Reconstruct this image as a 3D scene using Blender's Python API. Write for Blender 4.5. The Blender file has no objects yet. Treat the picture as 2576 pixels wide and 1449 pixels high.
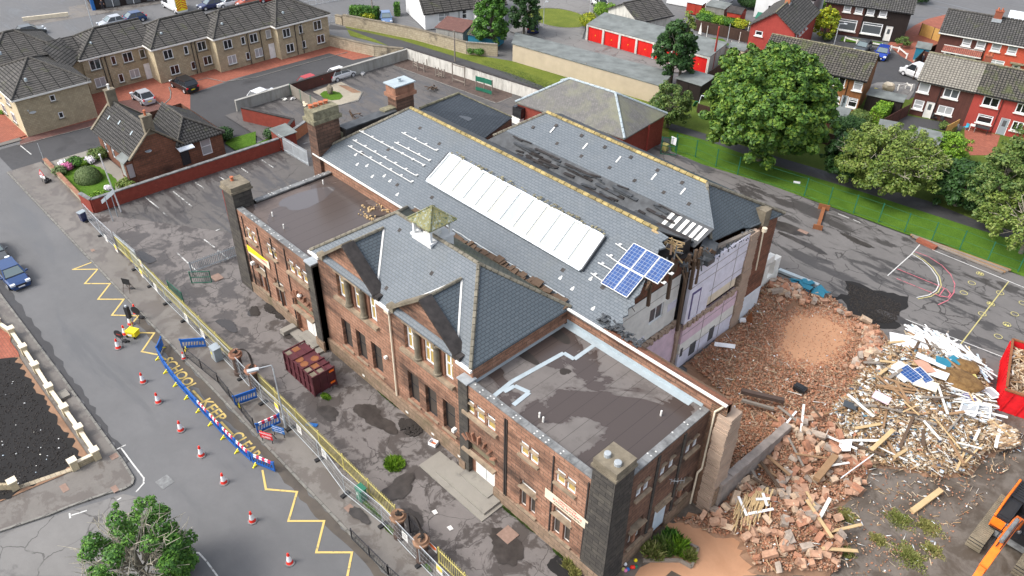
import bpy,bmesh,math,random
import numpy as np
from mathutils import Vector,Matrix
random.seed(7)
R=math.radians
SC=bpy.context.scene
COL=SC.collection
# ------------------------------------------------------------------ camera
HC=42.0;FO=1998.4
def _cam(y,p,r):
 cy,sy=math.cos(y),math.sin(y)
 f=Vector((math.cos(p)*sy,math.cos(p)*cy,-math.sin(p)))
 ri=Vector((cy,-sy,0));up=ri.cross(f)
 return math.cos(r)*ri+math.sin(r)*up,-math.sin(r)*ri+math.cos(r)*up,-f
RX,RY,RZ=_cam(R(-45.2),R(36.7),R(1.06))
C0=Vector((0,0,HC))
cam=bpy.data.cameras.new('camera');co=bpy.data.objects.new('camera',cam);COL.objects.link(co)
M=Matrix((RX,RY,RZ)).transposed().to_4x4();M.translation=C0
co.matrix_world=M
cam.sensor_width=36;cam.lens=FO/2576*36;cam.clip_end=2000;cam.clip_start=0.5
SC.camera=co
# ------------------------------------------------------------------ world, sun, exposure
SUN_EL,SUN_AZ=50,208
w=bpy.data.worlds.new('World');SC.world=w;w.use_nodes=True
nt=w.node_tree;bg=nt.nodes['Background']
sky=nt.nodes.new('ShaderNodeTexSky');sky.sky_type='NISHITA';sky.sun_disc=False
sky.sun_elevation=R(SUN_EL);sky.sun_rotation=R(SUN_AZ);sky.air_density=1.0;sky.dust_density=4.0;sky.ozone_density=1.0
hs=nt.nodes.new('ShaderNodeHueSaturation');hs.inputs['Saturation'].default_value=0.45
nt.links.new(sky.outputs[0],hs.inputs['Color']);nt.links.new(hs.outputs[0],bg.inputs[0]);bg.inputs[1].default_value=0.15
sl=bpy.data.lights.new('sun','SUN');sl.energy=.85;sl.angle=R(15);sl.color=(1,.96,.9)
so=bpy.data.objects.new('sun',sl);COL.objects.link(so)
sd=Vector((math.sin(R(SUN_AZ))*math.cos(R(SUN_EL)),math.cos(R(SUN_AZ))*math.cos(R(SUN_EL)),math.sin(R(SUN_EL))))
so.rotation_euler=sd.to_track_quat('Z','Y').to_euler();so.location=(0,0,100)
SC.view_settings.view_transform='Standard';SC.view_settings.look='None';SC.view_settings.exposure=1.12;SC.view_settings.gamma=1
# ------------------------------------------------------------------ survey helpers: turn a sight line into a point on a real plane
def ray(u,v):return RX*((u-1288)/FO)+RY*(-(v-724.5)/FO)-RZ
def onp(u,v,ax,val):
 d=ray(u,v);t=(val-C0[ax])/d[ax];return C0+d*t
def d(x,y,z=0):return onp(x,y,2,z)
def uv_(r,c,x,y):return(c-1)*644+x/3,(r-1)*483+y/3
def g(r,c,x,y,z=0):return onp(*uv_(r,c,x,y),2,z)
def gx(r,c,x,y,X):return onp(*uv_(r,c,x,y),0,X)
def gy(r,c,x,y,Y):return onp(*uv_(r,c,x,y),1,Y)
# ------------------------------------------------------------------ materials
MATS={}
class NT:
 def __init__(s,name):
  s.m=bpy.data.materials.new(name);s.m.use_nodes=True;s.t=s.m.node_tree
  s.b=s.t.nodes['Principled BSDF'];MATS[name]=s.m
 def n(s,ty,ins=None,**props):
  nd=s.t.nodes.new('ShaderNode'+ty)
  for k,v in props.items():setattr(nd,k,v)
  for k,v in(ins or{}).items():s.set(nd.inputs[k],v)
  return nd
 def set(s,inp,v):
  if isinstance(v,bpy.types.NodeSocket):s.t.links.new(v,inp)
  elif isinstance(v,(tuple,list))and len(v)==3 and inp.type=='RGBA':inp.default_value=(*v,1)
  else:inp.default_value=v
 def pos(s):return s.n('NewGeometry').outputs['Position']
 def rnd(s):return s.n('NewGeometry').outputs['Random Per Island']
 def uv(s):return s.n('UVMap',uv_map='UVMap').outputs[0]
 def noise(s,sc,vec=None,det=4,rough=.6,dist=0):
  return s.n('TexNoise',{'Vector':vec or s.pos(),'Scale':sc,'Detail':det,'Roughness':rough,'Distortion':dist}).outputs[0]
 def ramp(s,fac,*st,interp='LINEAR'):
  nd=s.n('ValToRGB',{'Fac':fac});cr=nd.color_ramp;cr.interpolation=interp
  while len(cr.elements)>1:cr.elements.remove(cr.elements[0])
  for i,(p,c)in enumerate(st):
   e=cr.elements[0]if i==0 else cr.elements.new(p)
   e.position=p;c=(c,c,c)if not isinstance(c,tuple)else c;e.color=(*c,1)
  return nd.outputs[0]
 def mix(s,f,a,b,mode='MIX'):
  nd=s.n('Mix',data_type='RGBA',blend_type=mode);s.set(nd.inputs[0],f);s.set(nd.inputs[6],a);s.set(nd.inputs[7],b);return nd.outputs[2]
 def math(s,op,a,b=0.5):
  nd=s.n('Math',operation=op);s.set(nd.inputs[0],a);s.set(nd.inputs[1],b);return nd.outputs[0]
 def mapv(s,vec,sc=(1,1,1),rot=(0,0,0),loc=(0,0,0)):
  return s.n('Mapping',{'Vector':vec,'Scale':sc,'Rotation':rot,'Location':loc}).outputs[0]
 def bump(s,h,st=.3,dist=.05):s.set(s.b.inputs['Normal'],s.n('Bump',{'Height':h,'Strength':st,'Distance':dist}).outputs[0])
 def out(s,col,rough=.8,metal=0,spec=.5):
  s.set(s.b.inputs['Base Color'],col);s.set(s.b.inputs['Roughness'],rough);s.set(s.b.inputs['Metallic'],metal);s.set(s.b.inputs['Specular IOR Level'],spec);return s.m
def C(*a):return tuple(a)
def mul(c,k):return tuple(x*k for x in c)
def plain(name,col,rough=.7,var=.25,sc=3,metal=0,spec=.4,bump=.1):
 t=NT(name);n=t.noise(sc,det=5)
 c=t.ramp(n,(.3,mul(col,1-var)),(.7,mul(col,1+var)))
 if bump:t.bump(t.noise(sc*8),bump,.02)
 return t.out(c,rough,metal,spec)
def courses(name,a,b,mortar,bw,bh,ms=.015,mixf=.55,stain=None,staincut=(.5,.7),rough=.85,bias=0,bumps=.5,off=.5,sc2=.25,spec=.3,extra=None,bd=.03):
 """stone, brick, slate or tile courses laid out in metres on the surface's own UV"""
 t=NT(name);u=t.uv()
 br=t.n('TexBrick',{'Vector':u,'Color1':a,'Color2':b,'Mortar':mortar,'Scale':1.0,'Mortar Size':ms,'Mortar Smooth':.3,'Bias':bias,'Brick Width':bw,'Row Height':bh},offset=off)
 c=t.mix(mixf,br.outputs['Color'],t.ramp(t.noise(2.2,det=6),(.3,mul(a,1-.55*mixf)),(.5,a),(.7,mul(b,1+.27*mixf))),'MIX')
 c=t.mix(br.outputs['Fac'],c,mortar)
 if stain:
  f=t.ramp(t.noise(sc2,det=7,rough=.65,dist=.4),(staincut[0],0.),(staincut[1],1.))
  c=t.mix(t.math('MULTIPLY',f,.8),c,stain)
 if extra:c=extra(t,c,u)
 h=t.math('ADD',t.math('MULTIPLY',br.outputs['Fac'],-1.),t.math('MULTIPLY',t.noise(9),.6))
 t.bump(h,bumps,bd)
 return t.out(c,rough,0,spec)
# --- sandstone of the school: rock-faced courses, soot varying in long patches
def soot(k0,k1,col=(.022,.019,.017),sx=.5,sz=1.6):
 def f(t,c,u):
  n1=t.noise(.55,vec=t.mapv(u,(.35,1.7,1)),det=6,rough=.7)
  n2=t.noise(.16,det=4)
  s=t.ramp(t.math('ADD',t.math('MULTIPLY',n1,.6),t.math('MULTIPLY',n2,.4)),(k0,0.),(k1,1.))
  return t.mix(t.math('MULTIPLY',s,.85),c,col)
 return f
courses('sandstone',(.30,.155,.10),(.40,.23,.155),(.14,.095,.07),.75,.3,.02,extra=soot(.48,.62,(.035,.027,.023)),bumps=.9,bd=.06)
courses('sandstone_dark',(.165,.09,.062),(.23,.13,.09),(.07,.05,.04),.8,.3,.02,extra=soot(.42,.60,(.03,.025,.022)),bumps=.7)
courses('sandstone_soot_shade',(.050,.046,.043),(.095,.086,.072),(.028,.026,.024),.85,.34,.02,extra=soot(.5,.7,(.11,.10,.08)),bumps=.7)
courses('sandstone_rubble',(.24,.13,.08),(.34,.2,.13),(.12,.09,.065),.45,.16,.03,extra=soot(.52,.7,(.08,.06,.045)),bumps=1.2,bd=.08)
courses('plinth_stone',(.22,.155,.105),(.30,.21,.15),(.11,.085,.065),.9,.4,.02,stain=(.09,.085,.045),staincut=(.5,.75),sc2=.5)
plain('dressed_stone',(.17,.145,.105),.85,.35,1.5)
plain('dressed_red',(.27,.135,.085),.85,.35,1.5)
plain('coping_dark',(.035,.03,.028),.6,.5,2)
plain('lintel_stone',(.26,.20,.14),.85,.4,1.5)
# --- slate
def lich(t,c,u):
 f=t.ramp(t.noise(.22,det=8,rough=.7),(.52,0.),(.72,1.))
 return t.mix(t.math('MULTIPLY',f,.3),c,(.125,.13,.115))
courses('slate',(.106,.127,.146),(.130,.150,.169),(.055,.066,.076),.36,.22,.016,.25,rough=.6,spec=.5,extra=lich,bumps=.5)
courses('slate_deep_shade',(.05,.06,.072),(.065,.077,.09),(.022,.027,.032),.42,.26,.025,.3,rough=.5,bumps=.5)  # deeper copy of the slate, shade painted in for slopes facing away
courses('slate_shaded',(.085,.105,.12),(.102,.122,.137),(.04,.048,.056),.36,.22,.02,.25,rough=.5,bumps=.5)  # slate darkened to paint in the shade of hip and side slopes
courses('slate_moss',(.15,.145,.14),(.20,.195,.185),(.09,.09,.085),.26,.15,.02,rough=.75,stain=(.21,.215,.14),staincut=(.45,.7),bumps=.5,sc2=.35)
# --- pantile / concrete tiles
def tiles(name,a,b,gap=(.012,.012,.011),bw=.33,bh=.34,moss=(.09,.10,.045),mc=(.58,.75),ms=.05,sc2=.6):
 return courses(name,a,b,gap,bw,bh,ms,stain=moss,staincut=mc,rough=.8,off=0.,bumps=1.,sc2=sc2,bd=.08)
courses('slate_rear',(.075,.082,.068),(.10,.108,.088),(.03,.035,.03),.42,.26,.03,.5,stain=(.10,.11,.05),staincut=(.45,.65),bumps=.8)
tiles('tile_flats',(.070,.066,.061),(.115,.108,.10),bw=1.5,bh=.36,ms=.055)
tiles('tile_lodge',(.062,.060,.058),(.095,.092,.088),bw=.32,bh=.34)
tiles('tile_brown',(.085,.078,.066),(.145,.132,.112),bw=.36,bh=.36,moss=(.085,.10,.035),mc=(.5,.68),ms=.05)
tiles('tile_pale',(.23,.215,.18),(.30,.28,.235),gap=(.10,.09,.08),bw=.36,bh=.36,moss=(.2,.2,.15))
tiles('tile_grey',(.075,.073,.07),(.125,.12,.115),bw=.36,bh=.36)
tiles('tile_red',(.36,.12,.08),(.42,.16,.11),gap=(.15,.06,.05),bw=.25,bh=.3,moss=(.3,.12,.09))
plain('ridge_moss',(.19,.175,.115),.9,.5,2.5)
plain('ridge_stone',(.17,.155,.12),.9,.4,2)
plain('ridge_yellow',(.30,.235,.10),.9,.55,1.6)
plain('ridge_tile',(.075,.07,.062),.8,.4,2)
plain('lead',(.33,.36,.38),.45,.2,2)
plain('felt_grey',(.15,.165,.16),.75,.3,.7)
plain('lead_dark',(.06,.065,.07),.5,.4,1.5)
# --- masonry of the rest
courses('cream_stone',(.37,.305,.20),(.46,.39,.265),(.29,.24,.165),.42,.19,.02,stain=(.27,.225,.155),staincut=(.5,.8),bumps=.6,sc2=.6)
courses('cream_brick_and_lit_side',(.54,.46,.30),(.60,.52,.35),(.45,.38,.26),.25,.1,.012,bumps=.3)
courses('red_brick',(.27,.075,.04),(.33,.10,.055),(.19,.085,.06),.23,.08,.012,bumps=.3)
courses('brick_painted',(.25,.05,.032),(.30,.065,.042),(.20,.04,.03),.23,.08,.012,bumps=.3,stain=(.16,.05,.04),staincut=(.55,.8))
courses('orange_brick',(.45,.17,.08),(.50,.20,.10),(.36,.16,.09),.23,.08,.012,bumps=.2)
courses('old_stone',(.36,.30,.21),(.44,.38,.28),(.24,.2,.15),.6,.3,.02,stain=(.07,.06,.05),staincut=(.56,.66),sc2=.35)
courses('lodge_stone',(.17,.075,.045),(.24,.10,.062),(.10,.06,.045),.5,.25,.02,extra=soot(.5,.66))
def streaks(t,c,u):
 f=t.ramp(t.noise(1.,vec=t.mapv(u,(2.2,.35,1)),det=5,rough=.7),(.45,0.),(.7,1.))
 return t.mix(t.math('MULTIPLY',f,.65),c,(.17,.16,.14))
def render(name,col,st=.65):
 t=NT(name);u=t.uv();c=t.ramp(t.noise(.8,det=6),(.3,mul(col,.85)),(.7,col))
 if st:c=streaks(t,c,u)
 t.bump(t.noise(20),.2,.02);return t.out(c,.9,0,.2)
render('render_white',(.62,.61,.56));render('render_grey',(.34,.335,.31));render('render_cream',(.50,.42,.31),0)
render('paint_white',(.72,.73,.73),0)
def boards(name,a,b,w=.14):
 t=NT(name);u=t.uv();br=t.n('TexBrick',{'Vector':u,'Color1':a,'Color2':b,'Mortar':mul(a,.45),'Scale':1.,'Mortar Size':.012,'Mortar Smooth':.2,'Brick Width':w,'Row Height':40.},offset=0.)
 c=t.mix(.4,br.outputs['Color'],t.ramp(t.noise(1.2,det=5),(.3,mul(a,.75)),(.7,mul(b,1.1))))
 t.bump(t.math('MULTIPLY',br.outputs['Fac'],-1.),.4,.03);return t.out(c,.75,0,.3)
boards('board_red',(.36,.055,.045),(.40,.065,.05));boards('board_orange',(.50,.085,.045),(.56,.10,.055))
boards('board_brown',(.085,.034,.027),(.11,.042,.033));boards('board_black',(.018,.013,.012),(.026,.018,.016))
boards('board_wood',(.20,.085,.032),(.30,.13,.05),.12);boards('fence_brown',(.045,.026,.019),(.07,.04,.028),.13)
boards('fence_grey',(.20,.18,.15),(.28,.255,.215),.14);boards('fence_tan',(.52,.30,.09),(.60,.37,.12),.13)
boards('garage_red',(.58,.012,.010),(.62,.016,.012),1.1);boards('shed_red',(.34,.035,.022),(.40,.05,.03),.15)
boards('shed_grey',(.17,.165,.15),(.25,.24,.22),.15)
# --- ground
def asphalt(name,base,dark,wetcut=(.52,.58),crack=True,wsc=.22,grit=.2,streak=(1,1,1),crs=.35,wetrough=.35):
 t=NT(name);p=t.pos()
 n=t.ramp(t.noise(.9,det=8,rough=.75),(.3,mul(base,1-grit)),(.7,mul(base,1+grit)))
 n=t.mix(.5,n,t.ramp(t.noise(.09,det=5),(.35,mul(base,.78)),(.65,mul(base,1.2))))
 n=t.mix(t.ramp(t.noise(60,det=2),(.3,.0),(.7,.35)),n,mul(base,.55))
 f=t.ramp(t.noise(wsc,vec=t.mapv(p,streak),det=9,rough=.72,dist=.5),(wetcut[0],0.),(wetcut[1],1.))
 c=t.mix(t.math('MULTIPLY',f,.9),n,dark)
 if crack:
  wp=t.n('VectorMath',{0:p,1:t.n('TexNoise',{'Vector':p,'Scale':.8,'Detail':5.}).outputs[1]},operation='ADD').outputs[0]
  v=t.n('TexVoronoi',{'Vector':wp,'Scale':crs},feature='DISTANCE_TO_EDGE').outputs[0]
  k=t.math('MULTIPLY',t.ramp(v,(.004,1.),(.016,0.)),t.ramp(t.noise(.35,det=5),(.42,0.),(.52,1.)))
  c=t.mix(t.math('MULTIPLY',k,.85),c,mul(dark,.6))
 t.bump(t.noise(14,det=3),.25,.02)
 r=t.ramp(f,(0.,.9),(1.,wetrough))
 return t.out(c,r,0,.4)
asphalt('asphalt_street',(.140,.141,.144),(.098,.099,.101),(.47,.62),False,.5,.16,streak=(.16,.7,1))
asphalt('asphalt_yard',(.165,.150,.143),(.064,.056,.052),(.49,.535),True,.5,crs=.55)
asphalt('asphalt_bays',(.115,.107,.102),(.066,.062,.061),(.51,.53),True,.7,streak=(.25,1.4,1))
asphalt('asphalt_play',(.145,.137,.132),(.05,.046,.044),(.52,.545),True,.5,streak=(.28,1.2,1))
asphalt('asphalt_dark',(.060,.060,.063),(.04,.04,.042),(.5,.7),False)
asphalt('asphalt_pale',(.19,.185,.178),(.11,.105,.10),(.54,.6),True,.3)
asphalt('pavement',(.175,.162,.148),(.115,.10,.088),(.50,.53),False,.6,.22)
asphalt('mud',(.155,.132,.112),(.072,.055,.040),(.44,.58),False,.55,.4,wetrough=.6)
asphalt('dirt_orange',(.47,.255,.145),(.38,.195,.105),(.5,.7),False,.25,.15,wetrough=.9)
asphalt('dirt_brown',(.27,.16,.10),(.16,.095,.06),(.48,.65),False,.5,.3,wetrough=.9)
asphalt('ash',(.013,.012,.012),(.05,.047,.043),(.62,.70),False,1.2,.5,wetrough=.9)
asphalt('bark',(.10,.07,.058),(.055,.038,.032),(.5,.6),False,2,.5,wetrough=.9)
asphalt('gravel',(.36,.32,.25),(.25,.22,.17),(.5,.65),False,2,.3,wetrough=.9)
asphalt('concrete',(.25,.235,.205),(.14,.13,.115),(.53,.7),False,.6,.15,wetrough=.8)
def grass(name,a,b):
 t=NT(name);c=t.ramp(t.noise(.35,det=7,rough=.7),(.3,a),(.7,b));c=t.mix(t.ramp(t.noise(9,det=3),(.35,0.),(.7,.55)),c,mul(a,.45))
 t.bump(t.noise(12),.8,.08);return t.out(c,.95,0,.15)
grass('grass',(.10,.14,.022),(.19,.215,.04));grass('grass_lush',(.06,.135,.014),(.105,.20,.022));grass('grass_dull',(.075,.12,.018),(.12,.16,.03))
courses('paving_red',(.27,.085,.055),(.36,.125,.08),(.16,.07,.05),.4,.2,.015,bumps=.2,stain=(.20,.075,.05),staincut=(.5,.8))
courses('paving_dark',(.13,.065,.055),(.17,.085,.07),(.09,.05,.045),.4,.2,.015,bumps=.2)
courses('kerb_stone',(.17,.165,.15),(.23,.22,.20),(.08,.075,.07),.9,2.,.03,bumps=.3)
def felt(name,base,wet,cut):
 t=NT(name);p=t.pos()
 sx=t.n('SeparateXYZ',{0:p})
 seam=t.math('LESS_THAN',t.math('ABSOLUTE',t.math('SUBTRACT',t.math('FRACT',t.math('DIVIDE',sx.outputs[0],1.02)),.5)),.018)
 c=t.ramp(t.noise(.5,det=6),(.3,mul(base,.85)),(.7,mul(base,1.12)))
 f=t.ramp(t.noise(.16,det=6,rough=.55,dist=.8),(cut,0.),(cut+.018,1.))
 c=t.mix(t.ramp(t.noise(.7,det=7,rough=.7),(.52,0.),(.62,.45)),c,mul(wet,.8));c=t.mix(f,c,wet);c=t.mix(t.math('MULTIPLY',seam,.7),c,mul(wet,.5))
 t.bump(t.noise(25),.15,.01)
 return t.out(c,t.ramp(f,(0.,.8),(1.,.22)),0,.5)
felt('felt_roof',(.142,.128,.120),(.066,.052,.047),.49)
felt('felt_roof_wet',(.118,.094,.085),(.082,.066,.060),.47)
for nm,c,ro in(('white_upvc',(.78,.79,.8),.4),('white_paint',(.70,.69,.65),.6),('cream_paint',(.68,.60,.46),.6),('black_paint',(.018,.018,.02),.4),('iron_black',(.03,.03,.034),.6),('grey_metal',(.28,.32,.35),.4),('galv',(.42,.45,.47),.4),('yellow_paint',(.50,.44,.15),.6),('yellow_bright',(.80,.66,.02),.5),('red_plastic',(.75,.035,.02),.45),('blue_plastic',(.012,.10,.38),.45),('teal',(.02,.16,.24),.6),('green_paint',(.015,.13,.08),.5),('orange_paint',(.85,.17,.015),.4),('dark_rubber',(.02,.02,.022),.8),('chrome',(.5,.5,.52),.25),('terracotta',(.42,.13,.06),.8),('mesh_board',(.060,.050,.042),.7),('door_blue',(.52,.60,.66),.6),('timber',(.28,.17,.09),.8),('timber_dark',(.10,.065,.042),.85),('timber_pale',(.50,.36,.19),.8),('timber_old',(.22,.19,.16),.9),('plastic_green',(.02,.15,.09),.5),('foil',(.5,.5,.5),.4),('skin',(.5,.28,.2),.6),('cloth_dark',(.03,.03,.04),.9),('yard_paint',(.60,.60,.57),.8),('road_yellow',(.66,.46,.10),.8),('play_yellow',(.50,.45,.16),.8),('play_pink',(.50,.13,.15),.8),('rust',(.22,.085,.035),.9),('purple',(.10,.08,.2),.6),('lilac',(.67,.66,.74),.85),('pinkwall',(.66,.50,.57),.85),('bluewhite',(.62,.66,.70),.85),('creamwall',(.72,.71,.66),.85),('pale_lead',(.35,.41,.44),.5),('plaster',(.36,.27,.205),.9),('char',(.03,.025,.022),.9),('burnt_iron',(.075,.05,.04),.8),('blue_sheet',(.10,.28,.42),.6),('number_yellow',(.75,.60,.02),.5),('sign_red',(.60,.02,.03),.5),('sign_blue',(.02,.14,.42),.5),('orange_wood',(.60,.22,.05),.7),('red_pipe',(.30,.04,.03),.6),('dirt_stain',(.16,.14,.09),.9),('seat_blue',(.05,.35,.5),.5)):
 plain(nm,c,ro,.12,1.5,bump=0)
for nm,c in(('skip_maroon',(.085,.022,.028)),('skip_red',(.62,.012,.018)),('digger_orange',(.85,.17,.012)),('track',(.20,.17,.12))):plain(nm,c,.5,.3,1.2)
for nm,c in(('car_blue',(.012,.05,.16)),('car_grey',(.06,.068,.075)),('car_silver',(.42,.44,.47)),('car_black',(.012,.013,.015)),('car_white',(.75,.76,.77)),('car_bright_blue',(.01,.05,.35)),('car_pale_blue',(.12,.20,.36)),('car_red',(.45,.012,.015)),('car_orange',(.50,.13,.08)),('car_navy',(.02,.03,.10)),('car_pearl',(.40,.47,.50))):
 t=NT(nm);t.set(t.b.inputs['Coat Weight'],.6);t.out(c,.35,.25,.5)
for nm,c,ro in(('glass_dark',(.012,.013,.015),.08),('glass_blind',(.35,.36,.37),.15),('glass_yellow',(.44,.32,.10),.2),('glass_car',(.02,.025,.03),.06),('glass_car_light',(.12,.16,.17),.1),('glass_mid',(.09,.10,.11),.1)):
 t=NT(nm);t.out(c,ro,0,.8)
t=NT('skylight_glass');c=t.ramp(t.noise(.6,vec=t.mapv(t.uv(),(.8,.2,1)),det=4),(.35,(.36,.39,.39)),(.7,(.43,.42,.37)));t.out(c,.5,0,.3)
t=NT('solar');u=t.uv()
br=t.n('TexBrick',{'Vector':u,'Color1':(.010,.045,.17),'Color2':(.015,.065,.22),'Mortar':(.24,.29,.38),'Scale':1.,'Mortar Size':.012,'Mortar Smooth':.1,'Brick Width':.26,'Row Height':.26},offset=0.)
t.out(br.outputs[0],.18,0,.6)
t=NT('cupola_roof');n=t.noise(3.5,det=8,rough=.75)
t.bump(n,.8,.1);t.out(t.ramp(n,(.38,(.06,.07,.035)),(.46,(.15,.18,.12)),(.50,(.28,.23,.06)),(.54,(.13,.15,.09)),(.6,(.32,.35,.31)),interp='LINEAR'),.9)
def leafmat(name,*cols):
 t=NT(name);r=t.rnd();n=t.noise(.55,det=3)
 f=t.math('ADD',t.math('MULTIPLY',r,.45),t.math('MULTIPLY',n,.55))
 c=t.ramp(f,*[(.28+.44*i/(len(cols)-1),q)for i,q in enumerate(cols)])
 t.set(t.b.inputs['Subsurface Weight'],0.);t.out(c,.55,0,.3)
leafmat('leaf_syc',(.022,.06,.010),(.045,.11,.015),(.085,.17,.022),(.16,.235,.03))
leafmat('leaf_dark',(.016,.045,.012),(.028,.075,.018),(.045,.105,.022))
leafmat('leaf_mid',(.035,.08,.015),(.065,.12,.025),(.11,.165,.035),(.14,.18,.05))
leafmat('leaf_grey',(.055,.095,.016),(.10,.16,.026),(.15,.205,.036),(.20,.24,.06))
leafmat('leaf_lime',(.07,.15,.012),(.12,.24,.018),(.20,.33,.025))
leafmat('leaf_gold',(.10,.16,.012),(.25,.30,.015),(.42,.42,.02))
leafmat('leaf_bright',(.025,.08,.012),(.05,.14,.018),(.11,.24,.03))
leafmat('leaf_box',(.06,.10,.03),(.10,.15,.05),(.14,.19,.07))
leafmat('leaf_dry',(.20,.19,.06),(.30,.28,.10),(.14,.18,.04))
leafmat('flower_pink',(.55,.12,.28),(.70,.25,.45));leafmat('flower_white',(.7,.68,.7),(.8,.75,.8))
plain('bark_grey',(.16,.145,.115),.9,.3,3);plain('bark_dead',(.36,.33,.26),.9,.2,3)
def islandmat(name,cols,rough=.85):
 t=NT(name);c=t.ramp(t.rnd(),*[(i/len(cols),q)for i,q in enumerate(cols)],interp='CONSTANT')
 c=t.mix(.35,c,t.mix(1.,c,t.ramp(t.noise(2.5,det=5),(.3,.45),(.7,1.3)),'MULTIPLY'));return t.out(c,rough,0,.3)
islandmat('rubble_mix',[(.38,.18,.105),(.44,.22,.13),(.33,.155,.09),(.43,.26,.17),(.38,.25,.17),(.29,.135,.08),(.44,.31,.21),(.31,.21,.15),(.40,.20,.12),(.39,.19,.11)])
islandmat('block_mix',[(.36,.19,.12),(.42,.28,.19),(.30,.16,.10),(.38,.30,.22),(.27,.21,.17),(.36,.20,.13)])
islandmat('splinter_mix',[(.44,.30,.17),(.36,.22,.11),(.50,.40,.27),(.62,.60,.55),(.25,.15,.08),(.42,.27,.14),(.48,.36,.24),(.17,.11,.07),(.52,.43,.31),(.32,.24,.17)])
islandmat('white_mix',[(.75,.76,.77),(.68,.70,.72),(.78,.77,.74),(.50,.60,.68),(.72,.70,.62),(.6,.62,.62)])
islandmat('scrap_mix',[(.05,.06,.09),(.70,.70,.68),(.10,.22,.30),(.5,.42,.25),(.04,.035,.035),(.45,.2,.12),(.6,.55,.45),(.12,.14,.18)])
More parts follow.
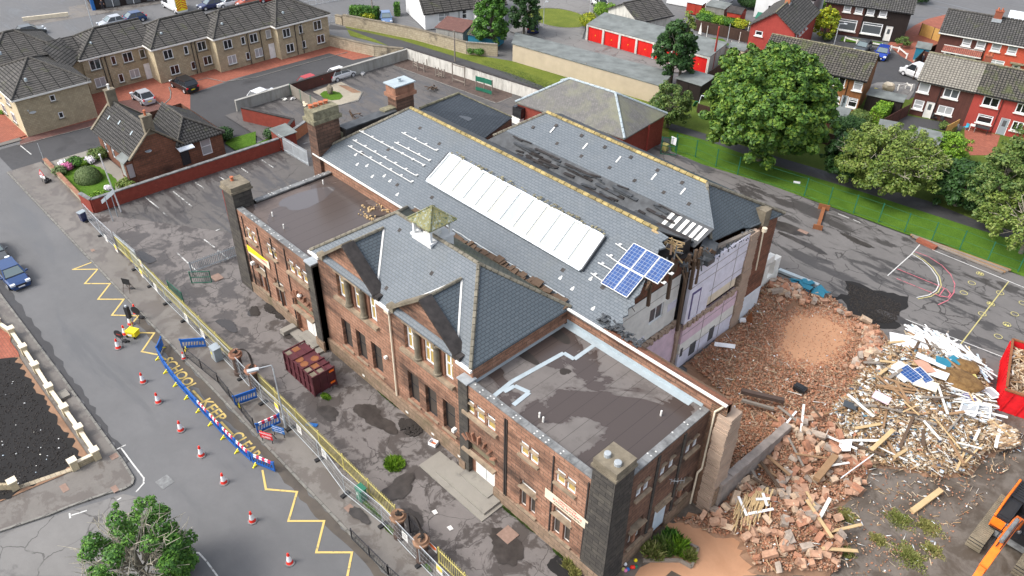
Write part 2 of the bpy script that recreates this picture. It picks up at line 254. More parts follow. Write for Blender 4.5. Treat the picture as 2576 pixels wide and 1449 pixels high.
# ------------------------------------------------------------------ mesh builder
def V(*a):return Vector(a)
def frame(dr,up=(0,0,1)):
 z=Vector(dr).normalized();u=Vector(up)
 if abs(z.dot(u))>.99:u=Vector((1,0,0))
 x=u.cross(z).normalized();y=z.cross(x)
 return x,y,z
class MB:
 def __init__(s):s.v=[];s.f=[];s.mi=[];s.gs=[]
 def face(s,pts,m=0):
  i=len(s.v);s.v+=[tuple(p)for p in pts];s.f.append(list(range(i,i+len(pts))));s.mi.append(m);return s
 def idx(s,vs,fs,m=0):
  i=len(s.v);s.gs.append((i,len(s.f)));s.v+=[tuple(p)for p in vs]
  for f in fs:s.f.append([i+k for k in f]);s.mi.append(m)
  return s
 def box(s,a,b,m=0):
  (x0,y0,z0),(x1,y1,z1)=a,b
  return s.idx([(x0,y0,z0),(x1,y0,z0),(x1,y1,z0),(x0,y1,z0),(x0,y0,z1),(x1,y0,z1),(x1,y1,z1),(x0,y1,z1)],[(3,2,1,0),(4,5,6,7),(0,1,5,4),(1,2,6,5),(2,3,7,6),(3,0,4,7)],m)
 def obox(s,c,sz,ax=None,m=0,rz=0):
  """box centred at c, sizes sz, along axes ax"""
  if ax is None:ax=(V(math.cos(rz),math.sin(rz),0),V(-math.sin(rz),math.cos(rz),0),V(0,0,1))
  c=Vector(c);X,Y,Z=[Vector(a)*(k/2)for a,k in zip(ax,sz)]
  vs=[c+i*X+j*Y+k*Z for k in(-1,1)for i,j in((-1,-1),(1,-1),(1,1),(-1,1))]
  return s.idx(vs,[(3,2,1,0),(4,5,6,7),(0,1,5,4),(1,2,6,5),(2,3,7,6),(3,0,4,7)],m)
 def bar(s,a,b,w,h=None,m=0,up=(0,0,1)):
  a=Vector(a);b=Vector(b);x,y,z=frame(b-a,up);return s.obox((a+b)/2,(w,h or w,(b-a).length),(x,y,z),m)
 def tube(s,a,b,r,r2=None,n=8,m=0,cap=True):
  a=Vector(a);b=Vector(b);r2=r if r2 is None else r2;x,y,z=frame(b-a)
  vs=[p+(x*math.cos(2*math.pi*i/n)+y*math.sin(2*math.pi*i/n))*q for p,q in((a,r),(b,r2))for i in range(n)]
  fs=[(i,(i+1)%n,n+(i+1)%n,n+i)for i in range(n)]
  if cap:fs+=[tuple(range(n-1,-1,-1)),tuple(range(n,2*n))]
  return s.idx(vs,fs,m)
 def path(s,pts,r,n=6,m=0):
  for a,b in zip(pts,pts[1:]):s.tube(a,b,r,r,n,m)
  return s
 def lathe(s,c,prof,n=12,m=0):
  c=Vector(c);vs=[];fs=[]
  for(r,z)in prof:vs+=[c+V(r*math.cos(2*math.pi*i/n),r*math.sin(2*math.pi*i/n),z)for i in range(n)]
  for k in range(len(prof)-1):fs+=[(k*n+i,k*n+(i+1)%n,(k+1)*n+(i+1)%n,(k+1)*n+i)for i in range(n)]
  fs.append(tuple(range((len(prof)-1)*n,len(prof)*n)));fs.append(tuple(range(n-1,-1,-1)))
  return s.idx(vs,fs,m)
 def prism(s,poly,z0,z1,m=0):
  n=len(poly);vs=[(p[0],p[1],z0)for p in poly]+[(p[0],p[1],z1)for p in poly]
  return s.idx(vs,[tuple(range(n-1,-1,-1)),tuple(range(n,2*n))]+[(i,(i+1)%n,n+(i+1)%n,n+i)for i in range(n)],m)
 def slab(s,pts,t=.14,m=0,dn=(0,0,-1)):
  """closed sheet of thickness t under the polygon pts"""
  n=len(pts);D=Vector(dn)*t;vs=[Vector(p)for p in pts]+[Vector(p)+D for p in pts]
  return s.idx(vs,[tuple(range(n)),tuple(range(2*n-1,n-1,-1))]+[(i,n+i,n+(i+1)%n,(i+1)%n)for i in range(n)],m)
 def wall(s,o,u,L,H,op=(),dep=.2,m=0,th=None,top=None):
  """wall face from o along u, outward normal = u x z, with real openings (x0,z0,x1,z1) and reveals of depth dep"""
  o=Vector(o);u=Vector(u).normalized();n=u.cross(V(0,0,1))
  P=lambda x,z,q=0:o+u*x+V(0,0,z)-n*q
  xs=sorted({0,L,*[a for q in op for a in(q[0],q[2])]});zs=sorted({0,H,*[a for q in op for a in(q[1],q[3])]})
  for i in range(len(xs)-1):
   for j in range(len(zs)-1):
    cx,cz=(xs[i]+xs[i+1])/2,(zs[j]+zs[j+1])/2
    if any(q[0]<cx<q[2]and q[1]<cz<q[3]for q in op):continue
    s.face([P(xs[i],zs[j]),P(xs[i+1],zs[j]),P(xs[i+1],zs[j+1]),P(xs[i],zs[j+1])],m)
  for(a,b,c,e)in[q[:4]for q in op]:
   s.face([P(a,b),P(a,e),P(a,e,dep),P(a,b,dep)],m);s.face([P(c,b),P(c,b,dep),P(c,e,dep),P(c,e)],m)
   s.face([P(a,e),P(c,e),P(c,e,dep),P(a,e,dep)],m);s.face([P(a,b),P(a,b,dep),P(c,b,dep),P(c,b)],m)
  if top:s.face([P(a,b)for a,b in top],m)
  return s
 def mesh(s,off=(0,0,0),uv=True):
  me=bpy.data.meshes.new('m');off=Vector(off)
  me.from_pydata([tuple(Vector(p)-off)for p in s.v],[],s.f)
  me.polygons.foreach_set('material_index',s.mi)
  if uv:
   ul=me.uv_layers.new(name='UVMap');dat=np.zeros(len(me.loops)*2,np.float32);k=0
   for f in s.f:
    p=[Vector(s.v[i])for i in f];n=V(0,0,0)
    for i in range(len(p)):n+=p[i].cross(p[(i+1)%len(p)])
    n=(n-V(0,0,0))
    if len(p)>2:n=sum(((p[i]-p[0]).cross(p[i+1]-p[0])for i in range(1,len(p)-1)),V(0,0,0))
    if n.length<1e-12:n=V(0,0,1)
    n.normalize()
    if abs(n.z)>.995:h=V(1,0,0);t=V(0,1,0)
    else:
     h=V(0,0,1).cross(n).normalized();t=n.cross(h)
     if t.z<0:t=-t
     if h.x+h.y*.99<0:h=-h
    for q in p:dat[k]=q.dot(h);dat[k+1]=q.dot(t);k+=2
   ul.data.foreach_set('uv',dat)
  me.update();return me
 def build(s,name,mats,parent=None,local=False,smooth=False,**kw):
  if isinstance(mats,str):mats=[mats]
  off=V(0,0,0)if(local or parent is None)else wloc(parent)
  if parent is None and not local and kw.get('base')is not None:off=Vector(kw['base'])
  me=s.mesh(off);me.name=name
  for q in mats:me.materials.append(MATS[q])
  if smooth:me.polygons.foreach_set('use_smooth',[True]*len(me.polygons))
  o=bpy.data.objects.new(name,me);COL.objects.link(o)
  if parent is not None:o.parent=parent
  elif not local:o.location=off
  return o
LOC=[0]
def wloc(o):
 p=V(0,0,0)
 if LOC[0]:return p
 while o is not None:p=p+o.location;o=o.parent
 return p
def tag(o,label=None,cat=None,group=None,kind=None):
 if label:o['label']=label
 if cat:o['category']=cat
 if group:o['group']=group
 if kind:o['kind']=kind
 return o
def thing(name,label,cat,loc=(0,0,0),rz=0,group=None):
 o=bpy.data.objects.new(name,None);COL.objects.link(o);o.location=loc;o.rotation_euler=(0,0,rz);o.empty_display_size=.3
 return tag(o,label,cat,group)
def copy_tree(o,loc=None,rz=None,label=None,group=None,parent=None):
 c=o.copy();COL.objects.link(c);c.parent=parent
 for ch in[q for q in ALLCH.get(o,[])]or[q for q in o.children]:copy_tree(ch,parent=c)
 if loc is not None:c.location=loc
 if rz is not None:c.rotation_euler=(0,0,rz)
 if label:c['label']=label
 if group:c['group']=group
 return c
ALLCH={}
def struct(name,pts,mat,z=0,label=None):
 """a ground sheet, corners given in metres"""
 m=MB();m.face([(p[0],p[1],z)for p in pts]);o=m.build(name,mat);o['kind']='structure';return o
def dd(*pts):return[d(x,y)for x,y in pts]
def ragged(pts,amp=.35,step=.8,seed=1):
 rn=random.Random(seed);out=[]
 for a,b in zip(pts,list(pts[1:])+[pts[0]]):
  a=Vector((a[0],a[1]));b=Vector((b[0],b[1]));L=(b-a).length;n=max(1,int(L/step));nn=Vector((-(b-a).y,(b-a).x))/max(L,1e-6)
  for i in range(n):q=a.lerp(b,i/n)+nn*rn.uniform(-amp,amp);out.append((q.x,q.y))
 return out
def blob(c,rx,ry,seed=0,n=22,j=.25,rot=0):
 rn=random.Random(seed);ph=rn.random()*6
 o=[]
 for i in range(n):
  a=2*math.pi*i/n;k=1+j*(.5*math.sin(2*a+ph)+.4*math.sin(3*a+ph*2)+rn.uniform(-.35,.35));x,y=rx*k*math.cos(a),ry*k*math.sin(a)
  o.append((c[0]+x*math.cos(rot)-y*math.sin(rot),c[1]+x*math.sin(rot)+y*math.cos(rot)))
 return o
# ------------------------------------------------------------------ ground and roads
asphalt('dirt_gutter',(.10,.085,.07),(.065,.055,.045),(.45,.6),False,.5,.3)
struct('ground',[(-500,-300),(400,-300),(400,700),(-500,700)],'asphalt_street',0)
PZ=.11
KY=14.45
def raised(name,pts,mat,z=PZ,kerb=None):
 m=MB();m.prism([(p[0],p[1])for p in pts],-.05,z);o=m.build(name,mat);o['kind']='structure';return o
def kerb(name,pts,w=.16,z=PZ+.01):
 m=MB()
 for a,b in zip(pts,pts[1:]):
  a=V(a[0],a[1],0);b=V(b[0],b[1],0);L=(b-a).length;n=max(1,int(L/.9))
  if L<.3:n=1
  for i in range(n):
   p,q=a.lerp(b,i/n),a.lerp(b,(i+1)/n);e=(q-p).normalized()*.012
   m.bar(p+e+V(0,0,z/2-.02),q-e+V(0,0,z/2-.02),w,z+.04)
 o=m.build(name,'kerb_stone');o['kind']='structure';return o
raised('pavement',[(-92,KY+.1),(40,KY+.1),(40,16.9),(-77.2,16.9),(-77.2,17.9),(-92,17.9)],'pavement')
kerb('kerb',[(-92,KY),(40,KY)])
raised('pavement',[(-200,15.0),(-99,15.0),(-99,18.2),(-200,18.2)],'pavement');kerb('kerb',[(-200,14.9),(-99,14.9)])
A=[g(3,1,*p)for p in((880,520),(930,590),(1010,720),(995,765),(930,800),(820,825),(520,930),(390,985),(0,1115))]
raised('pavement',[(-160,6.75),(-55,6.8)]+[(p.x,p.y-.05)for p in A[:5]]+[(p.x,p.y)for p in A[5:]]+[(-46,-6),(-160,-6)],'pavement')
kerb('kerb',[(-160,6.8),(-55,6.8)]+[(p.x,p.y)for p in A])
struct('side_road',[(g(3,1,*p).x,g(3,1,*p).y)for p in((0,1130),(390,1000),(930,830),(1030,850),(1130,1050),(1300,1449),(0,1449))],'asphalt_pale',.004)
struct('school_yard',[(-77.1,16.8),(-5,16.8),(-5,30),(-57,30),(-57,31),(-77.1,18)],'asphalt_yard',.13)
struct('school_yard',[(-77,18),(-57,31),(-55,24),(-55,70),(-89.4,69.5),(-89.4,38.5),(-77,38.5)],'asphalt_bays',.134)
struct('playground',[(-57.5,50),(-57.5,71),(-47,71.5),(-34,73),(-28,73.2),(-19.5,73.9),(-9,75),(40,79.5),(40,16.8),(-14,16.8),(-14,50)],'asphalt_play',.138)
struct('road_gutter',ragged([(-58,13.75),(-50,13.6),(-36,13.7),(-20,13.85),(5,13.9),(5,14.36),(-58,14.36)],.14,.6,31),'dirt_gutter',.008);struct('road_gutter',ragged([(-110,6.93),(-43.5,6.85),(-43.5,7.1),(-60,7.5),(-75,7.6),(-110,7.3)],.14,.6,32),'asphalt_dark',.008)
struct('mud',ragged([(-16,16.9),(-15.4,33)]+[g(3,4,*p).to_tuple()[:2]for p in((300,600),(900,500),(1400,600),(1700,350),(1932,230))]+[(14,60),(30,50),(30,16.9)],.5,1),'mud',.146)
struct('dirt',ragged([g(3,3,*p).to_tuple()[:2]for p in((900,1449),(1100,1300),(1130,1060),(1490,985),(1700,800),(1932,700))]+[g(3,4,*p).to_tuple()[:2]for p in((500,760),(520,950),(560,1200),(500,1449))],.4,.6,3),'dirt_orange',.15)
struct('dirt',ragged([g(2,3,*p).to_tuple()[:2]for p in((1290,1290),(1690,1030),(1850,900))]+[g(2,4,*p).to_tuple()[:2]for p in((0,700),(200,760),(450,830),(700,950),(830,1060),(1000,1250),(1400,1449))]+[g(3,4,*p).to_tuple()[:2]for p in((1500,400),(900,600),(0,400))]+[(-18,33)],.4,.7,4),'dirt_brown',.154)
struct('dirt',ragged([g(2,4,*p).to_tuple()[:2]for p in((200,900),(450,880),(640,990),(700,1130),(560,1300),(350,1420),(100,1330),(20,1100))],.4,.7,5),'dirt_orange',.16)
struct('ash_heap',ragged([g(2,4,*p).to_tuple()[:2]for p in((580,690),(690,700),(850,760),(1040,800),(1060,850),(980,930),(1000,1020),(900,1050),(760,1000),(640,930),(560,830),(480,830),(470,800),(600,790))],.3,.5,6),'ash',.165)
pl_edge=[g(1,3,1200,1150),g(1,3,1440,1250),g(1,3,1932,1400),g(2,4,430,105),g(2,4,700,200),g(2,4,1050,330),g(2,4,1300,395),g(2,4,1932,650),V(40,79.5,0)]
pa_lo=[g(1,3,1180,985),g(1,3,1500,1080),g(1,4,60,1260),g(2,4,700,5),g(2,4,1100,135),g(2,4,1500,265),g(2,4,1932,400),V(40,95,0)]
pa_hi=[g(1,3,1200,940),g(1,3,1500,1030),g(1,4,60,1190),g(2,4,850,-25),g(2,4,1200,75),g(2,4,1600,235),g(2,4,1932,325),V(40,97.5,0)]
struct('grass',[p.to_tuple()[:2]for p in pl_edge]+[p.to_tuple()[:2]for p in reversed(pa_lo)],'grass_lush',.142)
struct('path',[p.to_tuple()[:2]for p in pa_lo]+[p.to_tuple()[:2]for p in reversed(pa_hi)],'asphalt_dark',.146)
struct('grass',[p.to_tuple()[:2]for p in pa_hi]+[(60,150),(-20,150),(-45,100),(-57,81)],'grass_dull',.138)
struct('grass',[(-103,66.5),(-89.5,69.6),(-70.6,71.5),(-45,74.5),(-49,80),(-57.5,80.8),(-79,77.6),(-85.4,74.8),(-95.3,72.8),(-107.5,68.6)],'grass',.03)
struct('path',[g(1,2,560,185).to_tuple()[:2],g(1,2,650,205).to_tuple()[:2],g(1,2,1100,305).to_tuple()[:2],g(1,2,1932,560).to_tuple()[:2],g(1,3,230,650).to_tuple()[:2],(-46,73),(-70,70.4),(-89,67.8),g(1,2,900,300).to_tuple()[:2],g(1,2,700,225).to_tuple()[:2],g(1,2,540,220).to_tuple()[:2]],'asphalt_dark',.036)
struct('car_park',[(-98.3,15),(-98,28),(-98,33),(-101,66),(-93.5,64),(-93,56),(-89.7,56),(-89.7,39),(-80,39),(-91.5,24),(-91.5,15)],'asphalt_dark',.006)
struct('block_paving',[(-98.4,18),(-98.4,27.5),(-97.2,28.6),(-97.2,33),(-93.5,33.5),(-93.5,36),(-98.6,38.5),(-99.5,45),(-99,60),(-94.5,61),(-93.6,64.5),(-101,66),(-109,60),(-109,18)],'paving_red',.012)
struct('block_paving',[g(1,1,*p).to_tuple()[:2]for p in((870,770),(1000,750),(1150,745),(1235,800),(1160,850),(1050,845))],'paving_dark',.018)
struct('block_paving',[g(1,1,*p).to_tuple()[:2]for p in((150,1060),(210,1035),(740,895),(760,935),(150,1100))],'paving_dark',.018)
struct('ground',[(-150,15),(-99.8,15.05),(-99.8,19),(-150,19)],'paving_red',.115)
kerb('kerb',[g(1,1,*p)for p in((130,1100),(740,945))],.12,.06)
kerb('kerb',[g(1,1,*p)for p in((1150,745),(1228,800),(1285,745),(1290,700),(1275,660),(1380,640),(1560,590),(1700,620),(1932,585))]+[g(1,2,*p)for p in((300,500),(690,395))],.12,.06)
struct('main_road',[g(1,1,*p).to_tuple()[:2]for p in((-600,420),(0,210),(200,190),(700,110),(1400,10))]+[g(1,2,*p).to_tuple()[:2]for p in((300,-130),(900,-250),(1600,60),(700,100),(560,180))]+[g(1,1,*p).to_tuple()[:2]for p in((1932,300),(0,500),(-600,700))],'asphalt_street',.006)
struct('pavement',[g(1,1,*p).to_tuple()[:2]for p in((190,165),(260,190),(740,110),(1190,30),(1500,-30),(1500,-90),(520,50),(520,130))],'pavement',.02)
struct('garden_bed',[(-95,5.3),(-45.2,5.2),(-45.2,4),(-46.3,-4),(-95,-8)],'dirt_brown',.16)
struct('garden_bed',ragged([(-60.6,5.0),(-45.6,4.9),(-45.6,2),(-46.2,-2.8),(-51,-5),(-59,-4),(-61.5,1)],.22,.35,9),'ash',.166)
struct('garden_bed',ragged([(-74,5),(-61,5),(-61.5,1),(-74,-2)],.2,.8,9),'bark',.166)
struct('garden_bed',ragged([g(2,1,*p).to_tuple()[:2]for p in((0,960),(60,1060),(150,1260),(0,1270),(-300,1200),(-300,960))],.1,.8,9),'paving_red',.17)
struct('gravel',[g(1,3,*p).to_tuple()[:2]for p in((1640,500),(1750,470),(1850,560),(1560,640),(1490,620))],'gravel',.15)
struct('cul_de_sac',[g(1,3,*p).to_tuple()[:2]for p in((530,300),(560,200),(620,90),(590,-40),(200,-60),(-20,240),(1090,650),(1160,550),(1400,560))],'asphalt_pale',.142)
struct('grass',blob(g(1,3,345,140),5.3,4.2,3,26,.05),'grass',.146)
kerb('kerb',[V(*p,0)for p in blob(g(1,3,345,140),5.4,4.3,3,26,.05)],.12,.2)
struct('estate_road',[g(1,4,*p).to_tuple()[:2]for p in((450,330),(560,320),(900,380),(1000,430),(1160,520),(1300,640),(1060,760),(740,700),(790,560),(700,480))],'asphalt_dark',.144)
struct('estate_road',[g(1,4,*p).to_tuple()[:2]for p in((740,660),(820,630),(960,625),(1110,640),(1100,700),(1060,760),(740,740))],'asphalt_pale',.15)
struct('block_paving',[g(1,4,*p).to_tuple()[:2]for p in((900,340),(1100,200),(1200,150),(1400,100),(1500,300),(1200,520),(1160,520),(1000,430))],'paving_red',.145)
struct('grass',[g(1,4,*p).to_tuple()[:2]for p in((560,285),(870,330),(860,350),(540,315))],'grass_lush',.149)
struct('grass',[g(1,4,*p).to_tuple()[:2]for p in((1070,950),(1150,965),(1120,1080),(1030,1030))],'grass_lush',.149)
struct('grass',[g(1,4,*p).to_tuple()[:2]for p in((1110,390),(1250,420),(1180,480),(1090,470))],'gravel',.149)
struct('patio',[g(1,4,*p).to_tuple()[:2]for p in((1050,880),(1480,960),(1440,1010),(1150,970),(1000,1000),(900,900))],'asphalt_dark',.152)
struct('patio',[g(1,4,*p).to_tuple()[:2]for p in((1480,965),(1750,1030),(1700,1180),(1480,1180))],'paving_red',.152)
struct('grass',[g(1,3,*p).to_tuple()[:2]for p in((1470,290),(1590,300),(1650,350),(1620,400),(1580,410))],'grass_lush',.15)
struct('grass',ragged([g(1,1,*p).to_tuple()[:2]for p in((470,1330),(600,1250),(720,1250),(860,1340),(885,1400),(880,1449))]+[g(2,1,*p).to_tuple()[:2]for p in((760,60),(690,80),(620,60))],.15,.5),'grass_lush',.15)
struct('garden_bed',[(-91.2,18.3),(-91.2,23.5),(-80,23.6),(-77.5,23),(-77.5,18.3)],'concrete',.14)
struct('grass',[g(1,1,*p).to_tuple()[:2]for p in((1700,1090),(1780,1145),(1932,1095),(1932,1000),(1720,1060))],'grass_lush',.15)
struct('grass',[(-79.5,34),(-77.4,34),(-77.2,41),(-80.5,41)],'grass_lush',.15)
# ------------------------------------------------------------------ the school
Z3=V(0,0,1)
def win(par,o,u,w,h,inset=.22,fm='white_upvc',gm='glass_dark',nv=1,nh=0,t=.09,sill=None,pane=True,hs=None,proud=.0,name='window'):
 """window filling an opening whose lower left corner is o; its frame is one part, its glass a sub-part"""
 o=Vector(o);u=Vector(u).normalized();n=u.cross(Z3);c=o-n*inset+n*proud
 ax=(u,n,Z3);m=MB();d2=.09
 def b(x0,z0,x1,z1,dd_=d2,q=0):m.obox(c+u*(x0+x1)/2+Z3*(z0+z1)/2+n*q,(x1-x0,dd_,z1-z0),ax)
 b(0,0,w,t);b(0,h-t,w,h);b(0,t,t,h-t);b(w-t,t,w,h-t)
 for i in range(nv):x=w*(i+1)/(nv+1);b(x-t*.4,t,x+t*.4,h-t,.07)
 hz=hs if hs is not None else[h*(j+1)/(nh+1)for j in range(nh)]
 for z in hz:b(t,z-t*.35,w-t,z+t*.35,.07)
 f=m.build(name,fm,par)
 if pane:
  p=MB();p.obox(c+u*w/2+Z3*h/2-n*.01,(w-2*t+.01,.02,h-2*t+.01),ax);p.build('pane',gm,f)
 if sill:
  s_=MB();s_.obox(o+u*w/2-Z3*.06+n*.06,(w+.22,.24,.11),ax);s_.build('sill',sill,f)
 return f
SPLIT=set('pilaster stone_dressings mullion sill column air_vent vent_pipe wall_lamp slate_gap roof_hook pier pier_capping gutter capped_pot roof_slope gable_roof roof_repair painted_stripe solar_rail mounting_rail wheel post ledge opening loose_board rust_patch pale_panel marker_plate roof_vent roof_stain splintered_lath eaves_board broken_joist entrance_step plinth parapet'.split())
def part(name,mb,mats,par,label=None,kind=None,smooth=False):
 if name in SPLIT and 1<len(mb.gs)<=60 and mb.gs[0]==(0,0):
  E_=mb.gs+[(len(mb.v),len(mb.f))]
  if sum(len(f)for f in mb.f)and all(min(mb.f[k][0]for k in range(E_[i][1],E_[i+1][1]))>=E_[i][0]for i in range(len(mb.gs))if E_[i+1][1]>E_[i][1]):
   for(v0,f0),(v1,f1)in zip(E_,E_[1:]):
    q=MB();q.idx(mb.v[v0:v1],[[k-v0 for k in f]for f in mb.f[f0:f1]]);o=q.build('stone_ledge' if name=='stone_dressings' else name,mats,par,smooth=smooth)
    if label:o['label']=label
   return o
 o=mb.build(name,mats,par,smooth=smooth)
 if label:o['label']=label
 if kind:o['kind']=kind
 return o
U=V(1,0,0);UE=V(0,1,0);UN=V(-1,0,0);UW=V(0,-1,0)
school=thing('school','old red sandstone school with slate roofs, its right end torn open by demolition','school',(-36,23.2,0))
YW,YC=22.95,23.45
# --- wings -------------------------------------------------------------
def wing_front(x0,x1,pairs,trip,lows,door,doorx,mirror):
 op=[]
 for a,b in pairs:op+=[(a-x0,6.1,a+.66-x0,7.25),(b-.66-x0,6.1,b-x0,7.25)]
 for a in trip:op.append((a-x0,6.1,a+.72-x0,7.3))
 for a,b in lows:op.append((a-x0,1.35,b-x0,3.85))
 op.append((door[0]-x0,.25,door[1]-x0,2.55));op.append((door[0]-x0,2.7,door[1]-x0,3.45))
 w=MB();w.wall((x0,YW,0),U,x1-x0,8.35,op,.32)
 part('wall',w,'sandstone',school)
 m=MB();r=MB();dk=MB()
 for a,b in pairs:
  m.box((a-.12,YW-.18,5.93),(b+.12,YW+.1,6.09))
  for q in(a,b-.66):m.box((q-.03,YW-.07,6.86),(q+.69,YW+.28,6.97))
 m.box((trip[0]-.25,YW-.22,5.86),(trip[-1]+.97,YW+.1,6.09))
 for q in trip:m.box((q-.03,YW-.07,6.86),(q+.75,YW+.28,6.97))
 for a,b in lows:
  m.box((a-.08,YW-.15,3.15),(b+.1,YW+.3,3.26));m.box((a-.15,YW-.14,1.2),(b+.15,YW+.1,1.34))
  r.box(((a+b)/2-.13,YW+.02,1.35),((a+b)/2+.13,YW+.3,3.13))
 m.box((door[0]-.15,YW-.3,2.552),(door[1]+.15,YW+.3,2.698))
 part('stone_dressings',m,'lintel_stone',school);part('mullion',r,'dressed_red',school)
 tym=MB();tym.box((door[0],YW+.2,2.7),(door[1],YW+.34,3.45));part('door_panel',tym,'dirt_stain',school)
 for q in((x0+1.0,x1-6.0,x1-4.0,x0+3.4)if not mirror else(x0+4.1,x0+4.25,x1-4.2,x1-1.6)):
  dk.box((q,YW-.07,.9),(q+.09,YW+.02,8.0))
 part('pilaster',dk,'coping_dark',school)
 vo=MB();cx=(door[0]+door[1])/2
 for i in range(7):
  a=math.pi*(.2+.6*i/6);p=V(cx+1.9*math.cos(a),YW-.05,2.75+1.9*math.sin(a));q=V(cx+1.35*math.cos(a),YW-.05,2.95+1.1*math.sin(a));vo.bar(p,q,.34,.12)
 part('door_arch',vo,'dressed_red',school)
 dm=MB();dm.box((doorx[0],YW+.26,.27),(doorx[1],YW+.33,2.5));dr=part('door',dm,'white_paint',school,'white painted entrance door')
 dj=MB();dj.box(((doorx[0]+doorx[1])/2-.015,YW+.245,.3),((doorx[0]+doorx[1])/2+.015,YW+.262,2.45));dj.build('door_joint','grey_metal',dr)
 rv=MB();
 if doorx[0]-door[0]>.05:rv.box((door[0],YW+.24,.25),(doorx[0],YW+.33,2.55))
 if rv.v:part('door_jamb',rv,'dressed_red',school)
 for a,b in pairs:
  for q in(a,b-.66):win(school,(q,YW,6.1),U,.66,.76,.12,gm='glass_yellow',nv=0,nh=0);win(school,(q,YW,6.98),U,.66,.27,.12,gm='glass_dark',nv=0,t=.05)
 for q in trip:win(school,(q,YW,6.1),U,.72,.76,.12,gm='glass_yellow',nv=0);win(school,(q,YW,6.98),U,.72,.32,.12,gm='glass_dark',nv=0,t=.05)
 for a,b in lows:
  c=(a+b)/2
  for q,e in((a,c-.13),(c+.13,b)):win(school,(q,YW,1.35),U,e-q,1.79,.25,fm='white_paint',gm='mesh_board',nv=0,t=.04)
  win(school,(a,YW,3.27),U,b-a,.58,.25,fm='white_paint',gm='mesh_board',nv=0,t=.05)
 pl=MB();pl.box((x0-.1,YW-.16,0),(door[0],YW-.002,1.15));pl.box((door[1],YW-.16,0),(x1+.1,YW-.002,1.15));part('plinth',pl,'plinth_stone',school)
wing_front(-55.3,-43.9,[(-53.95,-52.45),(-50.75,-49.35)],[-47.5,-46.55,-45.6],[(-53.4,-52.0),(-50.6,-49.2)],(-47.7,-44.9),(-46.75,-44.95),False)
wing_front(-27.6,-15.35,[(-22.15,-20.7),(-19.25,-17.8)],[-26.95,-26.0,-25.05],[(-22.1,-20.75),(-19.3,-17.9)],(-27.1,-24.35),(-26.45,-24.4),True)
XE=-15.35;LE=32.0-YW
prs=[(25.3,26.45),(27.5,28.8),(29.95,31.15)]
op=[]
for a,b in prs:op+=[(a-YW,6.0,a+.5-YW,7.15),(b-.5-YW,6.0,b-YW,7.15)]
op+=[(25.25-YW,1.5,26.5-YW,3.6),(27.75-YW,.15,28.95-YW,2.75),(29.95-YW,1.7,31.05-YW,3.5)]
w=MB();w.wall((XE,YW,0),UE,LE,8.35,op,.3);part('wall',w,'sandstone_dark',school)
m=MB();r=MB()
for a,b in prs:
 m.box((XE-.1,a-.15,5.82),(XE+.2,b+.15,5.99))
 for q in(a,b-.5):m.box((XE-.28,q-.04,6.85),(XE+.07,q+.54,6.96));win(school,(XE,q,6.0),UE,.5,.85,.12,gm='glass_blind',nv=0);
for a,b,z0,z1 in((25.25,26.5,1.5,3.6),(29.95,31.05,1.7,3.5)):
 m.box((XE-.1,a-.12,z0-.16),(XE+.16,b+.12,z0-.01));m.box((XE-.28,a-.15,3.0),(XE+.24,b+.15,3.12));r.box((XE-.28,(a+b)/2-.12,z0),(XE-.02,(a+b)/2+.12,3.0))
 for q,e in((a,(a+b)/2-.12),((a+b)/2+.12,b)):win(school,(XE,q,z0),UE,e-q,3-z0,.25,fm='white_paint',gm='mesh_board',nv=0,t=.04)
m.box((XE-.1,27.6,2.9),(XE+.24,29.1,3.04));m.box((XE-.1,27.55,3.045),(XE+.1,29.15,3.3))
part('stone_dressings',m,'lintel_stone',school);part('mullion',r,'dressed_red',school)
dm=MB();dm.box((XE-.3,27.75,.55),(XE-.02,28.95,2.75));part('door_boarding',dm,'door_blue',school,'pale blue board over the side doorway')
pl=MB();pl.box((XE+.002,YW,0),(XE+.14,27.7,1.25));pl.box((XE+.002,29.0,0),(XE+.14,31.9,1.25));part('plinth',pl,'plinth_stone',school)
dk=MB()
for q in(27.05,29.5):dk.box((XE-.01,q-.12,1.3),(XE+.07,q+.12,8.2))
part('pilaster',dk,'sandstone_soot_shade',school)
w=MB();w.wall((-55.3,33,0),UW,33-YW,8.35);w.wall((-43.9,YW,0),UE,.6,8.2);w.wall((-27.6,YC+.05,0),UW,.5,8.2);part('wall',w,'sandstone_soot_shade',school)
def parapet(x0,y0,x1,y1,z0=7.5,z1=8.42,cw=.5,mat='coping_dark'):
 p=MB();L=math.hypot(x1-x0,y1-y0);u=V(x1-x0,y1-y0,0).normalized();n=max(2,int(L/.62));rn=random.Random(int(L*10))
 for i in range(n):
  a=V(x0,y0,0)+u*(L*i/n+.006);b=V(x0,y0,0)+u*(L*(i+1)/n-.006);z=z1+rn.uniform(-.004,.012);p.bar(a+Z3*(z-.06),b+Z3*(z-.06),cw,.12)
 part('coping',p,'slate_deep_shade' if mat=='coping_dark' else mat,school)
 q=MB();s_=u.cross(Z3);c=(V(x0,y0,0)+V(x1,y1,0))/2;q.obox(c+Z3*((z0+z1-.12)/2)+s_*0,(L-.02,cw-.12,z1-.12-z0),(u,-s_,Z3));part('parapet',q,'coping_dark',school)
plain('coping_grey',(.17,.175,.175),.6,.45,2.2);plain('fleck',(.6,.6,.58),.8,.1,2)
parapet(-54.9,YW+.26,-44.4,YW+.26,mat='coping_grey');parapet(-55.05,24.7,-55.05,32.4,mat='coping_grey')
parapet(-27.0,YW+.26,-16.8,YW+.26,mat='coping_grey');parapet(-15.62,24.7,-15.62,31.9,mat='coping_grey')
pf=MB();rn=random.Random(5)
